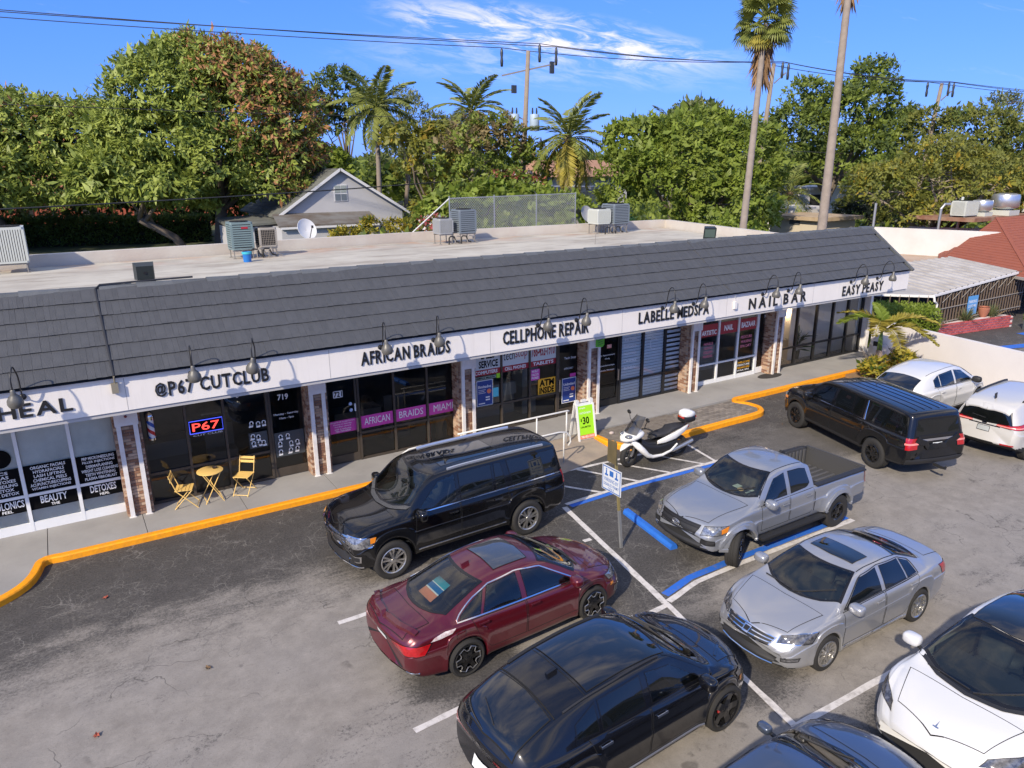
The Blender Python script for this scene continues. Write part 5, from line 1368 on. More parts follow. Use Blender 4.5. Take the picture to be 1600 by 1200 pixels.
# ---- maroon sedan
chrys = dict(paint=pt_maroon,x=(-2.48,2.31),axles=(-1.33,1.36),arch=.372,tyre=.335,rim=.255,tw=.235,track=1.62,belt=.95,cat='sedan',
 top=[(-2.48,.98),(-2.33,1.045),(-2.0,1.065),(-1.78,1.09),(-1.30,1.275),(-.85,1.415),(-.3,1.485),(.05,1.485),(.40,1.435),(1.28,1.02),(1.5,.985),(1.95,.89),(2.2,.79),(2.31,.70)],
 sh=[(-2.48,.88),(-2.2,.965),(-1.6,.99),(-.8,.965),(.2,.935),(1.1,.92),(1.5,.895),(2.0,.79),(2.31,.62)],low=[(-2.48,.36),(-2.2,.27),(-1.8,.22),(1.8,.20),(2.31,.24)],
 w=[(-2.48,.84),(-2.2,.885),(-1.4,.92),(0,.935),(1.3,.925),(1.9,.89),(2.31,.80)],wt=[(-2.48,.72),(-2.1,.73),(-1.75,.69),(-1.2,.60),(-.5,.585),(.35,.60),(.85,.70),(1.28,.80),(1.9,.76),(2.31,.66)],
 crown=[(-2.48,.05),(-1.8,.05),(-.5,.06),(.4,.06),(1.28,.05),(1.9,.08),(2.31,.10)],bow=(.36,.20),lean=(.10,.06),leanz=(.45,.62),tuck=.08,char=.66,shw=.925,tumble=.02,
 windscreen=ws_(1.32,.98,.77,.45,.30,.57),rear_window=ws_(-1.84,-1.58,.66,-.90,-.80,.55,frit=.06),
 side_windows=[dict(lo=[(.93,.965),(-.10,.985)],hi=[(.30,1.335),(-.10,1.395)],mat=g_side),dict(lo=[(-.20,.985),(-.98,1.005)],hi=[(-.20,1.395),(-.78,1.345)],mat=g_side),dict(lo=[(-1.03,1.005),(-1.42,1.02)],hi=[(-.85,1.325),(-1.38,1.075)],mat=g_side)],
 doors=[dict(lo=[(.98,.36),(-.13,.36)],hi=[(1.0,.93),(-.13,.955)],handle=(.02,.86)),dict(lo=[(-.15,.36),(-.86,.37),(-1.06,.60)],hi=[(-.15,.955),(-.8,.97),(-1.22,.985)],handle=(-1.02,.89))],
 lids=[('bonnet',dict(lo=[(1.38,-.72,1),(1.42,0,1),(1.38,.72,1)],hi=[(1.95,-.64,1),(2.2,0,1),(1.95,.64,1)],d=(0,0,-1))),('boot_lid',dict(lo=[(-2.34,-.62,1.3),(-2.44,0,1.3),(-2.34,.62,1.3)],hi=[(-1.86,-.62,1.3),(-1.90,0,1.3),(-1.86,.62,1.3)],d=(0,0,-1)))],
 patches=[('headlight',dict(lo=[(2.2,.46,.66),(1.75,.9,.70)],hi=[(2.15,.46,.77),(1.62,.9,.84)],d=(-1,-.8,-.25),mats=[m_lampc,m_trim],mirror=True,border=.012)),
 ('grille',dict(lo=[(2.4,-.46,.58),(2.4,.46,.58)],hi=[(2.4,-.44,.68),(2.4,.44,.68)],d=(-1,0,0),mats=[m_trim])),('lower_grille',dict(lo=[(2.4,-.62,.26),(2.4,.62,.26)],hi=[(2.4,-.66,.45),(2.4,.66,.45)],d=(-1,0,0),mats=[m_trim],slats=(.97,),smat=m_chrome,sw=.02)),
 ('foglight',dict(lo=[(2.2,.68,.34),(1.95,.88,.36)],hi=[(2.2,.70,.50),(1.95,.88,.50)],d=(-1,-.7,0),mats=[m_lampd,m_chrome],mirror=True,border=.016)),
 ('indicator',dict(lo=[(1.87,.95,.56),(1.78,.95,.56)],hi=[(1.88,.95,.62),(1.78,.95,.62)],d=(-.2,-1,0),mats=[m_amber],mirror=True)),
 ('sunroof',dict(lo=[(.18,-.44,2),(.22,0,2),(.18,.44,2)],hi=[(-.52,-.44,2),(-.50,0,2),(-.52,.44,2)],d=(0,0,-1),mats=[mat('sunroof_glass_b',(.05,.052,.055),.06,coat=1),m_gap],border=.014)),
 ('taillight',dict(lo=[(-2.1,.90,.70),(-2.45,.36,.74)],hi=[(-1.98,.90,.88),(-2.45,.34,.87)],d=(1,-.75,0),mats=[m_tail,m_frit],mirror=True,border=.012,n=16)),
 ('licence_plate',dict(lo=[(-2.5,-.16,.70),(-2.5,.16,.70)],hi=[(-2.5,-.16,.86),(-2.5,.16,.86)],d=(1,0,0),mats=[m_plate],n=3,m=2,off=.016)),
 ('rear_diffuser',dict(lo=[(-2.5,-.62,.34),(-2.5,.62,.34)],hi=[(-2.5,-.7,.42),(-2.5,.7,.42)],d=(1,0,0),mats=[m_trim])),
 ('peeled_patch',dict(lo=[(-1.98,-.95,.905),(-1.80,-.95,.90),(-1.60,-.95,.925)],hi=[(-1.90,-.95,.955),(-1.72,-.95,.99),(-1.52,-.95,.985)],d=(0,1,-.25),mats=[mat('bare_primer',(.66,.64,.62),.7,noise=(14,.9,(.38,.22,.22)))],off=.004)),
 ('fuel_door',dict(lo=[(-1.52,-.95,.77),(-1.36,-.95,.77)],hi=[(-1.54,-.95,.90),(-1.36,-.95,.90)],d=(0,1,0),mats=[pt_maroon,m_gap],border=.007,off=.003))],
 trims=[('window_trim',dict(p=[(.98,1.2,.955),(-.1,1.2,.972),(-1.0,1.2,.992),(-1.50,1.2,1.008),(-1.42,1.2,1.075),(-1.1,1.2,1.235),(-.75,1.2,1.36),(-.2,1.2,1.415),(.28,1.2,1.36),(.98,1.2,.965)],d=(0,-1,0),w=.024,mat=m_chrome,n=60)),
 ('rear_lip',dict(p=[(-2.46,-.6,.38),(-2.2,-.85,.38)],d=(1,.4,0),w=.025,mat=m_chrome,mirror=False)),('boot_spoiler',dict(p=[(-2.32,0,1.3),(-2.27,.4,1.3),(-2.14,.72,1.3)],d=(0,0,-1),w=.11,th=.045,mat=pt_maroon)),
 ('antenna',dict(p=[(-.72,.03,2),(-.86,.03,2)],d=(0,0,-1),w=.05,th=.06,mat=pt_maroon,mirror=False,n=3)),('wiper',dict(p=[(1.27,.05,2),(.86,.55,2)],d=(0,0,-1),w=.018,th=.02,mat=m_trim,mirror=False)),('wiper',dict(p=[(1.22,-.55,2),(1.25,0,2)],d=(0,0,-1),w=.018,th=.02,mat=m_trim,mirror=False))],
 mirror=(.88,.97,pt_maroon),rimstyle=dict(kind='star',n=6,w=.030,lip=False,spk='k',hub=0),
 cabin=dict(x0=-1.5,x1=1.1,dash=.78,zd=.97,seats=[(.0,(-.36,.36),.55),(-.85,(-.36,.36),.58)]))
ch,chc = make_car('maroon_sedan',chrys,(5.68,9.46),.050,'dark red sedan with sunroof and a peeled patch on its rear wing')
# striped card on the parcel shelf of the red car
q = MB(); Vp = [chc.hit((x,y,1.5),(0,0,-1),-.03) for x,y in ((-1.62,-.20),(-1.62,.22),(-1.22,.20),(-1.22,-.18))]
for i,(a,b,m_) in enumerate(((0,.36,0),(.36,.42,1),(.42,.66,2),(.66,.70,1),(.70,1,3))):
 q.mset(m_).add([Vp[0].lerp(Vp[3],a),Vp[1].lerp(Vp[2],a),Vp[1].lerp(Vp[2],b),Vp[0].lerp(Vp[3],b)],[(0,1,2,3)])
card = q.build('window_card',[mat('card_orange',(.75,.28,.14),.6),mat('card_white',(.8,.8,.8),.6),mat('card_blue',(.02,.16,.42),.6),mat('card_teal',(.03,.36,.46),.6)],ch,world=False)
# ---- black crossover in front
stel = dict(paint=pt_bluebk,x=(-2.36,2.28),axles=(-1.41,1.41),arch=.420,tyre=.372,rim=.285,tw=.255,track=1.66,belt=1.09,cat='SUV',
 top=[(-2.36,1.17),(-2.2,1.29),(-1.95,1.40),(-1.55,1.53),(-1.0,1.625),(-.3,1.665),(.1,1.655),(.42,1.60),(1.28,1.155),(1.45,1.125),(1.8,1.06),(2.1,.95),(2.28,.82)],
 sh=[(-2.36,1.02),(-2.0,1.10),(-1.2,1.12),(-.3,1.10),(1.0,1.06),(1.5,1.03),(1.95,.92),(2.28,.72)],low=[(-2.36,.46),(-2.1,.35),(-1.9,.30),(1.9,.28),(2.28,.28)],
 w=[(-2.36,.82),(-2.1,.89),(-1.4,.94),(0,.945),(1.35,.945),(1.9,.90),(2.28,.80)],wt=[(-2.36,.62),(-2.0,.62),(-1.2,.63),(0,.645),(.45,.63),(.9,.73),(1.28,.81),(1.9,.74),(2.28,.60)],
 crown=[(-2.36,.06),(-1,.07),(.4,.06),(1.28,.05),(1.9,.10),(2.28,.12)],bow=(.40,.22),lean=(.16,.03),leanz=(.55,.7),tuck=.09,char=.60,flare=.02,shw=.93,tumble=.02,clad=lambda x,c: .38,
 windscreen=ws_(1.30,.98,.80,.48,.32,.59),
 side_windows=[dict(lo=[(.90,1.125),(-.10,1.15)],hi=[(.36,1.475),(-.10,1.55)],mat=g_side),dict(lo=[(-.20,1.15),(-.98,1.165)],hi=[(-.20,1.555),(-.95,1.51)],mat=g_priv,see=False),dict(lo=[(-1.02,1.165),(-1.40,1.21)],hi=[(-.99,1.505),(-1.36,1.36)],mat=g_priv,see=False)],
 doors=[dict(lo=[(.98,.42),(-.13,.42)],hi=[(.98,1.08),(-.13,1.12)],handle=(.03,.98)),dict(lo=[(-.15,.42),(-.82,.42),(-1.02,.66)],hi=[(-.15,1.12),(-.8,1.135),(-1.22,1.15)],handle=(-.98,1.01))],handle_mat=m_chrome,
 lids=[('bonnet',dict(lo=[(1.38,-.74,1.3),(1.42,0,1.3),(1.38,.74,1.3)],hi=[(1.95,-.62,1.3),(2.18,0,1.3),(1.95,.62,1.3)],d=(0,0,-1)))],
 patches=[('panoramic_roof',dict(lo=[(.40,-.56,2),(.46,0,2),(.40,.56,2)],hi=[(-1.02,-.56,2),(-1.02,0,2),(-1.02,.56,2)],d=(0,0,-1),mats=[mat('sunroof_glass',(.006,.007,.009),.03,coat=1),m_gap],border=.012,n=20,m=12)),
 ('rear_window',dict(lo=[(-2.22,-.58,2),(-2.27,0,2),(-2.22,.58,2)],hi=[(-1.62,-.58,2),(-1.58,0,2),(-1.62,.58,2)],d=(0,0,-1),mats=[mat('sunroof_glass',(.006,.007,.009),.03,coat=1),m_gap],border=.014,n=20,m=12)),
 ('headlight',dict(lo=[(2.15,.50,.74),(1.72,.92,.80)],hi=[(2.1,.52,.86),(1.6,.92,.92)],d=(-1,-.8,-.3),mats=[m_lampd,m_trim],mirror=True,border=.012)),
 ('indicator',dict(lo=[(1.84,.93,.70),(1.76,.93,.70)],hi=[(1.86,.93,.77),(1.76,.93,.79)],d=(-.4,-1,0),mats=[m_amber],mirror=True,off=.012)),
 ('taillight',dict(lo=[(-1.98,.93,.90),(-2.40,.34,.92)],hi=[(-1.9,.92,1.02),(-2.40,.32,1.01)],d=(1,-.7,0),mats=[m_tail,m_chrome],mirror=True,border=.018,n=16)),
 ('licence_plate',dict(lo=[(-2.5,-.16,.60),(-2.5,.16,.60)],hi=[(-2.5,-.16,.76),(-2.5,.16,.76)],d=(1,0,0),mats=[m_plate],n=3,m=2,off=.015)),
 ('grille',dict(lo=[(2.4,-.10,.42),(2.4,.10,.42)],hi=[(2.4,-.26,.84),(2.4,.26,.84)],d=(-1,0,0),mats=[m_trim,m_chrome],border=.02)),
 ('emblem',dict(lo=[(1.13,-.95,.90),(1.08,-.95,.90)],hi=[(1.12,-.95,.95),(1.06,-.95,.95)],d=(0,1,0),mats=[m_chrome],n=3,m=2)),
 ('emblem',dict(lo=[(-2.5,-.045,.985),(-2.5,.045,.985)],hi=[(-2.5,-.035,1.07),(-2.5,.035,1.07)],d=(1,0,0),mats=[m_chrome],n=4,m=3,off=.012))],
 trims=[('sill_trim',dict(p=[(.95,1.2,.345),(-.95,1.2,.345)],d=(0,-1,0),w=.035,th=.02,mat=mat('satin_trim',(.30,.30,.31),.4,.8))),('roof_rail',dict(p=[(.22,.60,2),(-.6,.615,2),(-1.45,.60,2)],d=(0,0,-1),w=.03,th=.03,mat=m_trim)),
 ('antenna',dict(p=[(-1.10,-.02,2),(-1.26,-.02,2)],d=(0,0,-1),w=.06,th=.05,mat=pt_bluebk,mirror=False,n=3)),('rear_spoiler',dict(p=[(-1.56,0,2),(-1.58,.6,2)],d=(0,0,-1),w=.02,th=.012,mat=m_gap)),('panel_seam',dict(p=[(-1.07,0,2),(-1.07,.6,2)],d=(0,0,-1),w=.012,th=.003,mat=m_gap)),
 ('wiper',dict(p=[(-2.15,-.08,2),(-2.0,.34,2)],d=(0,0,-1),w=.02,th=.025,mat=m_trim,mirror=False)),('wiper',dict(p=[(1.26,.05,2),(.84,.55,2)],d=(0,0,-1),w=.018,th=.02,mat=m_trim,mirror=False)),('bonnet_vent',dict(p=[(1.85,.36,2),(1.45,.62,2)],d=(0,0,-1),w=.05,th=.012,mat=pt_bluebk))],
 mirror=(.86,1.10,pt_bluebk),mirror_size=(.09,.14,.10),rimstyle=dict(kind='single',n=5,w=.055,lip=False,spk='k',hub=0),
 cabin=dict(x0=-1.5,x1=1.1,dash=.80,zd=1.10,seats=[(.0,(-.37,.37),.70),(-.85,(-.37,.37),.72)]))
st,stc = make_car('black_crossover',stel,(5.58,6.42),.055,'glossy blue-black crossover with panoramic roof in the near foreground',k_=.935)
for w in [w for w in st.children if w.name.split('.')[0] == 'wheel' and w.location.x > 0]:
 q = MB(); q.cbox((-.14,.02,.08),(.07,.05,.17),Matrix.Rotation(R(-20),3,'Y')); k = q.build('brake_caliper',mat('caliper_red',(.55,.02,.02),.3,coat=.6),w,world=False); k.location = (0,-.085,0)
# ---- slate-blue saloon cut by the lower edge
gry = dict(chrys); gry.update(paint=pt_grey,axles=(-1.38,1.38),rimstyle=dict(T),side_windows=chrys['side_windows'],
 patches=[p for p in chrys['patches'] if p[0] in ('headlight','taillight','licence_plate','grille')],trims=[('antenna',dict(p=[(-.42,.20,2),(-.60,.20,2)],d=(0,0,-1),w=.06,th=.07,mat=pt_grey,mirror=False,n=3)),('wiper',dict(p=[(1.26,.05,2),(.86,.55,2)],d=(0,0,-1),w=.018,th=.02,mat=m_trim,mirror=False))],mirror=(.88,.90,pt_grey),mirror_size=(.07,.10,.06))
gry['windscreen'] = ws_(1.32,.98,.77,.45,.30,.57); gry['rear_window'] = ws_(-1.84,-1.58,.66,-.90,-.80,.55,frit=.06)
make_car('slate_blue_sedan',gry,(5.78,3.68),.03,'slate blue sedan mostly cut off by the lower edge')
# ---- silver sedan
acc = dict(paint=pt_silver,x=(-2.40,2.33),axles=(-1.30,1.32),arch=.365,tyre=.328,rim=.235,tw=.225,track=1.60,belt=.97,cat='sedan',
 top=[(-2.40,.98),(-2.28,1.065),(-1.98,1.10),(-1.66,1.13),(-1.2,1.295),(-.82,1.405),(-.35,1.462),(.05,1.462),(.40,1.405),(1.22,1.03),(1.45,.99),(1.9,.90),(2.18,.80),(2.33,.66)],
 sh=[(-2.40,.86),(-2.15,.98),(-1.6,1.01),(-.8,.985),(.2,.955),(1.0,.935),(1.45,.905),(1.95,.80),(2.33,.58)],low=[(-2.40,.36),(-2.1,.26),(-1.75,.21),(1.75,.20),(2.33,.22)],
 w=[(-2.40,.82),(-2.1,.87),(-1.3,.915),(0,.925),(1.3,.915),(1.9,.88),(2.33,.78)],wt=[(-2.40,.70),(-2.0,.70),(-1.65,.67),(-1.1,.60),(-.4,.60),(.35,.61),(.8,.70),(1.22,.79),(1.9,.74),(2.33,.62)],
 crown=[(-2.40,.06),(-1.7,.05),(-.5,.06),(.4,.06),(1.22,.05),(1.9,.08),(2.33,.12)],bow=(.34,.18),lean=(.10,.05),leanz=(.42,.62),tuck=.07,char=.68,shw=.93,tumble=.018,
 windscreen=ws_(1.26,.92,.77,.45,.32,.57),rear_window=ws_(-1.72,-1.48,.64,-.86,-.78,.55,frit=.05,mat=g_priv),
 side_windows=[dict(lo=[(.86,.985),(-.14,1.005)],hi=[(.32,1.315),(-.14,1.365)],mat=g_priv,see=False),dict(lo=[(-.24,1.005),(-.86,1.02)],hi=[(-.24,1.368),(-.80,1.335)],mat=g_priv,see=False),dict(lo=[(-.90,1.02),(-1.18,1.035)],hi=[(-.84,1.325),(-1.10,1.22)],mat=g_priv,see=False)],
 doors=[dict(lo=[(.94,.34),(-.18,.34)],hi=[(.94,.955),(-.18,.98)],handle=(-.02,.87)),dict(lo=[(-.20,.34),(-.82,.35),(-1.02,.58)],hi=[(-.20,.98),(-.8,.995),(-1.20,1.01)],handle=(-1.0,.90))],
 lids=[('bonnet',dict(lo=[(1.32,-.74,1.2),(1.36,0,1.2),(1.32,.74,1.2)],hi=[(1.98,-.58,1.2),(2.20,0,1.2),(1.98,.58,1.2)],d=(0,0,-1))),('boot_lid',dict(lo=[(-2.28,-.6,1.3),(-2.36,0,1.3),(-2.28,.6,1.3)],hi=[(-1.76,-.6,1.3),(-1.80,0,1.3),(-1.76,.6,1.3)],d=(0,0,-1)))],
 patches=[('grille',dict(lo=[(2.4,-.44,.56),(2.4,0,.54),(2.4,.44,.56)],hi=[(2.4,-.50,.70),(2.4,0,.72),(2.4,.50,.70)],d=(-1,0,0),mats=[m_trim,m_chrome],border=.02,slats=(.34,.62),smat=m_chrome,sw=.022,n=16)),
 ('emblem',dict(lo=[(2.4,-.06,.595),(2.4,.06,.595)],hi=[(2.4,-.07,.69),(2.4,.07,.69)],d=(-1,0,0),mats=[m_black,m_chrome],border=.016,off=.03,n=4,m=3)),
 ('headlight',dict(lo=[(2.2,.54,.63),(1.78,.92,.68)],hi=[(2.1,.54,.76),(1.62,.92,.86)],d=(-1,-.8,-.3),mats=[m_lampd,m_chrome],mirror=True,border=.014,n=14)),
 ('lower_grille',dict(lo=[(2.4,-.52,.27),(2.4,.52,.27)],hi=[(2.4,-.58,.40),(2.4,.58,.40)],d=(-1,0,0),mats=[m_trim],slats=(.03,),smat=m_chrome,sw=.022)),
 ('foglight',dict(lo=[(2.2,.66,.36),(1.98,.84,.37)],hi=[(2.2,.66,.43),(1.96,.86,.45)],d=(-1,-.7,0),mats=[m_lampd,m_trim],mirror=True,border=.018)),
 ('sunroof',dict(lo=[(.20,-.43,2),(.24,0,2),(.20,.43,2)],hi=[(-.22,-.43,2),(-.22,0,2),(-.22,.43,2)],d=(0,0,-1),mats=[mat('sunroof_glass',(.006,.007,.009),.03,coat=1),m_gap],border=.012)),
 ('taillight',dict(lo=[(-2.05,.90,.78),(-2.45,.48,.78)],hi=[(-1.92,.88,.99),(-2.4,.46,.95)],d=(1,-.8,0),mats=[m_tail,m_frit],mirror=True,border=.01))],
 trims=[('wiper',dict(p=[(1.22,.05,2),(.80,.58,2)],d=(0,0,-1),w=.018,th=.02,mat=m_trim,mirror=False)),('wiper',dict(p=[(1.15,-.58,2),(1.20,0,2)],d=(0,0,-1),w=.018,th=.02,mat=m_trim,mirror=False)),('roof_seam',dict(p=[(.30,.575,2),(-.3,.575,2),(-.8,.555,2)],d=(0,0,-1),w=.016,th=.003,mat=m_gap)),('sill_trim',dict(p=[(.9,1.2,.30),(-.9,1.2,.30)],d=(0,-1,0),w=.016,th=.008,mat=m_chrome)),
 ('window_trim',dict(p=[(.90,1.2,.976),(-.2,1.2,.994),(-1.22,1.2,1.022),(-1.14,1.2,1.232),(-.82,1.2,1.348),(-.2,1.2,1.388),(.30,1.2,1.338),(.90,1.2,.985)],d=(0,-1,0),w=.014,mat=m_trim,n=50))],
 mirror=(.82,.99,pt_silver),rimstyle=dict(kind='twin',n=6,w=.022,sp=.15,fl=.10,lip=True),
 cabin=dict(x0=-1.5,x1=1.05,dash=.74,zd=.98,seats=[(.0,(-.36,.36),.56),(-.85,(-.36,.36),.58)]))
make_car('silver_sedan',acc,(10.48,6.48),math.pi - .012,'silver sedan with sunroof facing left beside the pickup',k_=.935)
# ---- white electric car at the right edge
tes = dict(paint=pt_white,x=(-2.42,2.30),axles=(-1.445,1.445),arch=.39,tyre=.352,rim=.255,tw=.245,track=1.64,belt=1.0,cat='car',
 top=[(-2.42,1.0),(-2.25,1.12),(-1.9,1.24),(-1.2,1.50),(-.5,1.615),(0,1.625),(.40,1.56),(1.30,1.06),(1.5,1.02),(1.9,.92),(2.15,.81),(2.30,.68)],
 sh=[(-2.42,.92),(-2,1.03),(-1,1.03),(0,1.01),(1.1,.985),(1.5,.95),(1.95,.83),(2.30,.60)],low=[(-2.42,.4),(-2.1,.26),(-1.8,.2),(1.8,.19),(2.30,.22)],
 w=[(-2.42,.82),(-2,.90),(-1.4,.95),(0,.95),(1.4,.955),(1.95,.91),(2.30,.80)],wt=[(-2.42,.66),(-1.9,.64),(-1,.60),(0,.62),(.4,.62),(.9,.73),(1.30,.82),(1.95,.74),(2.30,.58)],
 crown=[(-2.42,.06),(-1,.07),(.4,.07),(1.30,.05),(1.9,.09),(2.30,.13)],bow=(.38,.2),lean=(.10,.06),leanz=(.42,.6),tuck=.08,char=.64,shw=.92,tumble=.02,
 windscreen=ws_(1.36,1.04,.80,.40,.26,.58,frit=.06),
 side_windows=[dict(lo=[(.98,1.03),(-.15,1.05)],hi=[(.30,1.46),(-.15,1.53)],mat=g_side),dict(lo=[(-.25,1.05),(-1.4,1.07)],hi=[(-.25,1.53),(-1.3,1.36)],mat=g_priv,see=False)],
 doors=[dict(lo=[(1.0,.36),(-.18,.36)],hi=[(1.02,1.0),(-.18,1.03)]),dict(lo=[(-.20,.36),(-.85,.36),(-1.06,.6)],hi=[(-.20,1.03),(-.8,1.04),(-1.25,1.05)])],
 lids=[('bonnet',dict(lo=[(1.42,-.74,1.2),(1.47,0,1.2),(1.42,.74,1.2)],hi=[(1.98,-.56,1.2),(2.16,0,1.2),(1.98,.56,1.2)],d=(0,0,-1)))],
 patches=[('glass_roof',dict(lo=[(.34,-.54,2),(.40,0,2),(.34,.54,2)],hi=[(-1.7,-.54,2),(-1.75,0,2),(-1.7,.54,2)],d=(0,0,-1),mats=[mat('sunroof_glass',(.006,.007,.009),.03,coat=1),m_gap],border=.012,n=20,m=12)),
 ('headlight',dict(lo=[(2.08,.56,.66),(1.70,.93,.72)],hi=[(1.98,.60,.76),(1.52,.92,.88)],d=(-1,-.9,-.4),mats=[m_lampd,m_trim],mirror=True,border=.014,n=14)),
 ('lower_grille',dict(lo=[(2.4,-.60,.27),(2.4,.60,.27)],hi=[(2.4,-.60,.34),(2.4,.60,.34)],d=(-1,0,0),mats=[m_trim])),
 ('foglight',dict(lo=[(2.2,.70,.34),(1.95,.88,.34)],hi=[(2.2,.70,.40),(1.95,.88,.44)],d=(-1,-.7,0),mats=[m_lampd],mirror=True)),
 ('cowl',dict(lo=[(1.12,-.80,1),(1.36,-.4,1),(1.43,0,1),(1.36,.4,1),(1.12,.80,1)],hi=[(1.05,-.81,1),(1.29,-.4,1),(1.36,0,1),(1.29,.4,1),(1.05,.81,1)],d=(0,0,-1),mats=[m_trim],off=.008))],
 trims=[('wiper',dict(p=[(1.32,.05,2),(.92,.60,2)],d=(0,0,-1),w=.018,th=.02,mat=m_trim,mirror=False)),('wiper',dict(p=[(1.24,-.6,2),(1.30,0,2)],d=(0,0,-1),w=.018,th=.02,mat=m_trim,mirror=False))],
 mirror=(.95,1.05,pt_white),rimstyle=dict(kind='y',n=5,w=.03,lip=False,spk='k'),
 cabin=dict(x0=-1.5,x1=1.1,dash=.80,zd=1.02,seats=[(.0,(-.37,.37),.62),(-.85,(-.37,.37),.64)]))
te,tec = make_car('white_electric_car',tes,(10.50,3.64),math.pi,'white electric car with black glass roof at the lower right',k_=.97)
q = MB()
bd_ = [tec.hit((2.02 + a,b,1.2),(0,0,-1),.006) for a,b in ((.05,-.04),(.055,0),(.05,.04),(.035,.035),(.035,.010),(-.05,0),(.035,-.010),(.035,-.035))]
q.add(bd_,[tuple(range(8))]); q.build('emblem',m_chrome,te,world=False)
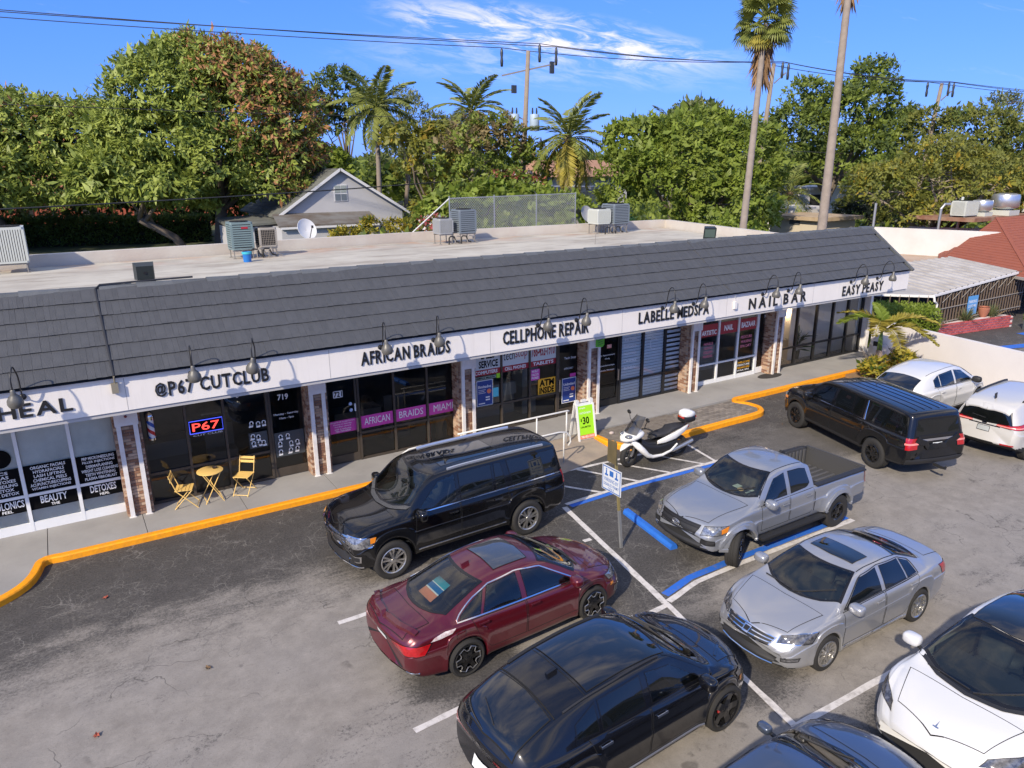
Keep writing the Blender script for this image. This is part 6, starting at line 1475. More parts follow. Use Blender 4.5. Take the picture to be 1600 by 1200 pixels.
# ---- silver pickup
tac = dict(paint=pt_silver2,x=(-2.80,2.52),axles=(-1.62,1.62),arch=.455,tyre=.395,rim=.215,tw=.265,track=1.68,belt=1.16,cat='pickup truck',
 top=[(-2.80,1.17),(-2.6,1.20),(-1.3,1.205),(-.80,1.205),(-.785,1.62),(-.70,1.70),(-.55,1.765),(-.1,1.795),(.25,1.78),(.50,1.715),(1.14,1.245),(1.3,1.215),(1.8,1.17),(2.2,1.10),(2.40,1.02),(2.52,.90)],
 sh=[(-2.80,1.13),(-1.3,1.16),(-.8,1.165),(0,1.15),(1.0,1.12),(1.4,1.10),(1.9,1.03),(2.3,.94),(2.52,.82)],low=[(-2.80,.56),(-2.4,.55),(-2.1,.50),(2.0,.50),(2.2,.46),(2.52,.46)],
 w=[(-2.80,.88),(-2.5,.905),(-1,.925),(.8,.925),(1.6,.925),(2.15,.90),(2.52,.84)],wt=[(-2.80,.84),(-.83,.86),(-.79,.66),(-.5,.655),(0,.655),(.5,.65),(.85,.73),(1.14,.80),(1.9,.76),(2.52,.70)],
 crown=[(-2.80,.03),(-.81,.03),(-.7,.06),(.4,.06),(1.14,.05),(1.9,.06),(2.52,.09)],extra=[-.83,-.81,-.80,-.795,-.785,-.77,-.75,-.72],bow=(.26,.05),lean=(.06,.02),leanz=(.6,.7),tuck=.05,char=.55,flare=.055,shw=.945,
 bed=(-2.70,-.86,.77,1.0),
 windscreen=ws_(1.18,.92,.78,.54,.40,.60),
 side_windows=[dict(lo=[(.84,1.19),(.10,1.20)],hi=[(.42,1.60),(.10,1.665)],mat=g_side),dict(lo=[(-.02,1.20),(-.55,1.225),(-.66,1.30)],hi=[(-.02,1.67),(-.40,1.655),(-.60,1.61)],mat=g_priv,see=False)],
 doors=[dict(lo=[(.93,.60),(.05,.60)],hi=[(.93,1.15),(.05,1.165)],handle=(.19,1.02)),dict(lo=[(.03,.60),(-.70,.60),(-.76,.70)],hi=[(.03,1.165),(-.5,1.175),(-.76,1.18)],handle=(-.58,1.04))],
 lids=[('bonnet',dict(lo=[(1.20,-.74,1.5),(1.24,0,1.5),(1.20,.74,1.5)],hi=[(2.22,-.62,1.5),(2.42,0,1.5),(2.22,.62,1.5)],d=(0,0,-1)))],
 patches=[('grille',dict(lo=[(2.6,-.46,.70),(2.6,.46,.70)],hi=[(2.6,-.54,.97),(2.6,.54,.97)],d=(-1,0,0),mats=[m_trim,m_black],border=.035,slats=(.25,.5,.75),smat=m_black,sw=.03,n=14)),
 ('headlight',dict(lo=[(2.4,.58,.78),(2.02,.92,.82)],hi=[(2.3,.60,.97),(1.95,.92,.99)],d=(-1,-.8,-.1),mats=[m_lampc,m_trim],mirror=True,border=.012)),
 ('indicator',dict(lo=[(2.12,.90,.84),(1.98,.93,.86)],hi=[(2.12,.9,.93),(1.93,.93,.98)],d=(-.7,-1,0),mats=[m_amber],mirror=True,off=.016)),
 ('bumper_insert',dict(lo=[(2.6,-.62,.50),(2.6,.62,.50)],hi=[(2.6,-.62,.60),(2.6,.62,.60)],d=(-1,0,0),mats=[m_trim])),
 ('foglight',dict(lo=[(2.45,.62,.60),(2.25,.86,.60)],hi=[(2.45,.64,.72),(2.25,.86,.71)],d=(-1,-.6,0),mats=[m_trim,m_black],mirror=True,border=.02)),
 ('skirt',dict(lo=[(2.5,-.86,.46),(2.6,0,.46),(2.5,.86,.46)],hi=[(2.5,-.86,.50),(2.6,0,.515),(2.5,.86,.50)],d=(-1,0,0),mats=[m_trim],n=16,m=3)),
 ('taillight',dict(lo=[(-2.66,.91,.86),(-2.82,.80,.86)],hi=[(-2.68,.90,1.13),(-2.82,.80,1.13)],d=(1,-1.2,0),mats=[m_tail],mirror=True)),
 ('rear_window',dict(lo=[(-.9,-.56,1.27),(-.9,.56,1.27)],hi=[(-.9,-.52,1.62),(-.9,.52,1.62)],d=(1,0,0),mats=[g_priv,m_frit],border=.03)),
 ('door_pillar',dict(lo=[(.10,-1,1.20),(-.02,-1,1.20)],hi=[(.10,-1,1.66),(-.02,-1,1.67)],d=(0,1,0),mats=[m_frit],off=.003)),('badge',dict(lo=[(.90,-1,.74),(.55,-1,.74)],hi=[(.90,-1,.765),(.55,-1,.765)],d=(0,1,0),mats=[m_chrome],n=5,m=1))],
 trims=[('wheel_flare',dict(p=[(1.62 + .50 * math.cos(t),1.2,.40 + .50 * math.sin(t)) for t in np.linspace(.05,math.pi - .05,15)],d=(0,-1,0),w=.085,th=.035,n=24,mat=pt_silver2)),('wheel_flare',dict(p=[(-1.62 + .50 * math.cos(t),1.2,.40 + .50 * math.sin(t)) for t in np.linspace(.05,math.pi - .05,15)],d=(0,-1,0),w=.085,th=.035,n=24,mat=pt_silver2)),
 ('roof_seam',dict(p=[(.42,.60,2),(0,.605,2),(-.62,.60,2)],d=(0,0,-1),w=.018,th=.003,mat=m_gap)),('bed_rail',dict(p=[(-.86,.845,2),(-2.74,.835,2)],d=(0,0,-1),w=.13,th=.03,mat=m_trim)),('cab_seam',dict(p=[(-.80,1.2,.62),(-.80,1.2,1.17)],d=(0,-1,0),w=.025,th=.003,mat=m_gap)),
 ('antenna',dict(p=[(-.58,.05,2),(-.70,.05,2)],d=(0,0,-1),w=.07,th=.06,mat=m_trim,mirror=False,n=3)),('wiper',dict(p=[(1.13,.05,2),(.82,.58,2)],d=(0,0,-1),w=.02,th=.022,mat=m_trim,mirror=False)),('wiper',dict(p=[(1.02,-.58,2),(1.12,0,2)],d=(0,0,-1),w=.02,th=.022,mat=m_trim,mirror=False))],
 mirror=(.82,1.16,pt_silver2),mirror_size=(.09,.14,.10),steer=R(30),rimstyle=dict(kind='y',n=5,w=.030,lip=False,spk='k',hub=0),
 cabin=dict(x0=-.75,x1=1.0,dash=.70,zd=1.16,seats=[(.02,(-.38,.38),.78)]))
ta,tcar = make_car('silver_pickup',tac,(12.04,9.44),math.pi,'silver crew-cab pickup with open black bed in the blue-lined bay')
q = MB(); pe = tcar.hit((2.6,0,.855),(-1,0,0),.04)
for a_,b_ in ((.10,.055),(.035,.05),(.075,.022)): q.tube([pe + Vector((0,a_ * math.cos(t_),b_ * math.sin(t_))) for t_ in np.linspace(0,6.2832,19)],.008,6,False)
q.build('emblem',m_alu,ta,world=False)
# load bed: floor, ribbed sides, tailgate
q = MB(); q.box((-2.72,-.765,.70),(-.86,.765,.73)); q.box((-2.72,-.79,.73),(-.86,-.765,1.20)); q.box((-2.72,.765,.73),(-.86,.79,1.20)); q.box((-.885,-.764,.73),(-.86,.764,1.20)); q.box((-2.765,-.79,.60),(-2.722,.79,1.205))
bed_ = q.build('bed_liner',mat('bed_liner',(.05,.05,.052),.7,bump=(50,.3)),ta,world=False)
rb = MB(); rb.box((-.03,-.012,0),(.03,.012,.40)); rme_ = new_mesh('rib',rb.V,rb.F,mat('bed_rib',(.09,.09,.093),.6))
for s_ in (-1,1):
 for i in range(13): o_ = link('rib',rme_,bed_); o_.location = (-2.6 + i * .135,s_ * .75,.735)
rb = MB(); rb.box((-.9,-.03,0),(.9,.03,.018)); rme_ = new_mesh('floor_rib',rb.V,rb.F,mat('bed_rib',(.09,.09,.093),.6))
for i in range(8): o_ = link('floor_rib',rme_,bed_); o_.location = (-1.79,-.6 + i * .171,.731)
q = MB(); q.box((-2.60,.70,1.04),(-2.48,.745,1.12)); q.build('bed_label',m_print_w,ta,world=False)
for s_ in (-1,1):
 q = MB(); q.beam((1.02,s_ * .97,.47),(-1.05,s_ * .97,.47),.17,.05); [q.beam((x,s_ * .75,.52),(x,s_ * .96,.47),.05) for x in (.6,-.6)]; q.build('running_board',m_trim,ta,world=False)
# dashboard papers and a cup seen through the screen
q = MB(); q.cbox((.62,.28,1.185),(.24,.05,.01)); q.mset(1).lathe([(0,0),(.07,0),(.07,.02),(0,.02)],14,(.70,.10,1.18)); q.mset(0).cbox((.62,-.06,1.19),(.16,.14,.012)); q.build('dashboard_papers',[mat('pale_paper',(.6,.66,.58),.6),mat('tan_disc',(.7,.45,.2),.6)],ta,world=False)
# ---- second black SUV, seen from behind
sub = dict(paint=pt_black2,x=(-2.95,2.62),axles=(-1.72,1.72),arch=.49,tyre=.425,rim=.26,tw=.285,track=1.76,belt=1.24,cat='SUV',
 top=[(-2.95,1.86),(-2.7,1.895),(-1.6,1.93),(0,1.935),(.5,1.90),(.72,1.845),(1.46,1.30),(1.65,1.27),(2.2,1.23),(2.48,1.15),(2.62,1.05)],
 sh=[(-2.95,1.20),(0,1.20),(1.3,1.19),(1.7,1.18),(2.2,1.13),(2.62,.96)],low=[(-2.95,.50),(-2.6,.44),(-2.2,.42),(2.1,.42),(2.62,.36)],
 w=[(-2.95,.96),(-2.5,1.0),(-1,1.025),(1,1.03),(2.1,1.015),(2.62,.96)],wt=[(-2.95,.74),(-2.5,.765),(0,.78),(.7,.765),(1.1,.83),(1.46,.90),(2.2,.88),(2.62,.82)],
 crown=[(-2.95,.05),(0,.06),(.7,.06),(1.46,.04),(2.2,.05),(2.62,.07)],bow=(.22,.10),lean=(.02,.11),leanz=(.75,.8),tuck=.05,flare=.016,clad=lambda x,c: .50,
 windscreen=ws_(1.46,1.18,.87,.76,.60,.70),
 side_windows=[dict(lo=[(1.10,1.265),(.16,1.265)],hi=[(.58,1.72),(.16,1.79)],mat=g_side),dict(lo=[(.07,1.265),(-.66,1.265)],hi=[(.07,1.795),(-.62,1.795)],mat=g_priv,see=False),dict(lo=[(-.70,1.265),(-1.08,1.27)],hi=[(-.66,1.795),(-1.04,1.79)],mat=g_priv,see=False),dict(lo=[(-1.34,1.28),(-2.72,1.29)],hi=[(-1.26,1.79),(-2.62,1.76)],mat=g_priv,see=False)],
 doors=[dict(lo=[(1.20,.52),(.12,.52)],hi=[(1.16,1.23),(.12,1.24)],handle=(.30,1.07)),dict(lo=[(.10,.52),(-.98,.54),(-1.15,.86)],hi=[(.10,1.24),(-.7,1.245),(-1.20,1.25)],handle=(-.92,1.09))],
 lids=[('bonnet',dict(lo=[(1.54,-.80,1),(1.58,0,1),(1.54,.80,1)],hi=[(2.38,-.76,1),(2.52,0,1),(2.38,.76,1)],d=(0,0,-1)))],
 patches=[('taillight',dict(lo=[(-2.78,.98,.90),(-3.0,.78,.92)],hi=[(-2.74,.96,1.24),(-3.0,.80,1.24)],d=(1,-1.1,0),mats=[m_tail,m_frit],mirror=True,border=.016,slats=(.5,),smat=mat('tail_inner',(.75,.25,.22),.2,coat=1),sw=.06,slat_name='lamp_band')),
 ('rear_window',dict(lo=[(-3,-.74,1.27),(-3,.74,1.27)],hi=[(-3,-.66,1.72),(-3,.66,1.72)],d=(1,0,0),mats=[g_priv,m_frit],border=.03,off=.006)),
 ('tailgate_bar',dict(lo=[(-3,-.56,1.13),(-3,.56,1.13)],hi=[(-3,-.56,1.19),(-3,.56,1.19)],d=(1,0,0),mats=[m_chrome],off=.02,m=2)),
 ('licence_plate',dict(lo=[(-3,-.15,.92),(-3,.15,.92)],hi=[(-3,-.15,1.07),(-3,.15,1.07)],d=(1,0,0),mats=[m_plate],n=3,m=2,off=.02)),
 ('rear_bumper',dict(lo=[(-3,-.92,.52),(-3.1,0,.52),(-3,.92,.52)],hi=[(-3,-.92,.66),(-3.1,0,.66),(-3,.92,.66)],d=(1,0,0),mats=[m_trim],n=14,m=3,off=.025)),
 ('indicator',dict(lo=[(2.36,.98,.86),(2.2,1.03,.86)],hi=[(2.34,.98,.95),(2.2,1.03,.95)],d=(-.6,-1,0),mats=[m_amber],mirror=True,off=.012)),
 ('headlight',dict(lo=[(2.6,.62,.90),(2.28,.98,.94)],hi=[(2.6,.62,1.04),(2.2,1.0,1.08)],d=(-1,-.8,0),mats=[m_lampc,m_trim],mirror=True,border=.012)),('grille',dict(lo=[(2.7,-.66,.62),(2.7,.66,.62)],hi=[(2.7,-.60,1.0),(2.7,.60,1.0)],d=(-1,0,0),mats=[m_trim,m_chrome],border=.02))],
 trims=[('window_trim',dict(p=[(1.16,1.2,1.245),(0,1.2,1.247),(-1.16,1.2,1.25),(-1.19,1.2,1.30)],d=(0,-1,0),w=.026,mat=m_chrome,n=40)),('pillar_trim',dict(p=[(-1.19,1.2,1.25),(-1.15,1.2,1.60),(-1.13,1.2,1.78)],d=(0,-1,0),w=.06,mat=m_chrome,n=10)),
 ('tow_lip',dict(p=[(-3,0,.50),(-2.9,.6,.50),(-2.75,.9,.52)],d=(1,-.2,0),w=.03,th=.015,mat=m_chrome)),('spoiler',dict(p=[(-2.86,0,2.0),(-2.83,.68,2.0)],d=(0,0,-1),w=.18,th=.035,mat=pt_black2))] +
 [('roof_rib',dict(p=[(.3,y,2.1),(-2.5,y,2.1)],d=(0,0,-1),w=.03,th=.012,mat=pt_black2,mirror=False)) for y in (-.48,-.24,0,.24,.48)],
 mirror=(1.08,1.22,pt_black2),mirror_size=(.10,.15,.12),rimstyle=dict(kind='y',n=6,w=.032,lip=False,spk='k',hub=0),
 cabin=dict(x0=-2.2,x1=1.3,dash=1.02,zd=1.26,seats=[(.15,(-.42,.42),.86),(-.95,(-.42,.42),.86)]))
su,suc = make_car('black_suv',sub,(18.60,11.36),R(73.5),'black long-wheelbase SUV with black rims angled towards the kerb',k_=.93)
q = MB(); q.beam((-2.85,0,.44),(-3.12,0,.44),.06); q.beam((-3.08,0,.44),(-3.24,0,.46),.05); ellipsoid(q,(-3.24,0,.52),(.03,.03,.03)); q.build('tow_hitch',m_trim,su,world=False)
# ---- two pale crossovers against the white wall
maz = dict(stel); maz.update(paint=pt_white,x=(-2.30,2.22),axles=(-1.37,1.37),clad=lambda x,c: .40,rimstyle=dict(kind='twin',n=5,w=.03,sp=.16,lip=True),flare=.015,
 windscreen=ws_(1.30,.98,.80,.48,.32,.59),side_windows=[dict(lo=[(.90,1.125),(-.10,1.15)],hi=[(.36,1.475),(-.10,1.55)],mat=g_side),dict(lo=[(-.20,1.15),(-.98,1.165)],hi=[(-.20,1.555),(-.95,1.51)],mat=g_side),dict(lo=[(-1.02,1.165),(-1.34,1.20)],hi=[(-.99,1.505),(-1.30,1.39)],mat=g_side)],handle_mat=pt_white,
 patches=[('rear_window',dict(lo=[(-2.20,-.60,2),(-2.24,0,2),(-2.20,.60,2)],hi=[(-1.72,-.58,2),(-1.68,0,2),(-1.72,.58,2)],d=(0,0,-1),mats=[mat('sunroof_glass',(.006,.007,.009),.03,coat=1),m_gap],border=.02,n=18,m=10)),('taillight',dict(lo=[(-1.98,.93,.90),(-2.40,.44,.92)],hi=[(-1.9,.92,1.02),(-2.40,.42,1.01)],d=(1,-.7,0),mats=[m_tail,m_frit],mirror=True,border=.012))],
 trims=[('window_trim',dict(p=[(.94,1.2,1.11),(-.1,1.2,1.135),(-1.36,1.2,1.18)],d=(0,-1,0),w=.018,mat=m_trim)),('roof_seam',dict(p=[(.22,.57,2),(-.6,.575,2),(-1.45,.55,2)],d=(0,0,-1),w=.016,th=.003,mat=m_gap))],
 mirror=(.86,1.10,m_trim),lids=stel['lids'][:0])
make_car('white_crossover',maz,(23.1,11.95),.02,'white crossover with dark mirrors beside the white boundary wall',k_=.97)
rog = dict(paint=pt_pearl,x=(-2.32,2.32),axles=(-1.35,1.35),arch=.41,tyre=.36,rim=.24,tw=.235,track=1.60,belt=1.10,cat='SUV',
 top=[(-2.32,1.50),(-2.15,1.58),(-1.7,1.66),(-.8,1.72),(0,1.73),(.45,1.68),(.60,1.63),(1.35,1.12),(1.55,1.09),(1.95,1.0),(2.32,.80)],
 sh=[(-2.32,1.08),(-1,1.10),(0,1.07),(1.3,1.02),(1.9,.93),(2.32,.7)],low=[(-2.32,.45),(-2,.36),(-1.8,.30),(1.8,.28),(2.32,.28)],w=[(-2.32,.84),(-2,.89),(-1,.92),(1.3,.92),(1.9,.88),(2.32,.78)],wt=[(-2.32,.58),(-2,.60),(-1,.64),(.5,.64),(1,.72),(1.35,.8),(2.32,.6)],
 crown=[(-2.32,.06),(0,.07),(1.35,.05),(2.32,.1)],bow=(.34,.16),lean=(.08,.11),leanz=(.5,.72),tuck=.08,shw=.93,clad=lambda x,c: .46,
 windscreen=ws_(1.36,1.04,.80,.62,.48,.60),side_windows=[dict(lo=[(.95,1.12),(-.15,1.14)],hi=[(.5,1.53),(-.15,1.60)],mat=g_side),dict(lo=[(-.25,1.14),(-1.7,1.20)],hi=[(-.25,1.61),(-1.6,1.48)],mat=g_priv,see=False)],
 doors=[dict(lo=[(1.0,.46),(-.18,.46)],hi=[(1.0,1.07),(-.18,1.10)],handle=(0,.95)),dict(lo=[(-.20,.46),(-.8,.46),(-.98,.7)],hi=[(-.20,1.10),(-.8,1.11),(-1.15,1.12)],handle=(-.95,.97))],
 patches=[('rear_window',dict(lo=[(-2.4,-.68,1.13),(-2.45,0,1.10),(-2.4,.68,1.13)],hi=[(-2.4,-.58,1.50),(-2.4,0,1.52),(-2.4,.58,1.50)],d=(1,0,-.25),mats=[g_priv,m_frit],border=.03,n=16)),
 ('taillight',dict(lo=[(-1.95,.93,.98),(-2.4,.44,1.0)],hi=[(-1.80,.92,1.13),(-2.4,.46,1.08)],d=(1,-.7,0),mats=[m_tail,m_frit],mirror=True,border=.012,slats=(.35,),smat=mat('tail_inner',(.75,.25,.22),.2,coat=1),sw=.04,slat_name='lamp_band')),
 ('licence_plate',dict(lo=[(-2.5,-.16,.80),(-2.5,.16,.80)],hi=[(-2.5,-.16,.95),(-2.5,.16,.95)],d=(1,0,0),mats=[mat('grey_plate',(.35,.37,.36),.5),m_chrome],border=.012,n=4,m=3,off=.014)),('tailgate_bar',dict(lo=[(-2.5,-.40,.97),(-2.5,.40,.97)],hi=[(-2.5,-.40,1.0),(-2.5,.40,1.0)],d=(1,0,0),mats=[m_chrome],off=.012,m=2)),
 ('emblem',dict(lo=[(-2.5,-.06,1.01),(-2.5,.06,1.01)],hi=[(-2.5,-.06,1.08),(-2.5,.06,1.08)],d=(1,0,0),mats=[m_chrome],n=4,m=3,off=.015)),('reflector',dict(lo=[(-2.2,.80,.52),(-2.4,.56,.52)],hi=[(-2.2,.8,.56),(-2.4,.56,.56)],d=(1,-.6,0),mats=[m_tail],mirror=True))],
 trims=[('roof_rail',dict(p=[(.25,.60,2),(-1.6,.585,2)],d=(0,0,-1),w=.035,th=.05,mat=m_trim)),('spoiler',dict(p=[(-2.16,0,2),(-2.12,.56,2)],d=(0,0,-1),w=.18,th=.03,mat=pt_pearl)),('antenna',dict(p=[(-1.75,0,2.2),(-1.85,0,2.2)],d=(0,0,-1),w=.02,th=.16,mat=m_trim,mirror=False,n=3)),('rear_wiper',dict(p=[(-2.4,0,1.16),(-2.4,.34,1.19)],d=(1,0,0),w=.018,th=.02,mat=m_trim,mirror=False))],
 mirror=(.9,1.1,pt_pearl),rimstyle=dict(T),cabin=dict(x0=-1.5,x1=1.15,dash=.85,zd=1.1,seats=[(.05,(-.37,.37),.70),(-.85,(-.37,.37),.72)]))
make_car('pearl_crossover',rog,(22.50,9.02),.03,'pearl white crossover with roof rails at the right edge',k_=.97)
# == THINGS ON THE LOT AND THE ROOF
def loft(mb,secs,n=18,pw=.75):
 """secs: (centre, half width, half height) along a path; superellipse rings across y/z"""
 V = []; F = []
 f = lambda v: math.copysign(abs(v) ** pw,v)
 for c,a,b in secs:
  for k in range(n):
   t = 2 * math.pi * k / n
   V.append(Vector(c) + Vector((0,a * f(math.cos(t)),b * f(math.sin(t)))))
 for i in range(len(secs) - 1):
  for k in range(n): F.append((i * n + k,i * n + (k + 1) % n,(i + 1) * n + (k + 1) % n,(i + 1) * n + k))
 F += [tuple(range(n))[::-1],tuple(range((len(secs) - 1) * n,len(secs) * n))]
 return mb.add(V,F)
# ---- maxi scooter in the hatched aisle
m_scw = mat('scooter_white',(.74,.74,.72),.3,coat=.8); m_sck = mat('scooter_black',(.012,.012,.013),.45)
m_scs = mat('scooter_seat',(.022,.022,.025),.6,bump=(70,.2))
sc = thing('motor_scooter',(12.78,13.47,0),'white maxi scooter with black seat and top box on the hatched aisle','scooter',None,R(175))
def sb(fn,name,m,smooth=True,auto=45,parent=None):
 q = MB(); fn(q); return q.build(name,m,parent or sc,smooth=smooth,world=False,auto=auto)
for xw,rr in ((.80,.31),(-.80,.31)):
 w = bpy.data.objects.new('wheel',None); COL.objects.link(w); w.parent = sc; w.location = (xw,0,rr)
 if xw > 0: w.rotation_euler = (0,0,R(14))
 A = Matrix.Rotation(R(90),3,'X')
 sb(lambda q: q.lathe([(.20,-.05),(.27,-.062),(rr - .012,-.045),(rr,0),(rr - .012,.045),(.27,.062),(.20,.05)],36,(0,0,0),A,closed=True),'tyre',m_tyre,parent=w)
 def rimf(q):
  q.lathe([(.205,-.04),(.19,-.035),(.19,.035),(.205,.04)],28,(0,0,0),A,closed=True)
  for k in range(5):
   a = 2 * math.pi * k / 5; q.beam((0,0,0),(.195 * math.cos(a),0,.195 * math.sin(a)),.03,.035)
  q.lathe([(0,-.05),(.05,-.05),(.05,.05),(0,.05)],14,(0,0,0),A)
 sb(rimf,'rim',mat('scooter_rim',(.10,.10,.10),.35,.6),False,parent=w)
sb(lambda q: (q.beam((.80,-.085,.31),(.56,-.06,.80),.04),q.beam((.80,.085,.31),(.56,.06,.80),.04)),'fork',m_alu,False)
sb(lambda q: loft(q,[((1.08,0,.50),.02,.02),((1.00,0,.58),.085,.05),((.85,0,.655),.10,.05),((.68,0,.63),.095,.05),((.55,0,.55),.06,.05)]),'front_fender',m_scw)
# front apron: two white cheeks that sweep down to the footboards, black centre
sb(lambda q: loft(q,[((1.07,0,.80),.04,.03),((1.0,0,.82),.16,.08),((.88,0,.85),.24,.11),((.72,0,.90),.29,.12),((.58,0,.92),.27,.11),((.48,0,.92),.20,.08)],20,.8),'front_cowl',m_scw)
for s_ in (-1,1):
 def chk(q):
  P = [(.80,.10,.74),(.72,.23,.66),(.56,.27,.50),(.40,.26,.34),(.22,.25,.26),(-.1,.25,.25),(-.4,.23,.33),(-.62,.2,.46)]
  rr = [.05,.085,.085,.07,.05,.04,.045,.03]
  q.tube([(x,s_ * y,z) for x,y,z in P],rr,10)
 sb(chk,'leg_shield',m_scw)
 sb(lambda q: loft(q,[((.55,s_ * .19,.56),.03,.16),((.35,s_ * .21,.45),.05,.15),((.0,s_ * .21,.40),.06,.13),((-.35,s_ * .20,.42),.06,.14),((-.62,s_ * .16,.46),.04,.10)],14),'side_panel',m_sck)
 sb(lambda q: loft(q,[((.02,s_ * .18,.60),.02,.05),((-.2,s_ * .20,.64),.05,.08),((-.55,s_ * .18,.70),.055,.10),((-.9,s_ * .12,.80),.045,.08),((-1.08,s_ * .06,.86),.02,.04)],14),'rear_fairing',m_scw)
 sb(lambda q: ellipsoid(q,(.93,s_ * .15,.90),(.11,.075,.055),14,8,Matrix.Rotation(s_ * R(-32),3,'Z')),'headlight',m_lampc)
 sb(lambda q: (q.tube([(.50,s_ * .10,1.03),(.46,s_ * .24,1.08),(.40,s_ * .37,1.06)],.018,8),q.tube([(.43,s_ * .28,1.075),(.385,s_ * .40,1.055)],.024,8)),'handlebar',m_sck)
 sb(lambda q: (q.tube([(.52,s_ * .24,1.08),(.56,s_ * .33,1.22),(.55,s_ * .38,1.32)],.012,6),ellipsoid(q,(.55,s_ * .40,1.37),(.028,.085,.055),12,8)),'mirror',m_sck)
sb(lambda q: loft(q,[((.52,0,.62),.18,.18),((.30,0,.48),.16,.17),((.0,0,.45),.17,.18),((-.4,0,.48),.17,.20),((-.7,0,.52),.12,.15)],16),'frame_cover',m_sck)
sb(lambda q: loft(q,[((.14,0,.70),.09,.03),((.05,0,.76),.15,.06),((-.20,0,.77),.18,.07),((-.38,0,.80),.18,.06),((-.46,0,.87),.19,.07),((-.75,0,.89),.16,.06),((-.95,0,.91),.09,.035)],18,.7),'seat',m_scs)
sb(lambda q: loft(q,[((-.95,0,.80),.12,.06),((-1.08,0,.84),.10,.04),((-1.14,0,.86),.03,.02)],12),'taillight',m_tail)
def topbox(q):
 q.mset(1); loft(q,[((-.86,0,1.04),.10,.05),((-.90,0,1.06),.18,.09),((-1.06,0,1.06),.21,.10),((-1.22,0,1.06),.18,.09),((-1.28,0,1.06),.09,.05)],20,.6)
 q.mset(0); loft(q,[((-.87,0,1.17),.09,.04),((-.92,0,1.19),.17,.08),((-1.06,0,1.20),.20,.105),((-1.21,0,1.19),.17,.08),((-1.27,0,1.16),.08,.04)],20,.65)
 q.mset(2); q.box((-1.285,-.13,1.085),(-1.262,.13,1.13)); q.box((-.885,-.12,1.09),(-.862,.12,1.135))
 q.mset(1); q.box((-1.0,-.07,.93),(-1.14,.07,1.0))
sb(topbox,'top_box',[m_scw,m_sck,m_tail])
def wscreen(q):
 V = []; nn = 9
 for i in range(6):
  t = i / 5
  for k in range(nn):
   a = (k / (nn - 1) - .5) * 2; wv = .27 - .10 * t * t
   V.append((.93 - .36 * t - .14 * a * a,a * wv,.98 + .42 * t - .03 * a * a))
 q.add(V,[(i * nn + k,i * nn + k + 1,(i + 1) * nn + k + 1,(i + 1) * nn + k) for i in range(5) for k in range(nn - 1)])
sb(wscreen,'windscreen',glass('scooter_screen',(.45,.45,.46),.7,.02,1.3))
sb(lambda q: q.tube([(-.1,-.12,.22),(-.12,-.24,.10),(-.14,-.28,.012)],.014,6),'side_stand',m_sck)
sb(lambda q: q.tube([(-.2,.15,.26),(-.5,.2,.30),(-.9,.22,.42),(-1.12,.22,.48)],[.03,.05,.06,.05],10),'exhaust',m_alu)
# ---- blue wheel stop
q = MB()
a,b = Vector((10.17,11.50,0)),Vector((9.92,9.70,0)); d = (b - a).normalized(); nn_ = Vector((-d.y,d.x,0))
prof = [(-.085,0),(-.085,.05),(-.05,.115),(.05,.115),(.085,.05),(.085,0)]
V = [a + nn_ * u + Vector((0,0,z)) for u,z in prof] + [b + nn_ * u + Vector((0,0,z)) for u,z in prof]
q.add(V,[tuple(range(6))[::-1],tuple(range(6,12))] + [(i,i + 1,7 + i,6 + i) for i in range(5)])
tag(q.build('wheel_stop',mat('blue_concrete',(.02,.13,.55),.6,noise=(7,.4,(.03,.20,.62)),bump=(25,.3))),'blue painted concrete wheel stop at the head of the bay','wheel stop')
# ---- parking sign on its post
t = thing('parking_sign',(9.05,10.34,0),'white and blue parking sign on a leaning post beside the wheel stop','sign')
q = MB(); q.beam((9.05,10.34,0),(9.05,10.45,.80),.055,.045); q.build('post_sleeve',mat('galvanised',(.42,.43,.43),.4,.7),t)
q = MB(); q.beam((9.05,10.45,.78),(9.06,10.68,2.25),.05,.04); q.build('post',mat('olive_post',(.20,.16,.06),.6),t)
q = MB(); q.box((9.005,10.55,1.78),(9.02,10.83,2.26)); q.build('brown_plate',mat('weathered_plate',(.13,.10,.045),.6,noise=(6,.6,(.08,.065,.03))),t)
q = MB(); q.box((8.975,10.34,1.15),(8.99,10.94,1.70)); pl = q.build('sign_panel',mat('sign_white',(.60,.62,.63),.5,noise=(5,.4,(.48,.5,.5))),t)
m_sblue = mat('sign_blue',(.03,.12,.38),.5)
q = MB()
for y0,y1,z0,z1 in ((10.36,10.92,1.665,1.685),(10.36,10.92,1.165,1.185),(10.36,10.375,1.165,1.685),(10.905,10.92,1.165,1.685)): q.box((8.971,y0,z0),(8.974,y1,z1))
put_text(q,'PARKING BY',(8.9735,10.86,1.36),(0,-1,0),(0,0,1),.44,.08,0,.01); put_text(q,'DISABLED PERMIT',(8.9735,10.88,1.26),(0,-1,0),(0,0,1),.48,.065,0,.01); put_text(q,'ONLY',(8.9735,10.74,1.195),(0,-1,0),(0,0,1),.2,.045,0,.01)
for yc in (10.80,10.48):
 q.box((8.971,yc - .05,1.48),(8.9738,yc + .05,1.52)); q.box((8.971,yc - .015,1.52),(8.9738,yc + .02,1.60)); q.lathe([(0,0),(.02,0)],10,(8.9715,yc,1.625),Matrix.Rotation(R(-90),3,'Y'))
q.box((8.971,10.58,1.50),(8.9738,10.70,1.62)); q.build('lettering',m_sblue,pl)
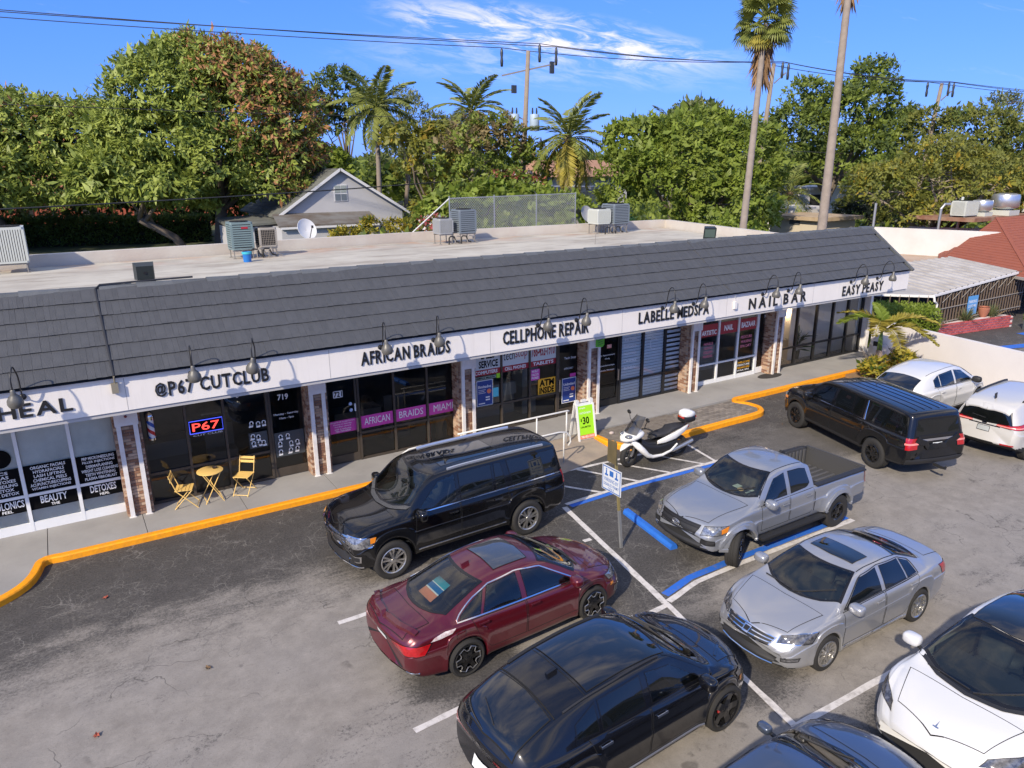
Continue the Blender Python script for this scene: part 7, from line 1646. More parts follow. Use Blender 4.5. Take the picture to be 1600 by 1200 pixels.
# ---- A-frame pavement sign
t = thing('pavement_sign',(12.15,15.75,.03),'white folding pavement sign with lime green thirty dollar poster','A-frame sign',None,R(-3))
def slab2(q,y0,z0,y1,z1,x0,x1,th):
 d_ = Vector((0,y1 - y0,z1 - z0)).normalized(); n_ = Vector((0,-d_.z,d_.y)) * th
 q.add([(x0,y0,z0),(x1,y0,z0),(x1,y1,z1),(x0,y1,z1),(x0,y0 + n_.y,z0 + n_.z),(x1,y0 + n_.y,z0 + n_.z),(x1,y1 + n_.y,z1 + n_.z),(x0,y1 + n_.y,z1 + n_.z)],[(0,3,2,1),(4,5,6,7),(0,1,5,4),(1,2,6,5),(2,3,7,6),(3,0,4,7)])
m_plw = mat('white_plastic',(.74,.74,.71),.5)
for s_,nm in ((-1,'front_board'),(1,'back_board')):
 q = MB(); slab2(q,s_ * .24,.08,s_ * .04,1.12,-.30,.30,.02 * -s_ * s_); slab2(q,s_ * .26,0,s_ * .05,1.08,-.31,-.25,.03); slab2(q,s_ * .26,0,s_ * .05,1.08,.25,.31,.03)
 q.cbox((-.24,s_ * .03,1.15),(.10,.04,.12)); q.cbox((.24,s_ * .03,1.15),(.10,.04,.12)); q.cbox((0,s_ * .02,1.17),(.16,.035,.06))
 bo = q.build(nm,m_plw,t,world=False)
 if s_ < 0:
  d_ = Vector((0,.20,1.04)).normalized(); o0 = Vector((0,-.24,.08)); nrm = Vector((0,-d_.z,d_.y))
  def P(u,v,e=.024): return o0 + Vector((u,0,0)) + d_ * v + nrm * e
  k = MB(); k.add([P(-.25,.14),P(.25,.14),P(.25,.98),P(-.25,.98)],[(0,1,2,3)]); pa = k.build('poster',m_lime,bo,world=False)
  k = MB(); k.add([P(-.25,.03),P(.25,.03),P(.25,.135),P(-.25,.135)],[(0,1,2,3)]); k.build('poster',m_orange,bo,world=False)
  k = MB(); put_text(k,'$',P(-.19,.52,.027),(1,0,0),d_,.05,.10,0,.02); put_text(k,'30',P(-.12,.44,.027),(1,0,0),d_,.22,.22,0,.03); put_text(k,'UNLIMITED',P(-.2,.34,.027),(1,0,0),d_,.34,.05,0,.02); k.build('lettering',m_print_k,bo,world=False)
  k = MB(); put_text(k,'simple',P(-.2,.88,.027),(1,0,0),d_,.2,.06,0,.01); put_text(k,'SWITCH NOW',P(-.2,.74,.027),(1,0,0),d_,.38,.06,0,.01); put_text(k,'786.452.1910',P(-.21,.05,.027),(1,0,0),d_,.42,.07,0,.02); k.build('lettering',m_print_w,bo,world=False)
# ---- handrails by the ramp
m_rail = mat('rail_paint',(.66,.66,.63),.45,noise=(6,.4,(.50,.48,.44)))
t = thing('handrail',(9.9,15.55,.128),'long white tubular handrail between pavement and ramp','handrail')
q = MB(); q.tube([(8.0,15.55,1.08),(11.45,15.55,1.08),(11.50,15.55,1.06)],.024,10); q.build('rail',m_rail,t,smooth=True)
for x in (8.1,10.42,11.42):
 q = MB(); q.tube([(x,15.55,.10),(x,15.55,1.06)],.022,10); q.build('post',m_rail,t,smooth=True)
t = thing('handrail',(10.7,14.62,0),'short white handrail with curved end at the foot of the ramp','handrail')
q = MB(); q.tube([(8.6,14.62,.92),(10.5,14.62,.92),(10.72,14.62,.88),(10.86,14.62,.74),(10.88,14.62,.58),(10.80,14.62,.48)],.022,10); q.build('rail',m_rail,t,smooth=True)
for x in (8.7,10.66):
 q = MB(); q.tube([(x,14.62,0),(x,14.62,.90)],.02,10); q.build('post',m_rail,t,smooth=True)
t = thing('handrail',(6.7,15.5,.128),'looped end of a white handrail seen over the black SUV bonnet','handrail')
q = MB(); q.tube([(6.85,15.5,.55),(6.52,15.5,.60),(6.40,15.5,.74),(6.45,15.5,.90),(6.62,15.5,.98),(6.95,15.5,1.0),(7.6,15.5,.80)],.024,10); q.build('rail',m_rail,t,smooth=True)
q = MB(); q.tube([(6.98,15.5,.12),(6.98,15.5,1.0)],.022,10); q.build('post',m_rail,t,smooth=True)
# ---- bistro set outside the barber
m_yc = mat('yellow_enamel',(.80,.54,.17),.45,noise=(8,.25,(.70,.46,.14)))
t = thing('bistro_table',(2.30,17.12,.128),'round yellow folding table outside the barber shop window','table')
q = MB(); q.lathe([(0,.70),(.28,.70),(.292,.706),(.292,.722),(.28,.728),(0,.728)],36); q.build('tabletop',m_yc,t,smooth=True,world=False,auto=35)
for s_ in (-1,1):
 q = MB(); q.tube([(-.20,s_ * .24,0),(.19,s_ * .20,.70)],.011,6); q.build('leg',m_yc,t,world=False)
 q = MB(); q.tube([(.20,s_ * .25,0),(-.19,s_ * .21,.70)],.011,6); q.build('leg',m_yc,t,world=False)
q = MB(); [q.tube([(x,-.24,.05),(x,.24,.05)],.009,6) for x in (-.18,.18)]; q.tube([(.02,-.22,.38),(.02,.22,.38)],.009,6); q.build('brace',m_yc,t,world=False)
q = MB(); q.lathe([(0,0),(.045,0),(.055,.03),(.05,.032),(.04,.008),(0,.008)],16,(2.42,17.17,.858)); tag(q.build('ashtray',mat('ashtray_glass',(.05,.03,.015),.2)),'small dark ashtray lying on the yellow table','ashtray')
def chair_parts(t):
 for i in range(5):
  q = MB(); q.box((-.19,-.17 + i * .076,.445),(.19,-.105 + i * .076,.46)); q.build('seat_slat',m_yc,t,world=False)
 for z in (.70,.79):
  q = MB(); q.cbox((0,.262 + (z - .7) * .22,z),(.39,.014,.062)); q.build('back_slat',m_yc,t,world=False)
 for s_ in (-1,1):
  q = MB(); q.tube([(s_ * .18,-.26,0),(s_ * .18,.16,.44),(s_ * .18,.29,.84)],.011,6); q.build('back_leg',m_yc,t,world=False)
  q = MB(); q.tube([(s_ * .165,.24,0),(s_ * .165,-.17,.44)],.011,6); q.build('front_leg',m_yc,t,world=False)
 q = MB(); q.tube([(-.18,-.235,.03),(.18,-.235,.03)],.009,6); q.tube([(-.165,.22,.03),(.165,.22,.03)],.009,6); q.build('brace',m_yc,t,world=False)
c1 = thing('folding_chair',(1.72,17.06,.128),'yellow slatted folding chair on the left, back to the shop pier','chair','yellow folding chairs at the bistro table',R(74))
chair_parts(c1)
c2 = copy_tree(c1); c2.location = (3.02,17.08,.128); c2.rotation_euler = (0,0,R(-38)); c2['label'] = 'yellow slatted folding chair on the right, nearer the shop door'
# ---- barber pole
t = thing('barber_pole',(1.24,17.40,1.7),'red, white and blue barber pole beside the barber window','barber pole')
m_bp = bpy.data.materials.new('barber_stripes'); m_bp.use_nodes = True
def _bp():
 N,L = m_bp.node_tree.nodes,m_bp.node_tree.links; b = N['Principled BSDF']; b.inputs['Roughness'].default_value = .15
 tc = N.new('ShaderNodeTexCoord'); sp = N.new('ShaderNodeSeparateXYZ'); L.new(tc.outputs['Object'],sp.inputs[0])
 at = N.new('ShaderNodeMath'); at.operation = 'ARCTAN2'; L.new(sp.outputs[1],at.inputs[0]); L.new(sp.outputs[0],at.inputs[1])
 m1 = N.new('ShaderNodeMath'); m1.operation = 'MULTIPLY'; m1.inputs[1].default_value = 1 / (2 * math.pi); L.new(at.outputs[0],m1.inputs[0])
 m2 = N.new('ShaderNodeMath'); m2.operation = 'MULTIPLY_ADD'; m2.inputs[1].default_value = 2.6; L.new(sp.outputs[2],m2.inputs[0]); L.new(m1.outputs[0],m2.inputs[2])
 fr = N.new('ShaderNodeMath'); fr.operation = 'FRACT'; L.new(m2.outputs[0],fr.inputs[0])
 cr = N.new('ShaderNodeValToRGB'); cr.color_ramp.interpolation = 'CONSTANT'; e = cr.color_ramp.elements
 e[0].color = (.75,.75,.74,1); e[1].position = .25; e[1].color = (.55,.03,.03,1)
 x = e.new(.5); x.color = (.75,.75,.74,1); x = e.new(.75); x.color = (.03,.10,.42,1)
 L.new(fr.outputs[0],cr.inputs[0]); L.new(cr.outputs[0],b.inputs['Base Color'])
_bp()
q = MB(); q.lathe([(.072,.10),(.072,.52)],24); o = q.build('cylinder',m_bp,t,smooth=True,world=False)
q = MB(); q.lathe([(0,0),(.05,.01),(.085,.05),(.085,.10),(.06,.10)],24); q.box((-.03,.05,.02),(.03,.14,.08)); q.build('cap',m_chrome,t,smooth=True,world=False,auto=40)
q = MB(); q.lathe([(.06,.52),(.085,.52),(.085,.57),(.09,.60),(.075,.66),(.04,.70),(0,.71)],24); q.box((-.03,.05,.54),(.03,.14,.60)); q.build('cap',m_chrome,t,smooth=True,world=False,auto=40)
# ---- doormat
q = MB(); q.lathe([(0,.142),(.60,.142),(.62,.13),(0,.13)],36); V = [Vector((21.75 + v.x * .95,17.02 + v.y * .42,v.z)) for v in q.V]; k = MB(); k.add(V,q.F)
tag(k.build('doormat',mat('rubber_mat',(.035,.032,.03),.9,bump=(60,.4))),'dark oval rubber mat before the nail shop door','doormat')
# ---- fallen leaves and a wrapper
m_leafr = mat('fallen_leaf',(.35,.07,.04),.7,noise=(20,.5,(.2,.09,.04))); m_leafb = mat('dry_leaf',(.13,.08,.04),.8)
def litter(x,y,z,s,m,label,a):
 q = MB(); pts = []
 for i in range(10):
  t_ = 2 * math.pi * i / 10; r_ = s * (1 if i % 2 else .55)
  pts.append((r_ * math.cos(t_) * 1.3,r_ * math.sin(t_) * .8,.012 + .02 * abs(math.sin(t_ * 1.5))))
 q.add(pts + [(0,0,.006)],[(i,(i + 1) % 10,10) for i in range(10)])
 o = q.build('fallen_leaf',m); o.location = (x,y,z); o.rotation_euler = (0,0,a)
 tag(o,label,'leaf','fallen leaves on the ground')
litter(-.18,14.01,.002,.06,m_leafr,'bright red fallen leaf on dark asphalt near the kerb',.4)
litter(-.54,10.21,.002,.06,m_leafr,'dark red fallen leaf on pale asphalt at lower left',1.2)
litter(13.25,16.55,.129,.10,m_leafb,'dry brown leaf on the pavement before the spa door',.2)
litter(1.05,10.9,.002,.06,m_leafb,'small dry leaf beside the long crack in pale asphalt',2.2)
q = MB(); ellipsoid(q,(12.95,15.42,.16),(.08,.06,.045),10,6); tag(q.build('pebble',mat('pale_stone',(.5,.42,.38),.9,bump=(30,.5))),'pale stone lying on the island beside the pavement sign','stone')
# == ROOFTOP
m_acw = mat('ac_beige',(.55,.53,.46),.5,noise=(3,.3,(.45,.42,.35))); m_acg = mat('ac_teal',(.17,.235,.235),.5,noise=(3,.3,(.13,.18,.18)))
m_acs = mat('ac_slate',(.16,.19,.215),.5); m_acl = mat('ac_pale',(.50,.52,.47),.5); m_acr = mat('ac_grey',(.30,.31,.31),.5)
m_acd = mat('ac_dark',(.02,.02,.02),.8); m_leg = mat('steel_leg',(.30,.28,.25),.6,.5)
RZ_ = 4.62
def ac_box(loc,w,d,h,m,label,louvre='h',legs=.42,nlv=10,rz=0.0):
 t = thing('air_conditioner',(loc[0],loc[1],RZ_),label,'air conditioner','air conditioning units on the flat roof',rz)
 q = MB(); z0 = legs; c_ = .05
 P = [(-w / 2 + c_,-d / 2),(w / 2 - c_,-d / 2),(w / 2,-d / 2 + c_),(w / 2,d / 2 - c_),(w / 2 - c_,d / 2),(-w / 2 + c_,d / 2),(-w / 2,d / 2 - c_),(-w / 2,-d / 2 + c_)]
 k = [(x * .96,y * .96) for x,y in P]
 q.mset(1).prism(k,z0 + .03,z0 + h - .04)
 q.mset(0).prism(P,z0,z0 + .06); q.prism(P,z0 + h - .07,z0 + h)
 for x,y in ((-1,-1),(1,-1),(1,1),(-1,1)): q.box((x * (w / 2 - .035) - .035,y * (d / 2 - .035) - .035,z0 + .06),(x * (w / 2 - .035) + .035,y * (d / 2 - .035) + .035,z0 + h - .07))
 q.build('cabinet',[m,m_acd],t,world=False)
 if louvre == 'h':
  for i in range(nlv):
   z = z0 + .085 + (h - .17) * (i + .5) / nlv; hh = (h - .17) / nlv * .34
   q = MB(); q.box((-w / 2 + .06,-d / 2 - .004,z - hh),(w / 2 - .06,d / 2 + .004,z + hh)); q.box((-w / 2 - .004,-d / 2 + .06,z - hh + .001),(w / 2 + .004,d / 2 - .06,z + hh - .001)); q.build('louvre',m,t,world=False)
 elif louvre == 'v':
  for i in range(nlv):
   x = -w / 2 + .08 + (w - .16) * (i + .5) / nlv; ww = (w - .16) / nlv * .36
   q = MB(); q.box((x - ww,-d / 2 - .004,z0 + .06),(x + ww,d / 2 + .004,z0 + h - .07)); q.build('louvre',m,t,world=False)
   y = -d / 2 + .08 + (d - .16) * (i + .5) / nlv
   q = MB(); q.box((-w / 2 - .004,y - ww,z0 + .06),(w / 2 + .004,y + ww,z0 + h - .07)); q.build('louvre',m,t,world=False)
 else:
  q = MB()
  for i in range(9): x = -w / 2 + .08 + (w - .16) * i / 8; q.box((x - .006,-d / 2 - .006,z0 + .06),(x + .006,d / 2 + .006,z0 + h - .07))
  for i in range(7): z = z0 + .1 + (h - .2) * i / 6; q.box((-w / 2 + .05,-d / 2 - .007,z - .006),(w / 2 - .05,d / 2 + .007,z + .006)); q.box((-w / 2 - .007,-d / 2 + .05,z - .006),(w / 2 + .007,d / 2 - .05,z + .006))
  o_ = q.build('grille',mat('ac_grille',(.22,.19,.15),.5),t,world=False); o_['kind'] = 'stuff'
 q = MB(); q.lathe([(min(w,d) * .40,z0 + h + .001),(min(w,d) * .42,z0 + h + .03),(min(w,d) * .38,z0 + h + .03)],20)
 for r_ in (.12,.22,.32): q.lathe([(min(w,d) * r_,z0 + h + .02),(min(w,d) * r_ + .012,z0 + h + .026)],20)
 for i in range(4): q.beam((0,0,z0 + h + .02),(min(w,d) * .4 * math.cos(i * math.pi / 2),min(w,d) * .4 * math.sin(i * math.pi / 2),z0 + h + .02),.015)
 q.build('fan_guard',m_acd,t,world=False)
 for x,y in ((-1,-1),(1,-1),(1,1),(-1,1)):
  q = MB(); q.beam((x * w * .42,y * d * .42,.0),(x * w * .42,y * d * .42,z0),.03); q.cbox((x * w * .42,y * d * .42,.008),(.1,.1,.016)); q.build('leg',m_leg,t,world=False)
 for y in (-1,1): q = MB(); q.beam((-w * .48,y * d * .42,z0 - .03),(w * .48,y * d * .42,z0 - .03),.04); q.build('stand_rail',m_leg,t,world=False)
 return t
ac_box((-1.12,26.9),.92,.92,1.05,m_acl,'large pale ribbed air conditioner at the left end of the roof','v',.30,12)
t = ac_box((5.55,26.7),.74,.74,.92,m_acg,'tall teal louvred air conditioner with a red badge','h',.30,10)
q = MB(); q.box((-.02,-.378,1.0),(.2,-.3745,1.07)); q.build('badge',m_red,t,world=False)
ac_box((6.42,26.7),.62,.62,.66,mat('ac_rust',(.34,.31,.26),.6),'small brown caged air conditioner next to the teal one','g',.34)
ac_box((13.48,26.95),.62,.62,.60,m_acr,'squat grey air conditioner beside the slate one','v',.40,9)
ac_box((14.42,26.95),.78,.78,.92,m_acs,'slate grey louvred air conditioner near the chain-link fence','h',.40,10)
ac_box((21.50,27.0),.76,.76,.66,m_acl,'pale vertical-louvred air conditioner on a low stand','v',.44,10)
ac_box((22.45,27.0),.92,.92,.88,m_acs,'large slate louvred air conditioner at the right of the roof','h',.42,10)
def pipework(x0,x1,y,label):
 t = thing('pipework',((x0 + x1) / 2,y,RZ_),label,'pipes','refrigerant pipework on the roof')
 for i in range(4):
  x = x0 + (x1 - x0) * (i + .3) / 4; q = MB(); z = RZ_
  q.tube([(x,y,z),(x,y - .02,z + .26),(x + .06,y - .03,z + .32),(x + .22,y - .02,z + .30),(x + .30,y,z + .12),(x + .45,y,z + .06)],.022 if i % 2 else .03,6); q.build('pipe',m_leg if i % 2 else m_acd,t)
pipework(5.7,6.5,26.25,'black and grey pipes under the teal and brown units'); pipework(13.4,14.5,26.45,'pipes under the two grey roof units'); pipework(21.3,22.5,26.4,'tangle of pipes below the right-hand roof units')
# blue bucket
t = thing('paint_bucket',(5.42,25.35,RZ_),'blue plastic bucket with paler rim on the roof','bucket')
q = MB(); q.lathe([(0,0),(.125,0),(.145,.32),(.15,.33),(.14,.33),(.12,.02),(0,.02)],22); q.build('pail',mat('bucket_blue',(.02,.17,.52),.4),t,smooth=True,world=False,auto=40)
q = MB(); q.lathe([(.14,.26),(.158,.262),(.16,.335),(.145,.34)],22); q.build('rim',mat('bucket_rim',(.05,.42,.50),.4),t,smooth=True,world=False,auto=40)
# flood lights on the ridge
def flood(x,label,yaw,tiltdeg,face):
 t = thing('flood_light',(x,18.02,5.0),label,'flood light','flood lights on the mansard ridge',yaw)
 q = MB(); q.beam((0,0,-.3),(0,0,.2),.05); q.beam((-.2,0,.2),(.2,0,.2),.035); q.build('bracket',m_arm,t,world=False)
 M_ = Matrix.Rotation(R(tiltdeg),3,'X'); c = Vector((0,-.02,.42))
 q = MB(); V = []
 for sx,sz,y in ((-.21,-.19,-.12),(.21,-.19,-.12),(.21,.19,-.12),(-.21,.19,-.12),(-.17,-.15,.12),(.17,-.15,.12),(.17,.15,.12),(-.17,.15,.12)): V.append(c + M_ @ Vector((sx,y,sz)))
 q.add(V,[(0,1,2,3),(7,6,5,4),(0,4,5,1),(1,5,6,2),(2,6,7,3),(3,7,4,0)]); q.build('housing',mat('flood_housing',(.022,.028,.026),.45),t,world=False)
 q = MB(); q.add([c + M_ @ Vector((a,-.124,b)) for a,b in ((-.17,-.15),(.17,-.15),(.17,.15),(-.17,.15))],[(0,1,2,3)]); q.build('lens',mat('flood_lens',(.10,.14,.12),.12),t,world=False)
 q = MB(); q.lathe([(0,0),(.035,0),(.035,.012),(0,.012)],12,c + M_ @ Vector((0,.12,0)),M_ @ Matrix.Rotation(R(-90),3,'X')); q.box((.3,-.05,.1),(.42,.05,.2)); q.build('junction',m_arm,t,world=False)
flood(1.64,'black flood light on the ridge at the left',R(180),-6,1)
flood(19.15,'black flood light with its lens showing, at the right of the ridge',R(-38),22,1)
q = MB(); q.tube([(18.3,23.2,RZ_),(18.35,23.2,5.3)],.012,6); tag(q.build('vent_pipe',m_leg),'thin upright pipe on the flat roof','pipe')
# satellite dishes behind the parapet
def dish(x,y,z,label,az,m):
 t = thing('satellite_dish',(x,y,4.62),label,'satellite dish','satellite dishes behind the roof',0)
 M_ = Matrix.Rotation(az,3,'Z') @ Matrix.Rotation(R(68),3,'X')
 prof = [(.0,.0),(.12,.008),(.24,.032),(.36,.075),(.42,.105),(.415,.112),(.35,.085),(.24,.042),(0,.012)]
 q = MB(); q.lathe(prof,28,(x,y,z),M_); q.build('reflector',m,t,smooth=True,auto=50)
 q = MB(); q.tube([(x,y,z),(x,y,4.6)],.025,8); q.build('mast',m_leg,t)
 q = MB(); q.tube([Vector((x,y,z)) + M_ @ Vector((0,-.38,.09)),Vector((x,y,z)) + M_ @ Vector((0,-.05,.45))],.014,6); q.cbox(Vector((x,y,z)) + M_ @ Vector((0,-.04,.47)),(.07,.07,.1)); q.build('feed_arm',m_acd,t)
dish(8.49,28.9,5.28,'white satellite dish standing in front of the white house',R(18),mat('dish_white',(.68,.68,.66),.5))
dish(22.42,29.2,5.32,'grey satellite dish at the right end of the chain-link fence',R(10),mat('dish_grey',(.36,.36,.35),.5))
# ---- chain-link fence behind the parapet
t = thing('chain_link_fence',(18,28.75,0),'chain-link fence panel on galvanised posts behind the roof','fence')
m_gal = mat('galvanised',(.42,.43,.43),.4,.7)
for x in (14.72,16.95,19.2,21.43):
 q = MB(); q.tube([(x,28.75,0),(x,28.75,6.40)],.03,8); q.build('post',m_gal,t)
q = MB(); q.tube([(14.7,28.75,6.30),(21.45,28.75,6.36)],.022,8); q.build('top_rail',m_gal,t)
q = MB(); q.tube([(12.5,28.6,4.7),(14.72,28.75,6.30)],.028,8); q.build('brace',mat('pvc_white',(.62,.62,.58),.5),t)
q = MB(); sp_ = .115; z0,z1 = 4.4,6.34
n_ = int((6.7 + 2) / sp_)
for i in range(n_):
 for s_ in (1,-1):
  xa = 14.72 - 2 + i * sp_ if s_ > 0 else 14.72 + i * sp_; xb = xa + s_ * (z1 - z0)
  pa,pb = Vector((xa,28.75,z0)),Vector((xb,28.75,z1))
  lo_,hi_ = 14.74,21.42
  def clip(P,Q):
   if abs(Q.x - P.x) < 1e-6: return P,Q
   ts = sorted([(lo_ - P.x) / (Q.x - P.x),(hi_ - P.x) / (Q.x - P.x)]); a_,b_ = max(0,ts[0]),min(1,ts[1])
   return (P.lerp(Q,a_),P.lerp(Q,b_)) if b_ > a_ else (None,None)
  A_,B_ = clip(pa,pb)
  if A_ is None or (A_ - B_).length < .05: continue
  q.tube([A_,B_],.0085,3,False)
o = q.build('wire_mesh',m_gal,t); o['kind'] = 'stuff'
# == BUILDINGS AND WALLS AROUND
m_whall = mat('boundary_wall',(.66,.63,.61),.8,noise=(.8,.4,(.56,.53,.51)),bump=(30,.15))
def wall(name,a,b,z0,z1,w,m,label,cat_='wall'):
 d = (Vector(b) - Vector(a)).normalized(); n = Vector((-d.y,d.x)) * w / 2
 q = MB(); q.prism([(a[0] - n.x,a[1] - n.y),(b[0] - n.x,b[1] - n.y),(b[0] + n.x,b[1] + n.y),(a[0] + n.x,a[1] + n.y)],z0,z1)
 return tag(q.build(name,m),label,cat_)
wall('boundary_wall',(28.25,17.2),(26.35,6.5),-.02,1.5,.2,m_whall,'long white rendered wall beside the right-hand cars')
q = MB(); q.prism([(25.7,13.9),(26.9,13.9),(28.0,17.2),(28.0,17.6),(26.4,17.6),(25.2,15.6)],-.01,.10)
# ---- raised bed soil at the pavement end
q = MB(); q.prism([(23.9,14.1),(26.9,14.0),(27.5,15.6),(24.3,15.66)],-.02,.11); o = q.build('planting_bed',mat('bed_soil',(.30,.19,.10),.95,noise=(6,.8,(.16,.10,.06)),bump=(30,.8))); o['kind'] = 'structure'
# ---- neighbouring restaurant: canopy, railings, hip roof
m_corr = mat('canopy_metal',(.47,.445,.41),.6,noise=(.9,.7,(.30,.27,.23)))
rest = thing('restaurant',(38,22,0),'single-storey restaurant with red hip roof and white metal canopy','building')
can = [(31.6,18.4,2.02),(33.1,17.6,1.96),(40.5,17.6,2.44),(43.4,23.2,2.62),(36.6,23.9,2.30)]
q = MB()
# ribbed canopy sheets: one part per sheet
A0,A1,B0,B1 = Vector((33.1,17.6,1.99)),Vector((40.5,17.6,2.45)),Vector((35.2,23.6,2.24)),Vector((42.9,22.2,2.56))
NS = 15
for i in range(NS):
 u0,u1 = i / NS,(i + 1) / NS
 a,b,c,d = A0.lerp(A1,u0),A0.lerp(A1,u1 - .004),B0.lerp(B1,u1 - .004),B0.lerp(B1,u0)
 V = []; F = []
 for k,(s_,h) in enumerate(((0,0),(.62,0),(.70,.05),(.90,.05),(.98,0),(1,0))):
  V += [a.lerp(b,s_) + Vector((0,0,h)),d.lerp(c,s_) + Vector((0,0,h))]
 m_ = len(V)
 V += [v - Vector((0,0,.03)) for v in V]
 for k in range(5): F += [(2 * k,2 * k + 2,2 * k + 3,2 * k + 1),(m_ + 2 * k,m_ + 2 * k + 1,m_ + 2 * k + 3,m_ + 2 * k + 2)]
 F += [(0,1,m_ + 1,m_),(10,m_ + 10,m_ + 11,11)] + [(2 * k,m_ + 2 * k,m_ + 2 * k + 2,2 * k + 2) for k in range(5)]
 k_ = MB(); k_.add(V,F); k_.build('canopy_sheet',m_corr,rest)
q = MB(); L0,L1 = Vector((29.2,21.0,2.02)),Vector((33.1,17.6,1.97)); R0,R1 = Vector((30.6,23.2,2.10)),Vector((34.4,20.9,2.11))
q.add([L0,L1,R1,R0] + [v - Vector((0,0,.05)) for v in (L0,L1,R1,R0)],[(0,1,2,3),(7,6,5,4),(0,4,5,1),(1,5,6,2),(2,6,7,3),(3,7,4,0)]); q.build('canopy_sheet',m_corr,rest)
q = MB(); q.beam(A0 + Vector((0,-.03,-.06)),A1 + Vector((0,-.03,-.06)),.06,.10); q.beam(L0 + Vector((0,-.04,-.05)),L1 + Vector((0,-.04,-.06)),.06,.10); q.tube([(33.1,17.55,1.92),(33.1,17.5,1.7),(33.35,17.5,1.55),(33.35,17.5,0)],.05,8); q.build('gutter',mat('gutter_white',(.70,.68,.65),.5),rest)
m_iron = mat('wrought_iron',(.15,.11,.08),.6,noise=(5,.5,(.08,.06,.045)))
n_ = 32
for i in range(n_):
 x = 33.6 + (41.4 - 33.6) * i / (n_ - 1); q = MB(); q.box((x - .035,17.60,.45),(x + .035,17.64,1.98 + .06 * (x - 33.1))); q.build('railing_bar',m_iron,rest)
q = MB(); [q.beam((33.6,17.59,z),(41.4,17.59,z + dz),.035) for z,dz in ((.62,0),(1.25,.1))]
for i in range(9):
 x = 33.9 + i * .82; q.beam((x,17.57,1.5 + .05 * (x - 33)),(x + .7,17.57,1.86 + .06 * (x - 33)),.022)
q.build('railing_rail',mat('pale_iron',(.30,.27,.23),.6),rest)
for i in range(12):
 x = 29.6 + i * .3; q = MB(); q.box((x,20.9 - .87 * (x - 29.2),.2),(x + .035,20.94 - .87 * (x - 29.2),1.95)); q.build('railing_bar',m_iron,rest)
q = MB(); q.box((34.2,22.4,0),(46,23.0,2.2)); q.build('wall',mat('restaurant_wall',(.035,.026,.022),.9),rest)
# blue notice on the railings
o = sign('notice',36.12,.70,37.02,1.62,mat('notice_blue',(.10,.32,.62),.5),[('PARKING',.1,.62,.9,.78,m_print_w,.01),('CUSTOMERS',.1,.40,.9,.54,m_print_w,.01),('ONLY',.3,.18,.7,.32,m_print_w,.01)],y=17.56,parent=rest)
# red brick planter: every brick a part
m_rb = mat('red_brick',(.42,.085,.085),.85,noise=(7,.4,(.32,.07,.06)),isl=.2)
pw = thing('brick_planter',(36.5,17.0,0),'low red brick planter wall with pale joints below the railings','planter wall')
P0,P1 = Vector((33.6,17.42,0)),Vector((38.9,16.72,0)); du = (P1 - P0).normalized(); Lp = (P1 - P0).length; nu = Vector((-du.y,du.x,0))
q = MB(); q.prism([(P0.x + nu.x * .02,P0.y + nu.y * .02),(P1.x + nu.x * .02,P1.y + nu.y * .02),(P1.x + nu.x * .5,P1.y + nu.y * .5),(P0.x + nu.x * .5,P0.y + nu.y * .5)],0,.52); q.build('planter_core',mat('pale_mortar',(.66,.56,.54),.9),pw)
q = MB(); q.box((-.16,-.025,-.042),(.16,.05,.042)); bme = new_mesh('brick',q.V,q.F,m_rb)
ang = math.atan2(du.y,du.x); z = .06; row = 0
while z < .55:
 s_ = .14 + (.18 if row % 2 else 0)
 while s_ < Lp - .1:
  b_ = link('brick',bme,pw); b_.location = P0 + du * s_ + Vector((0,0,z)) - Vector(pw.location); b_.rotation_euler = (0,0,ang); s_ += .37
 z += .12; row += 1
# hip roof
m_shing = mat('red_shingle',(.30,.085,.045),.9,noise=(2.5,.5,(.22,.065,.04)),bump=(18,.6))
GA,GB = Vector((43.1,22.95,2.2)),Vector((39.9,16.6,2.22)); AP,RD = Vector((50.3,23.6,4.35)),Vector((64,23.2,4.35)); GC = Vector((62,15.6,2.3)); GD = Vector((56,30,2.4))
rows = 22
def slope(a,b,c,d,nm,rr=rows):
 """courses of shingles from eave a-b to top d-c, each course a step"""
 for i in range(rr):
  t0,t1 = i / rr,(i + 1) / rr
  p,q_,r_,s_ = a.lerp(d,t0),b.lerp(c,t0),b.lerp(c,t1),a.lerp(d,t1); up_ = Vector((0,0,.022)); k = MB()
  k.add([p + up_,q_ + up_,r_ + Vector((0,0,.002)),s_ + Vector((0,0,.002)),p,q_],[(0,1,2,3),(0,4,5,1)]); k.build(nm,m_shing,rest)
slope(GA,GB,AP + Vector((.02,-.03,0)),AP,'shingle_course'); slope(GB,GC,RD,AP,'shingle_course'); slope(GD,GA,AP,RD,'shingle_course',8)
q = MB(); q.beam(GA + Vector((-.08,-.06,-.05)),GB + Vector((-.08,-.06,-.05)),.16,.12); q.beam(GB + Vector((0,-.1,-.05)),GC + Vector((0,-.1,-.05)),.16,.12); q.build('eave_gutter',mat('eave_grey',(.34,.31,.28),.6),rest)
q = MB(); q.beam(GB,AP,.18,.05); q.build('hip_cap',m_shing,rest)
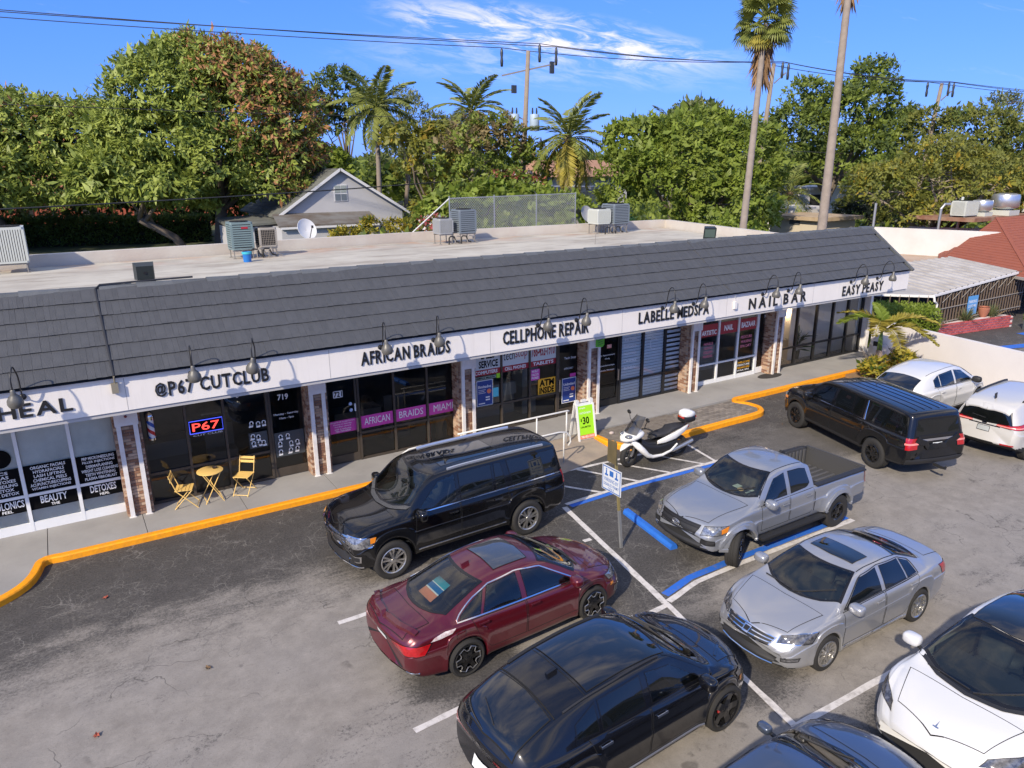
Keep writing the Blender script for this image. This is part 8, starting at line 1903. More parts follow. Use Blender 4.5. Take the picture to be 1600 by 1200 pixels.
# roof-top kitchen fans and units on a rusty deck behind
q = MB(); q.box((51.5,25.5,3.9),(62,30,4.15)); q.build('flat_roof',mat('rust_deck',(.22,.10,.06),.9,noise=(1.5,.7,(.36,.26,.18))),rest)
def fan(x,y,z,s,label):
 t = thing('roof_fan',(x,y,z),label,'exhaust fan','kitchen exhaust fans on the restaurant roof')
 q = MB(); q.box((-.45 * s,-.45 * s,0),(.45 * s,.45 * s,.22 * s)); q.build('kerb_box',m_acl,t,world=False)
 q = MB(); q.lathe([(.25 * s,.22 * s),(.52 * s,.34 * s),(.56 * s,.40 * s),(.56 * s,.82 * s),(.52 * s,.90 * s),(.30 * s,.95 * s),(0,.96 * s)],26); q.build('drum',mat('spun_alu',(.62,.63,.64),.3,.8),t,smooth=True,world=False,auto=40)
fan(54.4,26.6,4.15,1.15,'smaller spun aluminium exhaust fan on the restaurant roof'); fan(56.6,26.2,4.15,1.55,'larger spun aluminium exhaust fan on the restaurant roof')
t = ac_box((52.6,26.8),1.6,1.0,.95,m_acl,'pale roof unit beside the exhaust fans on the restaurant','v',.1,14); t.location.z = 4.15
t = ac_box((60.2,26.0),1.2,.9,.6,m_acl,'small roof unit at the far right of the restaurant roof','v',.1,10); t.location.z = 4.15
# long white wall and tan roof behind the canopy
m_pale_ = mat('pale_parapet',(.60,.585,.555),.85,noise=(.6,.6,(.50,.46,.42)))
wall('parapet_wall',(45.2,28.4),(47.6,21.5),1.2,3.72,.25,m_pale_,'white parapet wall with conduit behind the metal canopy')
wall('parapet_wall',(52.5,30.5),(54.5,26.2),1.2,3.3,.25,m_par,'short cream parapet behind the long white one')
q = MB(); q.prism([(36.2,26.3),(43.4,23.0),(47.4,21.6),(45.0,28.6),(37.0,31)],1.9,2.12); tag(q.build('tan_roof',mat('tan_roofing',(.40,.29,.20),.9,noise=(.7,.6,(.52,.42,.33)))),'flat tan roof slab between canopy and white parapet','roof')
q = MB(); q.tube([(45.3,28.6,3.3),(45.3,28.6,5.2)],.08,8); tag(q.build('vent_stack',m_gal),'white vent stack at the left end of the parapet','pipe')
q = MB(); q.tube([(51.0,27.5,2.6),(51.0,27.5,4.7),(51.2,27.4,5.0),(51.5,27.2,5.0)],.09,8); tag(q.build('vent_stack',m_gal),'bent grey vent pipe beyond the white parapet','pipe')
q = MB(); q.tube([(53.6,27.6,3.2),(53.7,27.6,5.4)],.09,8); tag(q.build('vent_stack',m_acl),'cream vent stack near the pale roof unit','pipe')
# ---- lot beyond the wall: blue markings
stripe([(33.6,14.9),(36.2,14.2)],.5,m_blue_line,z=.012); stripe([(37.4,15.6),(40,15.1)],.5,m_blue_line,z=.012)
# ---- beige shed
m_shed = mat('shed_render',(.56,.49,.37),.85,noise=(1.2,.3,(.47,.41,.31)))
sh_ = thing('shed',(54.6,40,0),'small beige flat-roofed outbuilding beyond the mall roof','shed')
q = MB(); q.prism([(52.45,37.55),(56.9,37.55),(56.9,42.5),(52.45,42.5)],0,3.25); q.build('wall',m_shed,sh_)
q = MB(); q.prism([(52.0,37.1),(57.3,37.1),(57.3,43.0),(52.0,43.0)],3.26,3.55); q.build('roof',mat('shed_roof',(.44,.34,.22),.9,noise=(1.3,.6,(.30,.20,.12))),sh_)
q = MB(); q.box((52.40,39.55,2.85),(52.445,40.55,3.22)); w_ = q.build('window',m_acd,sh_)
for i in range(4): q = MB(); q.box((52.37,39.57,2.88 + i * .09),(52.399,40.53,2.92 + i * .09)); q.build('louvre',mat('grey_louvre',(.2,.2,.2),.6),w_)
# carport behind the shed
t = thing('carport',(59,47.5,0),'low white flat carport roof behind the beige shed','carport')
q = MB(); q.prism([(57.5,45.5),(64,45.5),(64,49.5),(57.5,49.5)],3.5,3.75); q.build('roof',m_whall,t)
for x in (58,60.5,63.5): q = MB(); q.box((x,45.6,0),(x + .12,45.72,3.49)); q.build('post',m_whall,t)
t = thing('white_annex',(71,53,0),'white low building glimpsed between the palm trunk and trees','building')
q = MB(); q.box((68.5,51.5,0),(76,56,5.0)); q.build('wall',m_whall,t); q = MB(); q.box((68.2,51.2,5.01),(76.3,56.3,5.3)); q.build('roof',m_whall,t)
q = MB(); q.box((69.5,51.44,3.2),(71.2,51.49,4.5)); q.build('window',m_acd,t)
# ---- white gabled house
m_house = mat('house_render',(.47,.47,.48),.85,noise=(.5,.4,(.39,.39,.40)),bump=(20,.1))
m_hroof = mat('weathered_roof',(.15,.155,.135),.95,noise=(.9,.8,(.08,.082,.075)),bump=(8,.5))
hs_ = thing('white_house',(24.4,76,0),'white gabled house with weathered dark roof behind the mall','house')
gx0,gx1,px_,ze,zp,y0,y1 = 18.6,30.5,24.2,3.65,7.35,70.0,84.0
q = MB(); q.add([(gx0,y0,0),(gx1,y0,0),(gx1,y0,ze),(px_,y0,zp),(gx0,y0,ze),(gx0,y1,0),(gx1,y1,0),(gx1,y1,ze),(px_,y1,zp),(gx0,y1,ze)],[(0,1,2,3,4),(9,8,7,6,5),(0,4,9,5),(1,6,7,2)]); q.build('wall',m_house,hs_)
for s_,xe in ((-1,gx0 - .75),(1,gx1 + .6)):
 ze2 = ze - (.45 if s_ < 0 else .40); a,b = Vector((xe,y0 - .45,ze2)),Vector((px_,y0 - .45,zp + .12))
 for i in range(14):
  t0,t1 = i / 14,(i + 1) / 14; p,q_ = a.lerp(b,t0),a.lerp(b,t1); k = MB(); dy = Vector((0,y1 - y0 + .9,0)); u_ = Vector((0,0,.10)); l_ = Vector((0,0,.05))
  k.add([p + u_,q_ + l_,q_ + l_ + dy,p + u_ + dy,p - l_,q_ - l_,q_ - l_ + dy,p - l_ + dy],[(0,1,2,3),(4,7,6,5),(0,4,5,1),(3,2,6,7),(0,3,7,4)]); k.build('roof_course',m_hroof,hs_)
 k = MB(); k.beam(a + Vector((0,-.02,-.02)),b + Vector((0,-.02,-.02)),.06,.24); k.build('barge_board',mat('trim_white',(.66,.66,.66),.6),hs_)
q = MB(); q.box((23.55,69.93,4.5),(24.85,69.99,6.05)); w_ = q.build('window',mat('trim_white',(.66,.66,.66),.6),hs_)
for z0,z1,c in ((4.58,5.18,m_acs),(5.3,5.97,mat('old_shade',(.30,.34,.33),.4))):
 for xa in (23.63,24.24): q = MB(); q.box((xa,69.90,z0),(xa + .53,69.925,z1)); q.build('pane',c,w_)
# lean-to porch across its front
q = MB(); q.add([(17.6,70.0,3.55),(27.0,70.0,3.5),(26.4,65.8,2.75),(17.0,65.8,2.75),(17.6,70.0,3.40),(27.0,70.0,3.35),(26.4,65.8,2.60),(17.0,65.8,2.60)],[(0,3,2,1),(4,5,6,7),(3,7,6,2),(0,4,7,3),(1,2,6,5)])
q.build('porch_roof',mat('porch_felt',(.17,.165,.155),.95,noise=(.7,.9,(.10,.075,.055))),hs_)
q = MB(); q.box((17.2,65.74,2.42),(26.3,65.82,2.60)); q.build('fascia_board',mat('trim_white',(.66,.66,.66),.6),hs_)
q = MB(); q.box((17.3,66.1,0),(26.1,69.98,2.5)); q.build('porch_wall',m_house,hs_)
for x0,x1 in ((21.6,23.2),(24.3,25.2)): q = MB(); q.box((x0,66.04,1.0),(x1,66.09,2.2)); q.build('window',m_acd,hs_)
q = MB(); q.add([(13.5,69.4,2.7),(18.4,69.4,2.9),(18.4,75,3.3),(13.5,75,3.1),(13.5,69.4,2.5),(18.4,69.4,2.7),(18.4,75,3.1),(13.5,75,2.9)],[(0,1,2,3),(7,6,5,4),(0,4,5,1),(0,3,7,4)]); q.build('porch_roof',m_hroof,hs_)
q = MB(); q.box((13.8,69.8,0),(18.5,75,2.45)); q.build('porch_wall',m_house,hs_)
# ---- red house behind the mango trees
m_redh = mat('red_house_paint',(.40,.10,.06),.85); m_rt = mat('clay_tile',(.42,.16,.09),.85,noise=(3,.5,(.30,.10,.06)),bump=(10,.4))
rh = thing('red_house',(8,112,0),'red house with clay tiled roof half hidden by mango trees','house')
q = MB(); q.box((-14,112,0),(26,122,4.6)); q.build('wall',m_redh,rh)
q = MB(); q.add([(-15,110.8,4.5),(27,110.8,4.5),(24,117,7.4),(-11,117,7.4),(-15,123,4.5),(27,123,4.5)],[(0,1,2,3),(3,2,5,4),(1,5,2),(0,3,4)]); q.build('roof',m_rt,rh)
for x in (-9,-3,4,10,17): q = MB(); q.box((x,111.9,1.4),(x + 1.6,111.98,3.2)); w_ = q.build('window',m_acd,rh); q = MB(); q.box((x - .15,111.84,3.2),(x + 1.75,111.97,3.4)); q.build('lintel',m_whall,w_)
# ---- brown-roofed house beyond the coconut palms
bh = thing('brown_roof_house',(56,76,0),'house with brown shingle roof glimpsed under the coconut palms','house')
q = MB(); q.box((50.5,72.5,0),(62,80,6.6)); q.build('wall',m_house,bh)
q = MB(); q.add([(49.5,71.5,6.4),(62.6,71.5,6.4),(61.0,76,8.3),(50.5,76,8.3),(49.5,81,6.4),(62.6,81,6.4)],[(0,1,2,3),(3,2,5,4),(1,5,2),(0,3,4)]); q.build('roof',mat('brown_shingle',(.36,.20,.13),.9,noise=(1,.4,(.27,.15,.10))),bh)
# ---- white slatted balcony among the trees
t = thing('white_balcony',(39,50,0),'white slatted balcony rail showing between the trees','balcony')
for i in range(14): q = MB(); q.box((37.6 + i * .26,50.0,4.4),(37.74 + i * .26,50.04,5.5)); q.build('slat',m_whall,t)
q = MB(); q.box((37.4,49.95,5.5),(41.4,50.1,5.6)); q.box((37.4,49.95,4.25),(41.4,51.5,4.4)); q.build('rail',m_whall,t)
q = MB(); q.box((37.4,51.5,0),(41.6,56,5.9)); q.build('wall',m_house,t)
# == POLES AND WIRES
m_wood = mat('pole_wood',(.27,.22,.165),.9,noise=(2,.6,(.19,.155,.12)),bump=(12,.5)); m_wire = mat('wire',(.03,.03,.03),.6); m_ins = mat('insulator',(.04,.045,.05),.4)
def pole(x,y,h,lean,label,full):
 t = thing('utility_pole',(x,y,0),label,'utility pole','wooden utility poles')
 q = MB(); q.tube([(0,0,0),(lean * .5,0,h * .5),(lean,0,h)],[.26,.22,.17],10); q.build('post',m_wood,t,smooth=True,world=False)
 pts = [(-2.2,h + .15),(.95,h + .55),(2.35,h + .35)] if full else [(-1.7,h + .1),(1.5,h + .1),(.9,h + .2)]
 q = MB(); ux = Vector((.95,-.3,0)).normalized()
 if full: q.beam(ux * -2.2 + Vector((lean,0,h - 1.9)),ux * 2.3 + Vector((lean,0,h - .9)),.12,.12); q.build('crossarm',m_leg,t,world=False); q = MB(); q.beam(ux * -1.7 + Vector((lean,0,h - 4.6)),ux * .0 + Vector((lean,0,h - 5.4)),.08)
 else: q.beam(ux * .2 + Vector((lean,0,h - 1.6)),ux * 1.3 + Vector((lean,0,h - .7)),.09)
 q.build('crossarm',m_leg,t,world=False)
 for dx,zz_ in pts:
  q = MB(); q.lathe([(0,-1.4),(.10,-1.38),(.13,-1.0),(.09,-.7),(.13,-.4),(.09,-.1),(0,0)],8,ux * dx + Vector((lean,0,zz_))); q.build('insulator',m_ins,t,smooth=True,world=False)
 if full:
  for s_ in (-1,1):
   q = MB(); c = ux * (s_ * .85) + Vector((lean * .6,0,10.4)); q.lathe([(0,0),(.36,0),(.4,.08),(.4,1.2),(.36,1.3),(0,1.34)],18,c); q.build('transformer',mat('transformer_blue',(.36,.46,.56),.5),t,smooth=True,world=False,auto=40)
   q = MB(); q.lathe([(.06,1.3),(.08,1.5),(.05,1.8),(0,1.8)],8,c + Vector((.2,0,0))); q.lathe([(.06,1.3),(.08,1.5),(.05,1.8),(0,1.8)],8,c - Vector((.2,0,0))); q.build('bushing',m_ins,t,world=False)
  q = MB(); q.cbox(ux * 2.0 + Vector((lean,0,h - 1.2)),(.35,.2,.9)); q.build('cutout',m_ins,t,world=False); q = MB(); q.cbox(ux * -1.2 + Vector((lean,0,h - 2.9)),(.4,.2,.6)); q.build('cutout',m_ins,t,world=False)
 return [Vector((x,y,0)) + ux * dx + Vector((lean,0,zz_)) for dx,zz_ in pts]
pA = pole(34.0,53.5,16.5,.9,'tall utility pole with two blue transformers',True)
pB = pole(55.6,47.4,16.2,1.4,'utility pole standing behind the left fan palm',False)
pC = pole(77.0,44.6,15.4,2.2,'leaning utility pole farther right above the trees',False)
def wire(a,b,sag,label,r_=.03,grp='overhead wires'):
 a,b = Vector(a),Vector(b); q = MB(); q.tube([a.lerp(b,t_) - Vector((0,0,4 * sag * t_ * (1 - t_))) for t_ in np.linspace(0,1,26)],r_,5,False)
 return tag(q.build('overhead_wire',m_wire,smooth=True),label,'wire',grp)
lf_ = [Vector((-36,72,18.9)),Vector((-36,72.3,19.1)),Vector((-36,72.6,19.5))]
for i,w_ in enumerate(('lowest','middle','upper')):
 wire(lf_[i],pA[i],.5,w_ + ' high wire running from the left edge to the transformer pole')
 wire(pA[i],pB[i],.35,w_ + ' high wire between the transformer pole and the second pole')
 wire(pB[i],pC[i],.35,w_ + ' high wire between the second and third poles')
 wire(pC[i],(120,38 + i,14.2 + i * .5),.3,w_ + ' high wire leaving the third pole to the right')
wire((-30,60,12.2),(33.9,53.4,11.3),.35,'thin wire crossing in front of the mango crown',.022)
wire((-32,34,5.9),(33.9,53.4,6.9),.55,'thick cable sagging low in front of the white house',.04)
wire((55.4,47.3,9.0),(120,42,9.5),.8,'low cable behind the right fan palm',.03)
# == VEGETATION
def leaf_mat(name,c1,c2,c3=None,trans=.42,rough=.5):
 if name in MATS: return MATS[name]
 m = bpy.data.materials.new(name); m.use_nodes = True
 N,L = m.node_tree.nodes,m.node_tree.links; b = N['Principled BSDF']; o = N['Material Output']
 g = N.new('ShaderNodeNewGeometry'); cr = N.new('ShaderNodeValToRGB'); e = cr.color_ramp.elements
 e[0].color = (*c1,1); e[1].color = (*c2,1)
 n = N.new('ShaderNodeTexNoise'); n.inputs['Scale'].default_value = .9; n.inputs['Detail'].default_value = 3; L.new(g.outputs['Position'],n.inputs['Vector'])
 a = N.new('ShaderNodeMath'); a.operation = 'MULTIPLY_ADD'; a.inputs[1].default_value = .28; L.new(g.outputs['Random Per Island'],a.inputs[0])
 s_ = N.new('ShaderNodeMath'); s_.operation = 'MULTIPLY_ADD'; s_.inputs[1].default_value = 2.2; s_.inputs[2].default_value = -.75; L.new(n.outputs['Fac'],s_.inputs[0])
 L.new(s_.outputs[0],a.inputs[2]); L.new(a.outputs[0],cr.inputs[0])
 col = cr.outputs[0]
 if c3:
  gt = N.new('ShaderNodeMath'); gt.operation = 'GREATER_THAN'; gt.inputs[1].default_value = 1 - c3[1]
  w = N.new('ShaderNodeTexWhiteNoise'); w.noise_dimensions = '1D'; L.new(g.outputs['Random Per Island'],w.inputs['W']); L.new(w.outputs['Value'],gt.inputs[0])
  mx = N.new('ShaderNodeMixRGB'); L.new(gt.outputs[0],mx.inputs[0]); L.new(col,mx.inputs[1]); mx.inputs[2].default_value = (*c3[0],1); col = mx.outputs[0]
 L.new(col,b.inputs['Base Color']); b.inputs['Roughness'].default_value = rough; b.inputs['Specular IOR Level'].default_value = .35
 t = N.new('ShaderNodeBsdfTranslucent'); L.new(col,t.inputs[0])
 mx2 = N.new('ShaderNodeMixShader'); mx2.inputs[0].default_value = trans; L.new(b.outputs[0],mx2.inputs[1]); L.new(t.outputs[0],mx2.inputs[2]); L.new(mx2.outputs[0],o.inputs[0])
 MATS[name] = m; return m
def leaves_mesh(name,C_,D_,N_,L_,W_,mats,mi=None):
 """one folded-diamond leaf per row: base C, direction D, normal N, length L, width W"""
 D_ = D_ / np.linalg.norm(D_,axis=1,keepdims=True)
 S = np.cross(D_,N_); S /= np.linalg.norm(S,axis=1,keepdims=True) + 1e-9
 n = len(C_); L_ = L_[:,None]; W_ = W_[:,None]
 Nn = np.cross(S,D_)
 V = np.empty((n,4,3)); V[:,0] = C_; V[:,1] = C_ + D_ * L_ * .45 + S * W_ * .5 - Nn * W_ * .12; V[:,2] = C_ + D_ * L_; V[:,3] = C_ + D_ * L_ * .45 - S * W_ * .5 - Nn * W_ * .12
 me = bpy.data.meshes.new(name); me.vertices.add(n * 4); me.vertices.foreach_set('co',V.reshape(-1).astype(np.float32))
 me.loops.add(n * 4); me.loops.foreach_set('vertex_index',np.arange(n * 4,dtype=np.int32)); me.polygons.add(n)
 me.polygons.foreach_set('loop_start',np.arange(0,n * 4,4,dtype=np.int32)); me.polygons.foreach_set('loop_total',np.full(n,4,dtype=np.int32))
 for m in mats: me.materials.append(m)
 if mi is not None: me.polygons.foreach_set('material_index',np.asarray(mi,dtype=np.int32))
 me.update(); me.validate()
 return me
def rand_unit(g,n):
 v = g.normal(size=(n,3)); return v / np.linalg.norm(v,axis=1,keepdims=True)
def crown_points(g,lobes,nclump,per,rc,fill=.22):
 """leaf bases gathered in clumps over the lobes' outer shell, with some inside"""
 w = np.array([(a * b + b * c + a * c) for _,(a,b,c) in lobes]); w = w / w.sum()
 idx = g.choice(len(lobes),nclump,p=w); cen = np.array([l[0] for l in lobes])[idx]; rad = np.array([l[1] for l in lobes])[idx]
 u = rand_unit(g,nclump); u[:,2] = np.where(u[:,2] < -.45,-u[:,2],u[:,2])
 rr = np.where(g.random(nclump) < fill,g.uniform(.35,.8,nclump),g.uniform(.84,1.06,nclump))[:,None]
 cl = cen + u * rad * rr
 keep = np.ones(nclump,bool)
 for c,r_ in lobes:       # clumps buried deep inside another lobe are not worth their leaves
  q = ((cl - np.array(c)) / np.array(r_)); keep &= ~((np.sum(q * q,1) < .45) & (g.random(nclump) < .75))
 cl,u = cl[keep],u[keep]
 sz = g.uniform(.6,1.3,len(cl))
 P = np.repeat(cl,per,0) + rand_unit(g,len(cl) * per) * (rc * np.repeat(sz,per)[:,None]) * (g.random((len(cl) * per,1)) ** .5) * np.array([1,1,.7])
 return P,np.repeat(u,per,0),np.repeat(np.arange(len(cl)),per)
def tree(name,base,lobes,label,mats,nclump=600,per=30,rc=.55,leaf=(.34,.15),droop=.2,trunk=(.3,5,.0),limbs=7,bark=None,group='trees beyond the mall',seed=1,cat_='tree',mi_fn=None,fill=.2,twigs=0,tr_pts=None,part='crown'):
 g = np.random.default_rng(seed); r_ = random.Random(seed)
 t = thing(name,base,label,cat_,group)
 lob = [((a[0],a[1],a[2]),b) for a,b in lobes]
 P,U,ci = crown_points(g,lob,nclump,per,rc,fill)
 n = len(P)
 cu = rand_unit(g,ci.max() + 1)[ci]; Dv = U * .35 + rand_unit(g,n) * .9 + np.array([0,0,-droop]); Nv = U * .8 + np.array([0,0,.55]) + cu * .45 + rand_unit(g,n) * .35
 k_ = np.exp(g.normal(0,.34,n)); L_ = leaf[0] * k_; W_ = leaf[1] * k_ * g.uniform(.8,1.2,n)
 mi = mi_fn(P,ci,g) if mi_fn else None
 cr = link(part,leaves_mesh(part,P,Dv,Nv,L_,W_,mats,mi),t)
 if trunk:
  bm_ = bark or mat('bark',(.17,.135,.105),.9,noise=(1.5,.6,(.10,.08,.062)),bump=(8,.6))
  q = MB(); rad,ht,lean = trunk
  cc = np.mean([l[0] for l in lob],0)
  fork = Vector((cc[0] * .35 + lean,cc[1] * .35,ht)); q.tube([(0,0,-.1),(lean * .3,0,ht * .4),fork],[rad * 1.25,rad * .9,rad * .8],10)
  for i in range(limbs):
   c,rr = lob[i % len(lob)]; tgt = Vector(c) + Vector((r_.uniform(-.5,.5) * rr[0],r_.uniform(-.5,.5) * rr[1],r_.uniform(-.2,.5) * rr[2]))
   s0 = fork.lerp(Vector((0,0,0)),r_.uniform(0,.35)); mid = s0.lerp(tgt,.5) + Vector((r_.uniform(-.6,.6),r_.uniform(-.6,.6),r_.uniform(.1,.9)))
   q.tube([s0,s0.lerp(mid,.5) + Vector((0,0,.15)),mid,tgt],[rad * .55,rad * .42,rad * .3,rad * .08],7)
   for k in range(2 + twigs):
    t2 = mid.lerp(tgt,r_.uniform(.1,.9)); e = t2 + Vector((r_.uniform(-1,1) * rr[0],r_.uniform(-1,1) * rr[1],r_.uniform(-.3,.7) * rr[2])) * .6
    q.tube([t2,t2.lerp(e,.5) + Vector((0,0,.12)),e],[rad * .2,rad * .13,rad * .04],5)
  q.build('trunk',bm_,t,smooth=True,world=False)
 return t
G_mango = leaf_mat('mango_leaf',(0.120,0.171,0.031),(0.394,0.453,0.087),None,.25)
G_mred = leaf_mat('mango_flush',(0.268,0.143,0.053),(0.520,0.240,0.112),None,.25)
G_dark = leaf_mat('dark_leaf',(0.063,0.095,0.026),(0.192,0.250,0.053))
G_mid = leaf_mat('mid_leaf',(0.117,0.169,0.025),(0.319,0.381,0.064))
G_bright = leaf_mat('bright_leaf',(0.134,0.194,0.019),(0.325,0.404,0.065))
G_yel = leaf_mat('yellow_green_leaf',(.17,.18,.025),(.38,.36,.06),((.42,.30,.04),.12))
G_olive = leaf_mat('olive_leaf',(.13,.15,.03),(.29,.30,.065))
G_brown = leaf_mat('brown_leaf',(0.164,0.130,0.058),(0.328,0.247,0.104))
G_grey = leaf_mat('grey_leaf',(0.135,0.157,0.058),(0.285,0.308,0.130))
G_croton = leaf_mat('croton_leaf',(.30,.26,.03),(.52,.43,.06),((.07,.12,.02),.25))
G_purple = leaf_mat('purple_leaf',(.085,.02,.03),(.19,.05,.05))
G_palm = leaf_mat('palm_leaf',(0.119,0.147,0.030),(0.295,0.319,0.075),None,.2)
G_palmy = leaf_mat('palm_leaf_yellow',(0.263,0.237,0.037),(0.472,0.388,0.075),None,.25)
G_palmd = leaf_mat('palm_leaf_dead',(.22,.13,.06),(.38,.23,.11),None,.15)
m_ptrunk = mat('palm_trunk',(.27,.225,.185),.9,noise=(3,.6,(.19,.155,.125)),bump=(14,.5))
# mango trees, left
def mango_red(P,ci,g):
 q = (P[:,0] * .85 - P[:,1] * .53 - 2.2) / 7 * .75 + (P[:,2] - 11.5) / 7 * .4 - .05
 pr = np.clip(q,0,.45) * (.6 + .8 * g.random(ci.max() + 1)[ci])
 return (g.random(len(P)) < pr).astype(int)
tree('mango_tree',(14.6,79,0),[((-3.6,-2,11.6),(5.6,5.4,6.4)),((1.8,-2.4,12.6),(6.0,5.4,6.4)),((5.4,-3,10.8),(4.9,5,6.2)),((-6.6,-1,9.2),(4.2,4.2,4.4)),((-1,-4,8.0),(5,4.2,4)),((4.2,-4.4,6.2),(3.6,3.6,2.6)),((7.2,-2.4,7.4),(2.8,3.4,3.4)),((-1.4,-1,16.9),(3.5,3.6,2.5)),((2.4,0,11),(5,4.6,6)),((-4,0,9),(5,4.6,5)),((-3.8,-3.6,5.0),(3.2,3,1.6)),((3.6,-2,16.2),(3.2,3.4,2.2))],
 'huge round mango tree with reddish new leaves at upper right',[G_mango,G_mred],4600,26,.75,(.46,.17),.45,(.62,5.2,.3),9,seed=3,mi_fn=mango_red,fill=.22)
tree('mango_tree',(-3.5,88,0),[((-5,-2,9.6),(7,5.6,5.6)),((2.6,-2,9.2),(5.4,5.4,5.4)),((-11,-2,10.5),(6.6,6,5.8)),((5.2,-4,6.0),(4.4,4.2,3.6)),((-1,-5,6.4),(5.6,4,4)),((-8,-5,5.4),(5,4,4)),((-16,0,9),(6,6,5.6)),((7.5,-3,9.4),(5,5,4.6)),((-3,1,7),(7,5,5)),((4,1,6.6),(5,4,5))],
 'broad dark green mango tree filling the far left',[G_mango,G_mred],4500,26,.8,(.48,.18),.45,(.6,4.5,-.5),9,seed=4,mi_fn=lambda P,ci,g: (g.random(len(P)) < .03).astype(int),fill=.16)
tree('leaning_tree',(10.8,77,0),[((-5.6,-2,6.6),(3.2,3,2.4)),((-1.5,-3,6.2),(3.4,3,1.7))],'leaning tree with forked pale trunk below the mango crowns',[G_mango],330,22,.8,(.66,.2),.5,(.42,3.2,-2.4),5,seed=5)
for i,(x,y,w_,lb) in enumerate(((-4,100,4.6,'dark understorey shrub at far left before the red house'),(5.5,97,4.4,'dark understorey shrub under the left mango crown'),(13.5,96,4.0,'dark understorey shrub behind the mango trunks'),(19.5,92,3.2,'dark understorey shrub left of the white house'))):
 tree('understorey_shrub',(x,y,0),[((0,0,2.6),(w_,2,2.4)),((w_ * .6,0,4.2),(w_ * .6,1.8,1.8)),((-w_ * .5,0,4.6),(w_ * .6,1.8,1.7))],lb,[G_dark],300,20,.6,(.5,.22),.2,(.12,2,0),4,seed=110 + i,cat_='shrub',group='understorey shrubs by the red house')
# hedge along the lawn
g0 = np.random.default_rng(8)
def hedge(name,a,b,w,h,label,m,n,leaf,seed,cat_='hedge',z0=0.0):
 g = np.random.default_rng(seed); a,b = np.array(a),np.array(b)
 u = g.random(n); s = g.choice(3,n,p=[.45,.35,.2]); d = (b - a) / np.linalg.norm(b - a); nn = np.array([-d[1],d[0]])
 side = np.where(s == 0,-1,np.where(s == 2,1,g.uniform(-1,1,n))); zz_ = np.where(s == 1,h + g.normal(0,.05 * h,n),h * g.random(n) ** .8)
 P = np.zeros((n,3)); P[:,:2] = a + (b - a) * u[:,None] + nn * (side * w / 2 * g.uniform(.8,1.08,n))[:,None]; P[:,2] = z0 + zz_
 N_ = np.zeros((n,3)); N_[:,:2] = nn * np.where(s == 1,0,side)[:,None]; N_[:,2] = np.where(s == 1,1,.35); N_ += rand_unit(g,n) * .6
 base = (float(a[0] + b[0]) / 2,float(a[1] + b[1]) / 2,0)
 t = thing(name,base,label,cat_)
 P -= np.array(base); link('foliage',leaves_mesh('foliage',P,N_ + rand_unit(g,n) * .9,N_,leaf[0] * g.uniform(.7,1.3,n),leaf[1] * g.uniform(.7,1.3,n),[m]),t)
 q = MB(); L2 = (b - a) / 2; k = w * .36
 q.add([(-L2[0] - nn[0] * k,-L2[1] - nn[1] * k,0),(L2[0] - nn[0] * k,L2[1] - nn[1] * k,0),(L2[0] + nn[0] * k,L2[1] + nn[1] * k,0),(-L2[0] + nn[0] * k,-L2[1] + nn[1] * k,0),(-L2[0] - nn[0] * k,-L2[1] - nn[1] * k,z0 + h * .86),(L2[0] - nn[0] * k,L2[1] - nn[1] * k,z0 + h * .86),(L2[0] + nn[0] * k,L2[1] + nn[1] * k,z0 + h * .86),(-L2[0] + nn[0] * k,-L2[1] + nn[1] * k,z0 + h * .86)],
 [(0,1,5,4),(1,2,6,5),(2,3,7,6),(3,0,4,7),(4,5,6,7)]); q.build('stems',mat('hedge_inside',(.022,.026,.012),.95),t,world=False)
 return t
hedge('hedge',(-8,92),(15,86.5),1.6,2.5,'long dark clipped hedge at the edge of the back lawn',G_dark,9000,(.42,.2),11)
hedge('hedge',(28.9,19.6),(31.6,16.6),1.9,1.62,'bright green box hedge beside the restaurant canopy',G_bright,9000,(.12,.065),12,z0=.0)
# trees along the back, left to right
tree('feathery_tree',(32.6,92,0),[((0,0,16.5),(3.2,3,2.6)),((2.6,0,14.2),(3,3,2.2)),((-1,0,12.5),(2.6,2.6,2.2))],'tall thin tree with airy tufts behind the royal palm',[G_dark],190,24,.75,(.5,.2),.2,(.28,9,.2),7,seed=21,fill=.3)
tree('brown_leaved_tree',(27.2,93,0),[((0,0,13),(2.6,2.4,3.2)),((2.2,0,15.2),(2.2,2.2,1.8)),((-1,0,9.5),(2.6,2.4,2))],'brownish open-crowned tree left of the royal palm',[G_brown,G_dark],170,24,.7,(.55,.22),.4,(.25,7,-.2),7,seed=22,mi_fn=lambda P,ci,g: (g.random(ci.max() + 1)[ci] < .55).astype(int),fill=.3)
tree('grey_tree',(38.8,88,0),[((0,0,13.5),(3.2,3,3.4)),((3.4,0,11.5),(3.4,3,3)),((0,0,9.5),(4.5,3,3))],'grey-green airy tree left of the first coconut palm',[G_grey],330,22,.7,(.42,.13),.1,(.28,7,.2),7,seed=23,fill=.35)
tree('almond_tree',(25.5,92,0),[((0,0,8.8),(4.6,4,2.8)),((4.2,0,7.5),(3.8,3.4,2.6)),((-4.4,0,6.8),(3.6,3,2.6))],'bright green bushy tree behind the white house roof',[G_bright],520,24,.7,(.55,.26),.1,(.3,5,0),6,seed=24)
